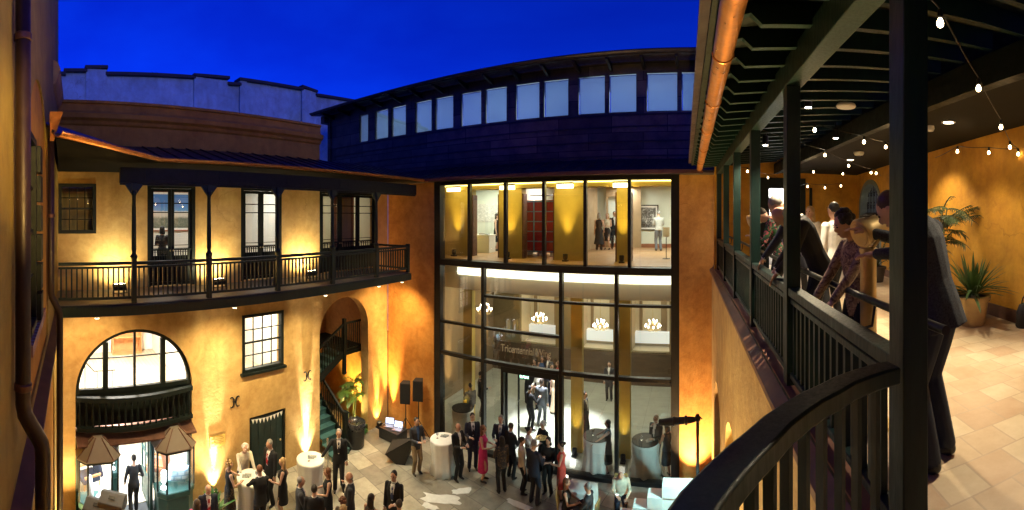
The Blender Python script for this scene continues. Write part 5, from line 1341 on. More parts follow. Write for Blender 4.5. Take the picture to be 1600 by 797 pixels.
    hb.v = [p*s for p in hb.v]
    ho = hb.build('hair', HAIR[hair], None, True); ho.parent = o
    return o, H, s, up

def ground_at(px, head, h):
    r = FL*(EYE-h)/(head-HOR); a = bear(px); return Vector((r*math.sin(a), r*math.cos(a), 0))
def face(pos, tgt):
    d = Vector(tuple(tgt)[:2])-Vector(tuple(pos)[:2]); return math.degrees(math.atan2(d.y,d.x))-90
T1 = Vector((-9.95,5.62,0)); T2 = Vector((-9.76,7.49,0)); T3 = Vector((-7.57,11.07,0))
# --- courtyard guests
def g(px, hy, h, tgt, label, **k):
    p = ground_at(px, hy, h) if not k.get('at') else Vector((*k['at'],0))
    k.pop('at',None)
    y = face(p, tgt) if not isinstance(tgt,(int,float)) else tgt
    return person(p, y, h, label, **k)
PERS = []
# in the shop doorway
person(TW @ Vector((2.66,-.02,0)), 88, 1.64, 'woman in a black sleeveless top and trousers walking into the lit shop', top='black', bot='black', style='blouse', bare=True, female=True, hair='dark', cut='short', L=(-.24,.12,.92), Rr=(.22,.20,1.02), stride=.16)
g(325,755,1.75,(-8.6,3.9),'balding man in a dark suit and red tie beside the right display case', top='navy', tie='tieR', hair='grey', cut='bald', Rr='hold', head=(18,0))
g(308,781,1.60,(-9.6,4.3),'long haired woman in a pink top at the bottom edge near the display case', top='pink', bot='black', style='blouse', female=True, hair='brown', cut='long')
g(0,0,1.66,T1,'blonde woman in a black and gold sleeveless gown at the cocktail table by the wall', at=(-10.02,4.98), top='black', bot='floral_dark', style='gown', female=True, hair='blond', cut='curly', L='reach', Rr='hold', skirt_len=.75)
g(0,0,1.74,T1,'white haired guest in a cream jacket leaning over the cocktail table by the wall', at=(-10.62,5.72), top='cream', bot='char', style='jacket', hair='white', cut='curly', L='reach', Rr='reach', lean=14)
g(0,0,1.84,T1,'tall grey haired man in a black suit and red tie before the green door', at=(-10.10,6.32), top='black', tie='tieR', hair='grey', cut='short', L='down', Rr='pocket', head=(12,0))
g(0,0,1.74,T1,'dark suited man with his back turned at the cocktail table by the wall', at=(-9.26,5.50), top='black', hair='auburn', cut='short', L='reach', Rr='reach', lean=6)
g(0,0,1.66,T1,'blonde woman in a short black dress at the cocktail table by the wall', at=(-9.40,6.28), top='black', bot='black', style='dress', female=True, hair='blond', cut='long', L='hold', Rr='hip', skirt_len=.42)
g(540,673,1.80,(-8.3,7.3),'grey haired man in a dark suit and tie touching the steel stanchion post', at=(-9.42,8.30), top='black', tie='tieD', hair='grey', cut='short', L='down', Rr=(.50,.20,1.02), stride=.06)
g(513,737,1.64,(-8.9,6.0),'woman in a black lace dress holding a small clutch in front of the balding man', at=(-8.35,6.98), top='black', bot='black', style='dress', female=True, hair='auburn', cut='bob', L='hold', Rr='hold', skirt_len=.6)
g(547,740,1.76,(-8.4,6.5),'bald man in a dark suit with a hand at his chin among the front guests', at=(-7.70,7.16), top='char', tie='tieD', hair='grey', cut='bald', Rr='mouth')
g(494,768,1.75,(-8.6,6.9),'dark haired man in a black suit seen from behind at the bottom edge', at=(-7.90,6.18), top='black', hair='dark', cut='short')
g(548,770,1.64,10,'woman with thick auburn curls seen from behind at the bottom edge', at=(-7.25,6.52), top='floral_dark', bot='black', style='blouse', female=True, hair='auburn', cut='curly')
g(585,770,1.66,(-6.9,8.0),'dark haired woman in a wine dress facing the man in the blue tie', at=(-6.86,7.06), top='floral_dark', bot='floral_dark', style='dress', female=True, hair='dark', cut='long', Rr='hold')
g(615,740,1.80,(-6.6,7.0),'black haired man in a black suit and blue tie near the bottom edge', at=(-6.90,7.92), top='black', tie='tieB', hair='black', cut='short', L='hold', Rr='down')
g(622,782,1.70,(-6.9,7.8),'dark haired guest cut by the bottom edge below the man in the blue tie', at=(-6.2,7.30), top='navy', hair='dark', cut='short', Rr='hold')
g(656,648,1.76,(-7.4,10.2),'man in a dark jacket and khaki trousers holding a glass beside the loudspeakers', at=(-8.22,10.52), top='char', bot='khaki', style='suit', shirt='blue', hair='dark', cut='short', L='hold', Rr='hold')
g(716,655,1.74,(-6.5,10.9),'balding man in a black dinner jacket and open white shirt beside the draped table', at=(-6.98,11.02), top='black', style='tux', hair='dark', cut='bald', L='hold', Rr='hold')
g(740,647,1.80,(-6.4,11.2),'tall man in a dark suit standing behind the balding man in the dinner jacket', at=(-6.86,11.72), top='navy', tie='tieD', hair='dark', cut='short', L='pocket', Rr='hold')
g(757,663,1.70,(-5.6,11.5),'woman in a fitted magenta dress talking near the museum doors', at=(-6.27,11.36), top='magenta', bot='magenta', style='dress', female=True, hair='auburn', cut='long', L='hold', Rr='hold', skirt_len=.62)
g(780,652,1.80,(-5.8,11.2),'grey haired man in a navy suit and blue tie behind the woman in magenta', at=(-5.98,12.02), top='navy', tie='tieB', hair='grey', cut='short', L='down', Rr='hold')
g(785,680,1.66,(-6.1,11.6),'woman in a dark gold patterned jacket and black trousers facing the woman in magenta', at=(-5.50,11.12), top='floral_dark', bot='black', style='jacket', female=True, hair='black', cut='long', L='hold', Rr='down')
g(830,665,1.64,(-4.5,12.2),'waiter in a black waistcoat and white sleeves offering a tray at the museum doors', at=(-5.02,12.02), top='white', bot='black', style='vest', female=True, hair='black', cut='bun', L='tray', Rr='tray')
g(848,655,1.64,(-5.0,11.9),'white haired woman in black standing in the museum doorway by the tray', at=(-4.72,12.50), top='black', bot='black', style='jacket', female=True, hair='white', cut='curly', Rr='hold')
g(843,687,1.82,(-4.2,12.0),'big grey haired man in a dark suit seen from behind at the museum doors', at=(-4.45,11.05), top='navy', hair='grey', cut='short', L='down', Rr='hold')
g(855,682,1.66,(-4.3,11.0),'short dark haired woman in black between the grey haired man and the woman in coral', at=(-4.22,11.62), top='black', bot='black', style='blouse', female=True, hair='dark', cut='bob', L='hold', Rr='hold')
g(873,686,1.66,(-4.5,11.3),'woman in a coral red lace dress outside the museum doors', at=(-3.78,11.52), top='coral', bot='coral', style='dress', female=True, hair='black', cut='bun', L='hold', Rr='hip', skirt_len=.55)
g(890,745,1.66,(-2.8,10.7),'seated long haired woman in a black dress beside the low white table', at=(-3.34,10.58), top='black', bot='black', style='dress', female=True, hair='auburn', cut='long', sit=True, L='lap', Rr='hold')
g(925,750,1.76,(-3.2,10.5),'seated grey haired man in a dark suit beside the low white table', at=(-2.70,10.44), top='char', tie='tieR', hair='grey', cut='short', sit=True, L='lap', Rr='lap')
g(970,728,1.74,190,'white haired man in a cream jacket sitting and looking down at his phone', at=(-2.02,11.42), top='cream', bot='navy', style='jacket', hair='white', cut='bald', sit=True, L='lap', Rr=(.10,.34,.66), head=(38,0), lean=12)
# --- inside the glass wing
def inside(px, feet, zf, h, yaw, label, **k):
    r = FL*(EYE-zf)/(feet-HOR); a = bear(px)
    return person(Vector((r*math.sin(a), r*math.cos(a), zf)), yaw, h, label, vox=.022, **k)
LF, UF = .03, 6.63
inside(868,645,LF,1.70,10,'woman in a pale gold evening gown inside the museum doors', top='gown', bot='gown', style='gown', female=True, hair='blond', cut='bun', skirt_len=.85)
inside(846,665,LF,1.80,0,'man in a grey suit walking away inside the museum doors', top='grey', hair='dark', cut='short', stride=.08)
inside(828,672,LF,1.68,-30,'waiter in black carrying a white tray inside the museum doors', top='black', bot='black', style='shirt', hair='black', cut='short', Rr='tray')
inside(836,618,LF,1.66,150,'woman in a short black dress far inside the lobby', top='black', bot='black', style='dress', female=True, hair='dark', cut='bob', skirt_len=.42)
inside(857,616,LF,1.8,170,'man in a charcoal suit far inside the lobby beside the gown', top='char', hair='dark', cut='short')
inside(847,614,LF,1.68,190,'woman in a blue dress far inside the lobby between two dark figures', top='blue', bot='blue', style='dress', female=True, hair='brown', cut='long')
inside(751,650,LF,1.80,-60,'man in a black suit behind the glass left of the entrance', top='black', tie='tieD', hair='dark', cut='short', Rr='hold')
inside(735,668,LF,1.70,60,'dark dressed guest beside the round table behind the first glass bay', top='char', bot='black', style='shirt', hair='dark', cut='short', L='hold')
inside(913,690,LF,1.80,-100,'man in a dark suit standing in the lobby behind the glass at the amber pier', top='char', hair='dark', cut='short')
inside(950,738,LF,1.66,100,'woman in a dark dress reaching over the cloth covered table behind glass', top='black', bot='black', style='dress', female=True, hair='dark', cut='bob', L='reach', Rr='reach', skirt_len=.6)
inside(1025,735,LF,1.78,150,'white haired man drinking beside the cloth covered table behind glass', top='black', hair='white', cut='short', L='hold', Rr='mouth')
inside(1042,745,LF,1.66,40,'woman with bare arms facing the drinking man behind glass', top='char', bot='char', style='dress', female=True, hair='dark', cut='bob', L='hold', Rr='hold')
inside(952,625,LF,1.7,180,'dark clothed guest far back in the lobby above the tables', top='char', hair='dark', cut='short')
inside(776,392,UF,1.66,-80,'woman in a short black dress beside the faint mural upstairs', top='black', bot='black', style='dress', female=True, hair='dark', cut='bob', L='hold')
inside(936,391,UF,1.68,0,'woman in a long black dress seen from behind in the upstairs gallery', top='black', bot='black', style='gown', female=True, hair='grey', cut='bob', L='down', Rr='hip', skirt_len=.65)
inside(949,390,UF,1.68,170,'blonde woman in a pale top and black skirt upstairs facing the long dress', top='cream', bot='black', style='dress', female=True, hair='blond', cut='long', L='hold', Rr='hold')
inside(960,389,UF,1.76,200,'man in black half hidden beside the upstairs doorway', top='black', hair='dark', cut='short')
inside(1029,392,UF,1.78,20,'guest in a silver top and grey trousers viewing the framed photograph', top='silver', bot='grey', style='shirt', hair='grey', cut='short', L='hold', Rr='hold')
person(TW @ Vector((3.95,1.5,6.2)), 70, 1.66, 'dark haired woman in black seen through the first balcony door', top='char', bot='black', style='blouse', female=True, hair='black', cut='bob', vox=.022, L='hold', Rr='hold')
person(TW @ Vector((9.45,.9,6.2)), -90, 1.78, 'man in a dark suit and white shirt behind the last balcony door', top='black', style='tux', hair='grey', cut='short', vox=.022, Rr='hold')
inside(842,640,LF,1.66,160,'woman in a white blouse holding a plate in the lit museum entrance', top='white', bot='black', style='blouse', female=True, hair='dark', cut='bob', L='hold', Rr='hold')
inside(862,634,LF,1.78,-150,'man in a navy suit facing out in the lit museum entrance', top='navy', tie='tieB', hair='dark', cut='short', Rr='hold')
inside(826,630,LF,1.72,40,'man in a black suit at the left side of the lit museum entrance', top='black', hair='brown', cut='short', L='hold')
inside(872,622,LF,1.64,120,'woman in a red dress deep inside the lit museum entrance', top='red', bot='red', style='dress', female=True, hair='auburn', cut='long', Rr='hold')
g(0,0,1.72,(-5.4,12.2),'man in a black suit standing close behind the woman in the patterned jacket', at=(-5.55,11.85), top='black', tie='tieD', hair='brown', cut='short', Rr='hold')
g(0,0,1.66,(-4.5,11.6),'woman in black with a cream scarf top left of the grey haired man', at=(-4.95,11.35), top='cream', bot='black', style='jacket', female=True, hair='dark', cut='bun', L='hold', Rr='down')
g(0,0,1.76,(-7.9,6.9),'man in a charcoal suit cut by the bottom edge among the front guests', at=(-8.35,6.1), top='char', tie='tieR', hair='grey', cut='thin', Rr='hold')
g(0,0,1.64,(-7.2,7.2),'woman in a navy dress cut by the bottom edge left of the wine dress', at=(-7.05,6.35), top='navy', bot='navy', style='dress', female=True, hair='blond', cut='bob', Rr='hold')
# --- on the right gallery (near; finer)
def gp(a,b): return TG @ Vector((a,b,FZ))
gy = math.degrees(GAL_ROT)
o_,H_,s_,up_ = person(gp(1.40,4.18), 78+gy, 1.78, 'balding man in a black suit leaning far over the gallery rail', top='black', style='suit', hair='grey', cut='bald', lean=25, crane=48, head=(6,-6), vox=.010, near=True, L=(-.20,.44,.90), Rr=(.14,.50,.82))
person(gp(1.36,5.0), 72+gy, 1.80, 'man with short grey hair in a navy suit looking down from the gallery', top='navy', style='suit', hair='grey', cut='short', lean=10, crane=36, head=(12,0), vox=.011, near=True, L=(-.22,.38,.92), Rr=(.18,.38,.92))
person(gp(1.45,6.20), 60+gy, 1.72, 'guest in a green floral shirt bending to the far brass viewer', top='floral_green', bot='black', style='shirt', hair='dark', cut='short', lean=16, crane=45, head=(10,0), vox=.012, near=True, L=(-.16,.40,1.18), Rr=(.18,.40,.95))
person(gp(2.25,7.3), 140+gy, 1.64, 'blonde woman in a pale pink top in the gallery crowd', top='cream', bot='black', style='blouse', female=True, hair='blond', cut='long', vox=.014, near=True)
person(gp(2.06,5.55), 25+gy, 1.66, 'black haired person in a white shirt with their back turned on the gallery', top='white', bot='black', style='shirt', hair='black', cut='short', vox=.012, near=True)
person(gp(1.36,3.06), 104+gy, 1.54, 'brown haired woman in a mottled brown jacket leaning on the gallery handrail', top='mottled', bot='black', style='jacket', female=True, hair='dark', cut='curly', lean=7, crane=26, head=(2,-10), vox=.010, near=True, L=(-.10,.46,.86), Rr=(.24,.42,.80))
man = person(gp(1.43,2.06), 30+gy, 1.76, 'man in a grey tweed jacket and jeans looking into the near brass viewer', top='tweed', bot='denim', style='jacket', hair='brown', cut='short', lean=17, crane=52, head=(-4,20), vox=.009, near=True, L=(.02,.46,1.22), Rr=(.08,.58,1.36), poles=Vector((.9,-.35,-.45)))
# ================================================================ furniture and equipment
LINEN = plain('white_linen',(.72,.70,.66),.85,0,.05,4,.1,.3,30)
def cocktail_table(c, label, r=.40, h=1.07, cloth_r=.36, group='cocktail tables under floor length white cloths', items=True):
    c = Vector(c); t = thing('cocktail_table', c, label, 'table', group)
    b = MB(); b.lathe(c,[(.28,0),(.28,.03),(.05,.06),(.04,.9),(.04,h-.03),(r,h-.028),(r,h-.004)],20); b.build('stand', BLACKM, t, 'auto')
    q = MB(); n = 48; rings = []
    for z,rr,am in ((h+.004,r*.6,0),(h+.005,r*.97,0),(h-.005,r*1.02,.0),(h-.06,r*1.02,.015),(h*.55,cloth_r*.98,.045),(h*.25,cloth_r*1.05,.07),(.015,cloth_r*1.16,.085)):
        rings.append([(c.x+(rr*(1+am*math.sin(11*2*PI*a/n+z*2)+am*.5*math.sin(7*2*PI*a/n)))*math.cos(2*PI*a/n), c.y+(rr*(1+am*math.sin(11*2*PI*a/n+z*2)+am*.5*math.sin(7*2*PI*a/n)))*math.sin(2*PI*a/n), z) for a in range(n)])
    q.rings(rings[::-1]); q.build('tablecloth', LINEN, t, True)
    return t
def glass(c, label='stemmed glass on a white table', h=.17):
    b = MB(); b.lathe(c,[(.032,0),(.032,.004),(.004,.01),(.004,h*.5),(.03,h*.62),(.036,h*.8),(.030,h),(.028,h),(.033,h*.8),(.004,h*.56)],12)
    return tag(b.build('wine_glass', PANEB, None, 'auto'), label, 'glass', 'stemmed glasses on the tables')
def napkins(c, label, rz):
    b = MB(Matrix.Translation(c) @ Matrix.Rotation(rz,4,'Z')); b.box(-.10,.10,-.07,.07,0,.012); b.box(-.03,.15,-.02,.10,.0125,.02)
    return tag(b.build('paper_napkin', plain('printed_card',(.25,.26,.24),.6,0,.5,20)), label, 'napkin')
cocktail_table(T1,'white draped cocktail table by the ochre wall with five guests round it')
cocktail_table(T2,'white draped cocktail table standing empty right of the green door')
cocktail_table(T3,'white draped cocktail table beside the loudspeakers and the glass wing')
for c,l in (((-9.0,13.75),'white draped cocktail table behind the first glass bay'),):
    p = onR(733,645,16.0); cocktail_table((-8.15,13.2,.031),l,group='draped cocktail tables inside the lobby')
for px,top,l in ((928,690,'white draped cocktail table behind glass by the amber pier'),(1008,690,'white draped cocktail table behind glass nearest the right wall')):
    p = onZ(px,top,1.10); cocktail_table((p.x,max(p.y,13.2),.031),l,r=.44,cloth_r=.42,group='draped cocktail tables inside the lobby')
    glass((p.x-.12,max(p.y,13.2)-.05,1.107),'stemmed glass on the '+l.replace('white draped ','')); napkins(Vector((p.x+.12,max(p.y,13.2)-.08,1.107)),'dark printed card on the '+l.replace('white draped ',''),.4)
for c,dx,dy,l in ((T1,.1,.1,'stemmed glass on the crowded table by the ochre wall'),(T3,-.15,-.1,'stemmed glass on the table beside the loudspeakers'),(T2,.08,-.12,'stemmed glass on the empty draped table')):
    glass((c.x+dx,c.y+dy,1.076),l)
napkins(T3+Vector((-.05,.12,1.076)),'small dark card pile on the table beside the loudspeakers',.3)
napkins(T1+Vector((-.1,-.12,1.076)),'small dark card pile on the crowded table by the ochre wall',1.0)
napkins(T2+Vector((-.02,.05,1.076)),'small dark card on the empty draped table',.8)
# low table and folding chairs
t = thing('low_table',(-3.05,11.12,0),'low square table under a white cloth between the seated guests','table')
b = MB(); b.box(-3.43,-2.67,10.86,11.40,.70,.73); b.build('top', LINEN, t, bevel=.006)
q = MB(); n=40; rg=[]
for z,k in ((.732,1.0),(.70,1.02),(.35,1.05),(.12,1.08)):
    rg.append([(-3.05+.39*k*max(-1,min(1,1.25*math.cos(2*PI*a/n)))*(1+.02*math.sin(9*a)), 11.13+.28*k*max(-1,min(1,1.25*math.sin(2*PI*a/n))), z) for a in range(n)])
q.rings(rg[::-1]); q.build('tablecloth', LINEN, t, True)
def folding_chair(p, yaw, label):
    M = Matrix.Translation(Vector((*p,0))) @ Matrix.Rotation(R(yaw),4,'Z'); t = thing('gilt_chair',Vector((*p,0)),label,'chair','gold ballroom chairs of the seated guests')
    GC = plain('gilt_wood',(.40,.27,.10),.4,.3,.1)
    b = MB(M); b.box(-.20,.20,-.20,.20,.41,.45); b.build('seat', plain('ivory_pad',(.6,.55,.45),.7), t, bevel=.01)
    for sx in (-1,1):
        b = MB(M); b.tube([(sx*.19,-.21,0),(sx*.18,-.20,.45),(sx*.17,-.26,.90)],.014,8); b.build('leg', GC, t)
        b = MB(M); b.tube([(sx*.19,.19,0),(sx*.18,.18,.42)],.014,8); b.build('leg', GC, t)
    b = MB(M); b.bar((-.17,-.258,.89),(.17,-.258,.89),.03,.05); b.build('back_rail', GC, t)
    for k in range(5):
        b = MB(M); x=-.12+.06*k; b.tube([(x,-.205,.46),(x,-.256,.87)],.007,6); b.build('spindle', GC, t)
for p,tg,l in (((-3.34,10.58),(-2.8,10.7),'gold chair under the seated long haired woman'),((-2.70,10.44),(-3.2,10.5),'gold chair under the seated grey haired man')):
    folding_chair(p, face((*p,0),(*tg,0)), l)
folding_chair((-2.02,11.42),190,'gold chair under the white haired man with the phone')
b = MB(); b.obox((-2.07,11.08,.70),(.07,.14,.010),(R(-30),0,0)); tag(b.build('phone', emit('phone_glow',(.8,.9,1),2)), 'glowing phone in the lap of the white haired man', 'phone')
for (p,l) in (((-3.9,12.2),'square white lantern at the foot of the glass right of the entrance'),((-2.28,12.25),'square white lantern outside the glass behind the man with the phone')):
    t = thing('lantern',(*p,0),l,'lantern','square white lanterns by the glass')
    b = MB(); b.box(p[0]-.09,p[0]+.09,p[1]-.09,p[1]+.09,0,.03); b.build('base', WHITEP, t)
    b = MB(); b.box(p[0]-.085,p[0]+.085,p[1]-.085,p[1]+.085,.031,.24); b.build('shade', emit('lantern_shade',(1,.93,.78),2.2), t, bevel=.01)
# trays
b = MB(); tc_ = Vector((-4.66,12.22,1.26)); b.lathe(tc_,[(.17,0),(.19,.012),(.18,.012),(.165,.004)],24); tag(b.build('serving_tray', BRASS, None, 'auto'), 'round tray of small bites held at the museum doors', 'tray')
for i in range(9):
    a=2*PI*i/9; b = MB(); b.ell((tc_.x+.10*math.cos(a),tc_.y+.10*math.sin(a),tc_.z+.026),(.022,.022,.02),8,6); tag(b.build('canape', plain('canape_food',(.55,.38,.15),.6)), 'small bite on the round tray at the museum doors','food','small bites on the round tray')
# loudspeakers on poles
def speaker(px, topy, boty, label, Y=12.0):
    a = onY(px,topy,Y); z0 = onY(px,boty,Y).z
    t = thing('loudspeaker', (a.x,Y,z0), label, 'speaker', 'black loudspeakers on pole stands')
    M = Matrix.Translation((a.x,Y,0)) @ Matrix.Rotation(R(28),4,'Z')
    b = MB(M); h=a.z-z0; b.prism([(-.19,-.16),(.19,-.16),(.14,.17),(-.14,.17)], lambda x,y:(x,y,z0), lambda x,y:(x,y,a.z)); b.build('cabinet', plain('black_texture_paint',(.012,.012,.013),.6,0,.2,20,.2), t, bevel=.01)
    b = MB(M); b.box(-.175,.175,-.175,-.161,z0+.02,a.z-.02); b.build('grille', plain('black_grille',(.02,.02,.022),.45,.5,.3,60), t)
    s = thing('speaker_stand',(a.x,Y,0), label.replace('loudspeaker','tripod stand under the loudspeaker'), 'stand', 'tripod stands of the loudspeakers')
    b = MB(M); b.tube([(0,0,.12),(0,0,z0-.002)],[.022,.017],10); b.build('pole', BLACKM, s)
    for k in range(3):
        an = 2*PI*k/3+.4; b = MB(M); b.tube([(0,0,.75),(.42*math.cos(an),.42*math.sin(an),.02)],.013,8); b.tube([(0,0,.3),(.25*math.cos(an),.25*math.sin(an),.32)],.010,6); b.build('leg', BLACKM, s)
speaker(634,597,629,'left black loudspeaker against the orange corner wall',11.95)
speaker(654,593,625,'right black loudspeaker, nearer the glass wing',12.1)
# black fabric softbox pyramid standing on its face
c = Vector((-9.0,10.75,0)); t = thing('softbox', c, 'black pyramid shaped fabric softbox tilted on the paving near the loudspeakers', 'softbox')
b = MB(); M = Matrix.Translation(c+Vector((0,0,.36))) @ Euler((R(18),R(38),R(30))).to_matrix().to_4x4(); b.M = M
b.rings([[(-.38,-.34,-.30),(.38,-.34,-.30),(.38,.34,-.30),(-.38,.34,-.30)],[(-.05,-.05,.62),(.05,-.05,.62),(.05,.05,.62),(-.05,.05,.62)]]); b.build('shell', plain('black_fabric',(.012,.012,.013),.75,0,.2,5), t)
b = MB(M)
for sx,sy in ((-1,-1),(1,-1),(1,1),(-1,1)): b.tube([(sx*.385,sy*.345,-.30),(sx*.055,sy*.055,.62)],.010,6)
b.build('ribs', BLACKM, t); b = MB(M); b.box(-.06,.06,-.06,.06,.621,.70); b.build('speed_ring', STEEL, t)
# lighting desk: two open laptops on a black case
lc = onZ(614,668,.42)
t = thing('equipment_case',(lc.x,lc.y,0),'black equipment case on the paving carrying two laptops','case')
b = MB(); b.box(lc.x-.45,lc.x+.45,lc.y-.28,lc.y+.28,.02,.40); b.build('body', plain('black_case',(.015,.015,.016),.5), t, bevel=.012)
for sx in (-1,1):
    for sy in (-1,1): b = MB(); b.box(lc.x+sx*.42-.04,lc.x+sx*.42+.04,lc.y+sy*.25-.04,lc.y+sy*.25+.04,.0,.019); b.build('foot', STEEL, t)
for i,(dx,rz_a,l) in enumerate(((-.20,.5,'open laptop with a blue screen on the left of the equipment case'),(.20,.35,'open laptop with a blue screen on the right of the equipment case'))):
    M = Matrix.Translation((lc.x+dx,lc.y,.402)) @ Matrix.Rotation(rz_a,4,'Z'); q = thing('laptop', M @ Vector((0,0,0)), l, 'laptop', 'open laptops on the equipment case')
    b = MB(M); b.box(-.17,.17,-.12,.12,0,.02); b.build('keyboard', STEEL, q)
    b = MB(M @ Matrix.Translation((0,.12,.02)) @ Matrix.Rotation(R(-20),4,'X')); b.box(-.17,.17,0,.012,0,.23); b.build('lid', BLACKM, q)
    m,nt,bs = newmat('laptop_screen%s'%'ab'[i]); f = noise(nt,coords(nt),16,2); r_ = ramp(nt,f,[(.4,(.05,.10,.35)),(.55,(.25,.45,.8)),(.65,(.9,.9,.9))]); link(nt,r_,bs.inputs['Emission Color']); bs.inputs['Emission Strength'].default_value=1.6
    b = MB(M @ Matrix.Translation((0,.12,.02)) @ Matrix.Rotation(R(-20),4,'X')); b.box(-.155,.155,-.004,-.001,.015,.215); b.build('screen', m, q)
b = MB(); b.tube([(lc.x-.5,lc.y+.2,.02),(lc.x-1.0,lc.y+.5,.015),(lc.x-1.3,lc.y+.9,.015),(lc.x-1.45,lc.y+1.2,.02)],.012,6); tag(b.build('cable', BLACKM), 'black cable running from the equipment case to the corner uplight', 'cable')
# trash bin with liner
bc_ = onZ(556,697,0); t = thing('waste_bin', bc_, 'round black waste bin with a bag folded over its rim beside the arched passage', 'bin')
b = MB(); b.lathe(bc_,[(.26,0),(.30,.05),(.33,.86),(.31,.86),(.28,.1)],28); b.build('body', plain('black_plastic',(.014,.014,.015),.5,0,.2,6), t, 'auto')
b = MB(); b.rings([[(bc_.x+r_*(1+.02*math.sin(9*a))*math.cos(2*PI*a/36),bc_.y+r_*(1+.02*math.sin(9*a))*math.sin(2*PI*a/36),z) for a in range(36)] for r_,z in ((.345,.66),(.34,.75),(.345,.87),(.32,.89),(.29,.80))]); b.build('liner', plain('bin_bag',(.02,.02,.022),.25,0,.2,8,.3,.5,12), t, True)
# stanchion
sp_ = onZ(512,735,0); t = thing('stanchion', sp_, 'polished steel stanchion post at the foot of the passage stairs', 'stanchion')
b = MB(); b.lathe(sp_,[(.17,0),(.17,.02),(.03,.045),(.026,.06)],24); b.build('base', STEEL, t, 'auto'); b = MB(); b.lathe(sp_,[(.026,.06),(.026,.95),(.036,.955),(.036,1.0),(.02,1.03),(.004,1.035)],14); b.build('post', STEEL, t, 'auto')
# stage monitors at the bottom left
def monitor(px,py,z,label,rz):
    p = onR(px,py,9.2); p.z=0; t = thing('stage_monitor',p,label,'speaker','grey wedge speakers at the bottom left')
    M = Matrix.Translation((p.x,p.y,0)) @ Matrix.Rotation(rz,4,'Z')
    zz = onR(px,py,9.2).z
    b = MB(M); b.prism([(-.22,zz-.28),(.22,zz-.28),(.20,zz-.06),(.05,zz),(-.2,zz-.12)], lambda y,z:(-.28,y,z), lambda y,z:(.28,y,z)); b.build('cabinet', plain('grey_speaker_paint',(.07,.07,.068),.55,0,.1,20,.1), t, bevel=.015)
    b = MB(M); b.prism([(.215,zz-.262),(.222,zz-.262),(.207,zz-.075),(.200,zz-.075)], lambda y,z:(-.25,y,z), lambda y,z:(.25,y,z)); b.build('grille', BLACKM, t)
    b = MB(M); b.obox((-.0,-.06,zz-.045),(.14,.07,.012),(R(25),0,0)); b.build('handle', BLACKM, t)
    b = MB(M); b.tube([(0,0,.02),(0,0,zz-.285)],.02,8); b.lathe((0,0,0),[(.2,0),(.2,.02),(.03,.04)],20); b.build('stand', BLACKM, t)
monitor(176,772,0,'larger grey wedge speaker in front of the left display case',R(60))
monitor(152,783,0,'smaller grey wedge speaker at the bottom left edge below the display case',R(60))
# white patches standing in for light reflected on the flagstones
def gleam(px,py,sx,sy,rz,label,seed):
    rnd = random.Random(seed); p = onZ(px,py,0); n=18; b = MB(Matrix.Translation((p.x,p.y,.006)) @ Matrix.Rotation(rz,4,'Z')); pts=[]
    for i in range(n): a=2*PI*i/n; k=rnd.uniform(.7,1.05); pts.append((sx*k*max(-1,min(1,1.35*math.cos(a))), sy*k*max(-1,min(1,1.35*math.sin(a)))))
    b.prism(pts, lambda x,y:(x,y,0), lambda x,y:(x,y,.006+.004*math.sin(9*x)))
    tag(b.build('light_patch', plain('light_patch_white',(.62,.63,.61),.5,0,.1,6,.3,.5,9)), label, 'gleam', 'white patches standing in for light on the flagstones')
gleam(690,780,.60,.22,R(25),'long white painted-light patch lying flat on the flagstones in front of the draped table',3)
gleam(722,768,.30,.14,R(40),'medium white painted-light patch beside the longest patch on the flagstones',5)
gleam(672,792,.26,.12,R(5),'small white painted-light patch nearest the bottom edge on the flagstones',8)
gleam(810,789,.42,.12,R(-8),'narrow white painted-light patch on the flagstones before the big grey haired man',11)
# boom lamp arm by the right pier
bp = onR(1090,655,10.8); t = thing('boom_stand',(bp.x,bp.y,0),'tall black stand with a padded boom arm in front of the right orange pier','stand')
b = MB(); b.tube([(bp.x,bp.y,.05),(bp.x,bp.y,bp.z+.12)],[.045,.04],10); b.build('pole', BLACKM, t)
for k in range(3):
    an=2*PI*k/3; b = MB(); b.tube([(bp.x,bp.y,.9),(bp.x+.5*math.cos(an),bp.y+.5*math.sin(an),.02)],.018,8); b.build('leg', BLACKM, t)
e_ = onR(1030,660,10.9)
b = MB(); dv=(e_-bp); b.tube([bp+dv*.02,bp+dv*.2,bp+dv*.45,bp+dv*.7,bp+dv*.85,e_],[.05,.085,.09,.10,.085,.075],12); b.build('boom_arm', plain('black_wrap',(.012,.012,.012),.7,0,.3,14,.4), t, True)
for q_ in (.3,.62):
    b = MB(); m_p = bp+dv*q_; b.ell(m_p,(.06,.12,.12),12,8); b.build('clamp', BLACKM, t)
b = MB(); b.ell(bp+Vector((0,0,.02)),(.08,.08,.10),12,8); b.tube([bp+Vector((.02,0,.1)),bp+Vector((.12,0,.0))],.015,6); b.build('knuckle', BLACKM, t)
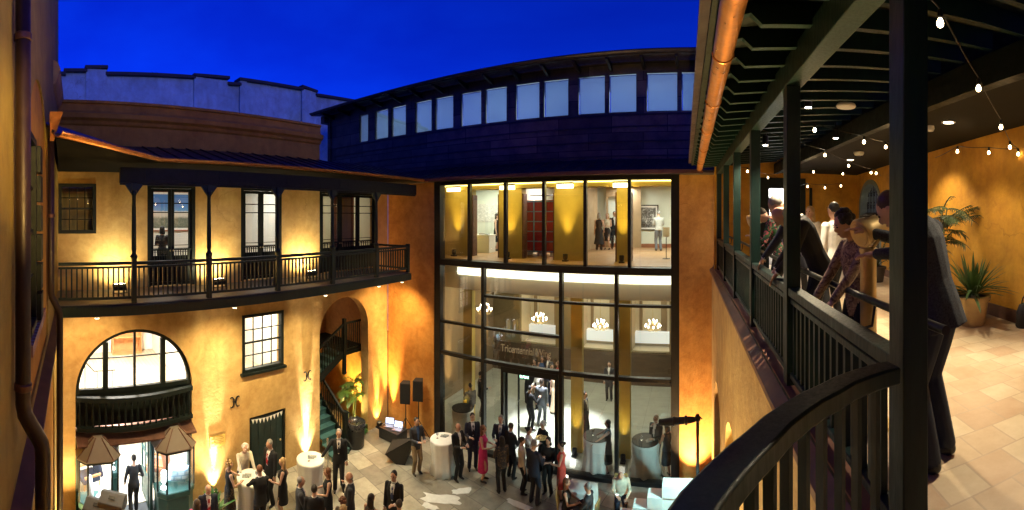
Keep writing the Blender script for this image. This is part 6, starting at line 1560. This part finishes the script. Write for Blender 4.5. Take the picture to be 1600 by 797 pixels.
# brass coin viewers on the gallery
def viewer(a,b_,aim,label,size=1.0,zh=1.50,k=.8,dy=-.03):
    base = TG @ Vector((a,b_,FZ)); t = thing('brass_viewer', base, label, 'viewer', 'brass viewers on the gallery')
    b = MB(); b.lathe(base,[(.16,0),(.16,.025),(.075,.04),(.058,.06),(.058,1.22),(.064,1.222),(.064,1.25),(.05,1.26)],28); b.build('column', BRASS, t, 'auto')
    M = Matrix.Translation(base+Vector((0,0,zh))) @ Matrix.Rotation(aim+GAL_ROT,4,'Z') @ Matrix.Rotation(R(-20),4,'X') @ Matrix.Translation((0,dy,0)) @ Matrix.Diagonal((1,k,1,1))
    for s in (-1,1):
        b = MB(Matrix.Translation(base) @ Matrix.Rotation(aim+GAL_ROT,4,'Z')); b.tube([(s*.03,0,1.24),(s*.115,0,1.32),(s*.118,0,zh-.02)],.014,8); b.build('yoke', plain('dark_brass',(.16,.11,.05),.4,1.0), t)
    rgs=[]
    for y,r1,r2 in ((-.19,.07,.055),(-.17,.082,.066),(-.05,.088,.080),(.10,.098,.098),(.17,.105,.108),(.19,.098,.10)):
        rgs.append([(r1*math.cos(2*PI*k/28), y, r2*math.sin(2*PI*k/28)) for k in range(28)])
    b = MB(M); b.rings(rgs); h = b.build('head', BRASS, t, 'auto')
    b = MB(M); b.rings([[(w*math.cos(2*PI*k/24), y, w*math.sin(2*PI*k/24)) for k in range(24)] for w,y in ((.085,.191),(.082,.197),(.03,.200))]); b.build('end_cap', BRASS, h, 'auto')
    b = MB(M)
    for s in (-1,1): b.rings([[(s*.034+.022*math.cos(2*PI*k/14), y, .02+.022*math.sin(2*PI*k/14)) for k in range(14)] for y in (-.24,-.191)])
    b.build('eyepiece', BLACKM, h)
    b = MB(M); b.box(-.05,.05,.0,.07,.098,.104); b.build('plate', plain('dark_brass2',(.10,.07,.03),.4,.8), h)
viewer(1.25,2.67,R(105),'brass viewer on a thick column held by the man in grey tweed',zh=1.38,k=.72,dy=-.05)
viewer(1.12,6.55,R(95),'far brass viewer between the gallery posts near the end wall',zh=1.42)
# dark bag at the right edge
p = TG @ Vector((3.75,3.05,FZ)); p2 = onZ(1603,510,FZ); b = MB(); c = p2+Vector((0,0,.16))
t = thing('handbag', p2, 'black bag standing on the tiles at the right edge of the gallery', 'bag')
b.rings([[(c.x+w*math.cos(2*PI*k/18),c.y+w*.6*math.sin(2*PI*k/18),FZ+z) for k in range(18)] for z,w in ((.002,.14),(.03,.17),(.2,.16),(.3,.11),(.31,.08))]); b.build('body', plain('black_bag_leather',(.012,.012,.013),.5,0,.2,10,.2), t, True)
b = MB(); b.tube([(c.x+.08*math.cos(PI*k/8),c.y,FZ+.30+.12*math.sin(PI*k/8)) for k in range(9)],.010,6); b.build('handle', BLACKM, t)
# stair below the near corner: pale lit steps
so = thing('outdoor_staircase', (0,10.6,0), 'pale block steps lit cyan at the foot of the right orange pier', 'staircase')
STEPM = plain('pale_step_stone',(.62,.64,.62),.6,0,.08,3)
for i in range(5):
    z = 1.45-.29*i; x1 = -.42-.37*i if i else .55; x0 = -.42-.37*(i+1) if i else -.79
    if i: x1 = -.79-.37*(i-1); x0 = x1-.37
    b = MB(); b.box(x0-.015,x1-.001,10.40,10.78,z-.288,z); b.build('step', STEPM, so)
b = MB(); b.prism([(.55,1.15),(-.79,1.15),(-2.3,0),(.55,0)], lambda x,z:(x,10.43,z), lambda x,z:(x,10.75,z)); b.build('flank_wall', STEPM, so)
lo_ = thing('step_light', (.62,9.6,2.6), 'small cyan lamp on the wall beside the pale steps', 'lamp')
b = MB(); b.box(.50,.62,9.5,9.62,2.55,2.67); b.build('housing', BLACKM, lo_); b = MB(); b.box(.488,.499,9.51,9.61,2.56,2.66); b.build('lens', emit('cyan_lens',(.4,1,1),6), lo_)
lamp('SPOT',(.46,9.56,2.6),420,(.5,1,1),lo_,.06,(-1.0,10.6,.9),80,.6)

# ================================================================ plants
def leaf_mat(name, lo, hi):
    m,nt,b = newmat(name); f = noise(nt,coords(nt),5,4); link(nt, ramp(nt,f,[(.3,lo),(.7,hi)]), b.inputs['Base Color']); b.inputs['Roughness'].default_value=.45; return m
PALM = leaf_mat('palm_leaf',(.035,.085,.012),(.10,.18,.03)); FERN = leaf_mat('fern_leaf',(.02,.09,.015),(.05,.16,.03)); YUC = leaf_mat('yucca_leaf',(.03,.08,.02),(.09,.17,.05)); BAMB = leaf_mat('bamboo_palm_leaf',(.018,.038,.010),(.055,.085,.022))
def blade(b, p, d, L_, w, droop, n=5, up=Vector((0,0,1))):
    d = d.normalized(); s = d.cross(up); s = s.normalized() if s.length>.05 else Vector((1,0,0)); rows=[]
    for i in range(n+1):
        t=i/n; c = p+d*L_*t - Vector((0,0,droop*L_*t*t)); ww = w*(math.sin(PI*min(1,.12+t*.88))**.7 if t<1 else .02); rows.append((c-s*ww/2, c+Vector((0,0,-.15*ww)), c+s*ww/2))
    vs=[p_ for r in rows for p_ in r]; fs=[]
    for i in range(n): a=3*i; fs += [(a,a+1,a+4,a+3),(a+1,a+2,a+5,a+4)]
    b.add(vs,fs)
def frond(b, p, az, el, L_, droop, nl=18, ll=.28, lw=.03, rnd=random, plane=.25):
    d = Vector((math.cos(az)*math.cos(el),math.sin(az)*math.cos(el),math.sin(el))); pts=[]
    for i in range(11): t=i/10; pts.append(p+d*L_*t-Vector((0,0,droop*L_*t*t)))
    b.tube(pts,[.010*(1-.8*i/10)+.002 for i in range(11)],5)
    for k in range(nl):
        t=.14+.86*k/nl; i=min(9,int(t*10)); q=pts[i].lerp(pts[i+1],t*10-i); tg=(pts[i+1]-pts[i]).normalized(); s=tg.cross(Vector((0,0,1))).normalized()
        for sg in (-1,1):
            dd=(s*sg*.85+tg*.65+Vector((0,0,plane+rnd.uniform(-.15,.15)))).normalized(); blade(b,q,dd,ll*(1-.55*abs(t-.45))*rnd.uniform(.85,1.1),lw,.35+rnd.uniform(0,.25),4)
def pot(t, c, r, h, mat):
    b = MB(); b.lathe(c,[(r*.66,0),(r*.70,.02),(r*.92,h*.82),(r*1.04,h*.83),(r*1.06,h*.98),(r*.98,h),(r*.88,h),(r*.86,h*.9)],32); b.build('pot', mat, t, 'auto')
    b = MB(); b.lathe((c[0],c[1],c[2]+h*.9),[(r*.87,0),(r*.87,.012),(.01,.02)],24); b.build('soil', plain('potting_soil',(.03,.02,.012),.9,0,.3,20), t)
# potted yucca
c = TG @ Vector((3.62,4.42,FZ)); yk = thing('potted_yucca', c, 'spiky green yucca in a pale clay pot against the orange wall', 'plant')
pot(yk, c, .24, .40, plain('clay_pot',(.50,.36,.15),.75,0,.15,5,.15))
rnd = random.Random(4); b = MB()
for i in range(95):
    az=rnd.uniform(0,2*PI); el=rnd.uniform(.15,1.45); L_=rnd.uniform(.42,.68); blade(b, c+Vector((.05*math.cos(az),.05*math.sin(az),.37+rnd.uniform(0,.10))), Vector((math.cos(az)*math.cos(el),math.sin(az)*math.cos(el),math.sin(el))), L_, .042, .30*math.cos(el)+.05, 6)
b.build('leaves', YUC, yk, True)
# tall bamboo palm behind the tweed jacket
c = TG @ Vector((3.45,5.35,FZ)); bp_ = thing('potted_palm', c, 'tall feathery bamboo palm arching against the orange wall behind the near post', 'plant')
pot(bp_, c, .24, .42, plain('dark_pot',(.05,.04,.035),.5))
b = MB(); stems=[]
for i in range(7):
    az=rnd.uniform(0,2*PI); p0=c+Vector((.1*math.cos(az),.1*math.sin(az),.38)); p1=p0+Vector((.16*math.cos(az)+.06,.16*math.sin(az)-.06,.75+.22*(i%4))); b.tube([p0,p0.lerp(p1,.5)+Vector((.02,0,0)),p1],[.016,.013,.009],7); stems.append(p1)
b.build('stems', plain('cane',(.16,.15,.06),.5,0,.3,8), bp_)
b = MB()
for p1 in stems:
    for k in range(13): frond(b, p1-Vector((0,0,rnd.uniform(-.05,.60))), rnd.uniform(0,2*PI), rnd.uniform(.1,1.2), rnd.uniform(.28,.50), rnd.uniform(.3,.6), 12, .17, .017, rnd, .05)
for az,el,L_ in ((-.35,.75,1.0),(-.2,.62,1.08),(-.5,.85,.9),(-.3,.7,1.1),(-.42,.6,.95)): frond(b, c+Vector((.1,-.05,1.2)), az, el, L_, .26, 30, .17, .017, rnd, .05)
b.build('fronds', BAMB, bp_, True)
c = TG @ Vector((4.15,8.4,FZ)); sp2 = thing('potted_palm', c, 'small dark leafy plant by the iron gate behind the woman in the mottled jacket', 'plant')
pot(sp2, c, .2, .35, plain('dark_pot2',(.05,.04,.035),.5)); b = MB()
for k in range(14): frond(b, c+Vector((0,0,.35)), rnd.uniform(0,2*PI), rnd.uniform(.6,1.35), rnd.uniform(.6,1.0), .35, 12, .22, .03, rnd)
b.build('fronds', BAMB, sp2, True)
# passage palm, ferns, courtyard plant
c = Vector((-11.75,11.0,.002)); pp = thing('palm', c, 'yellow lit areca palm rising in the arched passage behind the bin', 'plant')
b = MB(); stems=[]
for i in range(6):
    az=rnd.uniform(0,2*PI); p0=c+Vector((.1*math.cos(az),.1*math.sin(az),.0)); p1=p0+Vector((.15*math.cos(az),.15*math.sin(az),1.25+.22*(i%3))); b.tube([p0,p1],[.025,.014],7); stems.append(p1)
b.build('stems', plain('cane2',(.20,.20,.06),.5,0,.3,8), pp)
b = MB()
for p1 in stems:
    for k in range(5): frond(b, p1, rnd.uniform(0,2*PI), rnd.uniform(.35,1.2), rnd.uniform(.45,.75), rnd.uniform(.4,.7), 28, .20, .014, rnd, .15)
b.build('fronds', PALM, pp, True)
def fern(c, n, L_, label, lw=.05, mat=FERN, nm='fern'):
    t = thing(nm, c, label, 'plant'); b = MB()
    for k in range(n): frond(b, Vector(c)+Vector((0,0,.05)), rnd.uniform(0,2*PI), rnd.uniform(.3,1.2), L_*rnd.uniform(.7,1.1), .45, 12, .18, lw, rnd)
    b.build('fronds', mat, t, True); b = MB(); b.lathe(c,[(.12,0),(.14,.08),(.02,.1)],12); b.build('root_clump', plain('dark_soil',(.03,.022,.015),.9), t)
fern((-11.3,10.55,.002),22,.62,'leafy green fern at the foot of the passage stairs')
fern((-11.45,11.2,.002),16,.5,'smaller green fern at the right jamb of the arched passage')
c = onR(337,772,11.0); t = thing('broadleaf_plant', (c.x,c.y,0), 'bright green broad leaved plant against the ochre wall behind the man in the red tie', 'plant')
b = MB(); 
pot(t,(c.x,c.y,0),.22,.42,plain('dark_pot3',(.04,.035,.03),.5))
for k in range(34):
    az=rnd.uniform(0,2*PI); el=rnd.uniform(.5,1.45); blade(b, Vector((c.x,c.y,.4)), Vector((math.cos(az)*math.cos(el),math.sin(az)*math.cos(el),math.sin(el))), rnd.uniform(.5,.85), .11, .25, 6)
b.build('leaves', FERN, t, True)
# ================================================================ lamps of the courtyard
def wall_uplight(p, power, label, col=AMBER, spot=34, tilt=(0,0,1), group='ground uplights washing the stucco walls', tgt=None):
    p = Vector(p); t = thing('uplight', p, label, 'uplight', group)
    b = MB(); b.box(p.x-.12,p.x+.12,p.y-.10,p.y+.10,p.z+.002,p.z+.04); b.lathe((p.x,p.y,p.z+.04),[(.06,0),(.10,.06),(.10,.18),(.085,.18),(.07,.07)],16); b.build('housing', BLACKM, t, 'auto')
    b = MB(); b.lathe((p.x,p.y,p.z+.12),[(.082,0),(.082,.008)],16); b.build('lens', emit('uplight_lens',(1,.78,.40),20), t)
    lamp('SPOT', p+Vector((0,0,.20)), power, col, t, .05, Vector(tgt) if tgt else p+Vector(tilt)*3, spot, .9)
def streak(y, power, label, col=(1,.80,.48), off=.13): 
    wall_uplight((XW+off,y,0),power,label,col,19,tgt=(XW+off-.085,y,4))
    lamp('SPOT',(XW+off+.02,y,.21),power*.05,col,[o for o in bpy.data.objects if o.get('label')==label][0],.06,(XW,y,.75),66,.8)
streak(5.05,5500,'ground uplight against the ochre wall behind the crowded cocktail table')
streak(8.42,7000,'ground uplight against the ochre wall between the green door and the arched passage')
streak(11.85,4200,'ground uplight at the right jamb of the arched passage',(1,.52,.14))
wall_uplight((-10.9,12.30,0),4500,'ground uplight in the inner corner between ochre wall and glass wing',(1,.52,.14),30,tgt=(-10.95,12.38,4))
wall_uplight((-10.5,4.72,0),240,'ground uplight beside the right display case',(1,.72,.34),90,tgt=(-11.1,4.9,3))
wall_uplight((-10.4,.85,0),420,'ground uplight in the far corner by the slender downpipe',(1,.66,.26),90,tgt=(-11.1,.8,4))
wall_uplight((-.05,11.95,0),1700,'ground uplight at the foot of the right orange pier',(1,.60,.24),74,tgt=(.0,12.5,3.4))
wall_uplight((.30,8.9,0),2200,'ground uplight along the wall under the right gallery',(1,.66,.24),90,tgt=(.7,8.0,4.5))
wall_uplight((-.15,5.2,0),2600,'ground uplight along the wall nearest the camera corner',(1,.70,.24),100,tgt=(.74,5.0,5.8))
wall_uplight((-7.0,.45,0),700,'ground uplight against the near wall under the brown ledge',(1,.60,.18),70,tgt=(-7.0,.1,5))
wall_uplight((-3.6,.16,0),600,'ground uplight against the near wall beside the thick downpipe',(1,.60,.18),60,tgt=(-3.5,-.15,5))
wall_uplight((-12.1,11.35,.002),1300,'ground uplight inside the arched passage beside the palm',(1,.66,.16),100,tgt=(-12.0,11.7,4.5))
wall_uplight((-11.4,11.05,.002),110,'small uplight under the passage palm',(1,.90,.45),90,tgt=(-11.75,11.0,2))
def floor_flood(u, label, power, col=(1,.84,.44), du=0):
    p = TW @ Vector((u,-.62,6.202)); t = thing('flood_light', p, label, 'flood light', 'small flood lights on the balcony floor')
    b = MB(); b.box(p.x-.03,p.x+.03,p.y-.2,p.y+.2,6.203,6.22); b.box(p.x-.015,p.x+.015,p.y-.19,p.y-.17,6.221,6.32); b.box(p.x-.015,p.x+.015,p.y+.17,p.y+.19,6.221,6.32); b.build('bracket', BLACKM, t)
    b = MB(); b.obox((p.x,p.y,6.36),(.12,.32,.12),(0,R(28),0)); b.build('housing', BLACKM, t)
    b = MB(); b.obox((p.x-.055,p.y,6.405),(.012,.28,.09),(0,R(28),0)); b.build('lens', emit('flood_lens',(1,.88,.55),25), t)
    lamp('SPOT', p+Vector((-.09,0,.22)), power, col, t, .05, TW @ Vector((u+du,.0,7.25)), 150, 1.0)
floor_flood(2.15,'balcony flood light left of the first balcony door',165)
floor_flood(4.95,'balcony flood light between the first two balcony doors',180)
floor_flood(8.2,'balcony flood light before the last balcony door',200)
for u,l,pw_,tg_,sp_,cl_ in ((1.4,'small lamp under the balcony edge above the fanlight',300,(1.6,.3,2.4),130,(1,.70,.34)),(4.9,'small lamp under the balcony edge above the crowded table',700,(5.2,-.6,0),125,(1,.80,.40)),(7.9,'small lamp under the balcony edge above the square window',480,(7.8,-.8,0),120,(1,.82,.42)),(10.2,'small lamp under the balcony edge above the arched passage',800,(9.9,-1.8,0),84,(1,.90,.66)),(11.4,'small lamp under the far end of the balcony',420,(12.0,.1,2.0),125,(1,.62,.24))):
    p = TW @ Vector((u,yb+.25,5.86)); t = thing('ceiling_spotlight', p, l, 'spotlight', 'small lamps under the balcony edge')
    b = MB(); b.lathe(p,[(.05,-.02),(.06,0),(.06,.08),(.03,.108)],12); b.build('housing', WHITEP, t, 'auto')
    b = MB(); b.lathe(p,[(.05,-.021),(.05,-.026)],12); b.build('lens', emit('spot_lens2',(1,.85,.6),12), t)
    lamp('SPOT', p+Vector((0,0,-.06)), pw_, cl_, t, .05, TW @ Vector(tg_), sp_, 1.0)
# ================================================================ sky, dusk light, camera
w = bpy.data.worlds.new('World'); S.world = w; w.use_nodes = True; nt = w.node_tree; bg = nt.nodes['Background']
sky = nt.nodes.new('ShaderNodeTexSky'); sky.sky_type = 'NISHITA'; sky.sun_disc = False
SUN_EL, SUN_ROT = R(7.0), R(90)
sky.sun_elevation = SUN_EL; sky.sun_rotation = SUN_ROT; sky.ozone_density = 6; sky.air_density = 1.0; sky.dust_density = .3
mx = nt.nodes.new('ShaderNodeMix'); mx.data_type='RGBA'; mx.blend_type='MULTIPLY'; mx.inputs[0].default_value=1; mx.inputs[7].default_value=(.018,.10,1.05,1)
nt.links.new(sky.outputs[0], mx.inputs[6])
tc = nt.nodes.new('ShaderNodeTexCoord'); mp = nt.nodes.new('ShaderNodeMapping'); mp.inputs['Scale'].default_value=(1.2,3.5,6); nt.links.new(tc.outputs['Generated'], mp.inputs[0])
nn = nt.nodes.new('ShaderNodeTexNoise'); nn.inputs['Scale'].default_value=1.4; nn.inputs['Detail'].default_value=6; nt.links.new(mp.outputs[0], nn.inputs['Vector'])
rp = nt.nodes.new('ShaderNodeValToRGB'); rp.color_ramp.elements[0].position=.35; rp.color_ramp.elements[0].color=(.88,.86,.92,1); rp.color_ramp.elements[1].position=.72; rp.color_ramp.elements[1].color=(1.15,1.35,1.1,1); nt.links.new(nn.outputs['Fac'], rp.inputs[0])
m2 = nt.nodes.new('ShaderNodeMix'); m2.data_type='RGBA'; m2.blend_type='MULTIPLY'; m2.inputs[0].default_value=1; nt.links.new(mx.outputs[2], m2.inputs[6]); nt.links.new(rp.outputs[0], m2.inputs[7])
nt.links.new(m2.outputs[2], bg.inputs[0]); bg.inputs[1].default_value = SKY_STRENGTH = .15
sd = bpy.data.lights.new('dusk_sun','SUN'); sd.energy = .10; sd.angle = R(12); sd.color = (1,.88,.72)
so_ = bpy.data.objects.new('dusk_sun', sd); COL.objects.link(so_); so_.rotation_euler = Vector((-math.cos(SUN_EL),0,-math.sin(SUN_EL))).to_track_quat('-Z','Y').to_euler()
cam = bpy.data.cameras.new('camera'); co = bpy.data.objects.new('camera', cam); COL.objects.link(co); S.camera = co
cam.type = 'PANO'; cam.clip_start = .02; cam.clip_end = 500
HALF = 800/FL
try: cam.panorama_type = 'CENTRAL_CYLINDRICAL'; tgt = cam
except Exception: tgt = cam.cycles; tgt.panorama_type = 'CENTRAL_CYLINDRICAL'
tgt.central_cylindrical_range_u_min = -HALF; tgt.central_cylindrical_range_u_max = HALF
tgt.central_cylindrical_range_v_min = -(797-HOR)/FL; tgt.central_cylindrical_range_v_max = HOR/FL; tgt.central_cylindrical_radius = 1.0
co.location = (0,0,EYE); co.rotation_euler = (R(90),0,(VPX-800)/FL)
S.render.engine = 'CYCLES'; S.cycles.use_denoising = True; S.cycles.max_bounces = 7; S.cycles.diffuse_bounces = 3; S.cycles.glossy_bounces = 4; S.cycles.transparent_max_bounces = 12
S.cycles.sample_clamp_indirect = 6; S.cycles.caustics_reflective = False; S.cycles.caustics_refractive = False
try: S.cycles.use_light_tree = True
except Exception: pass
vs_ = S.view_settings; S.display_settings.display_device = 'sRGB'; vs_.view_transform = 'Standard'; vs_.look = 'None'; vs_.gamma = 1; vs_.use_curve_mapping = False; vs_.exposure = EXPOSURE = 0.7
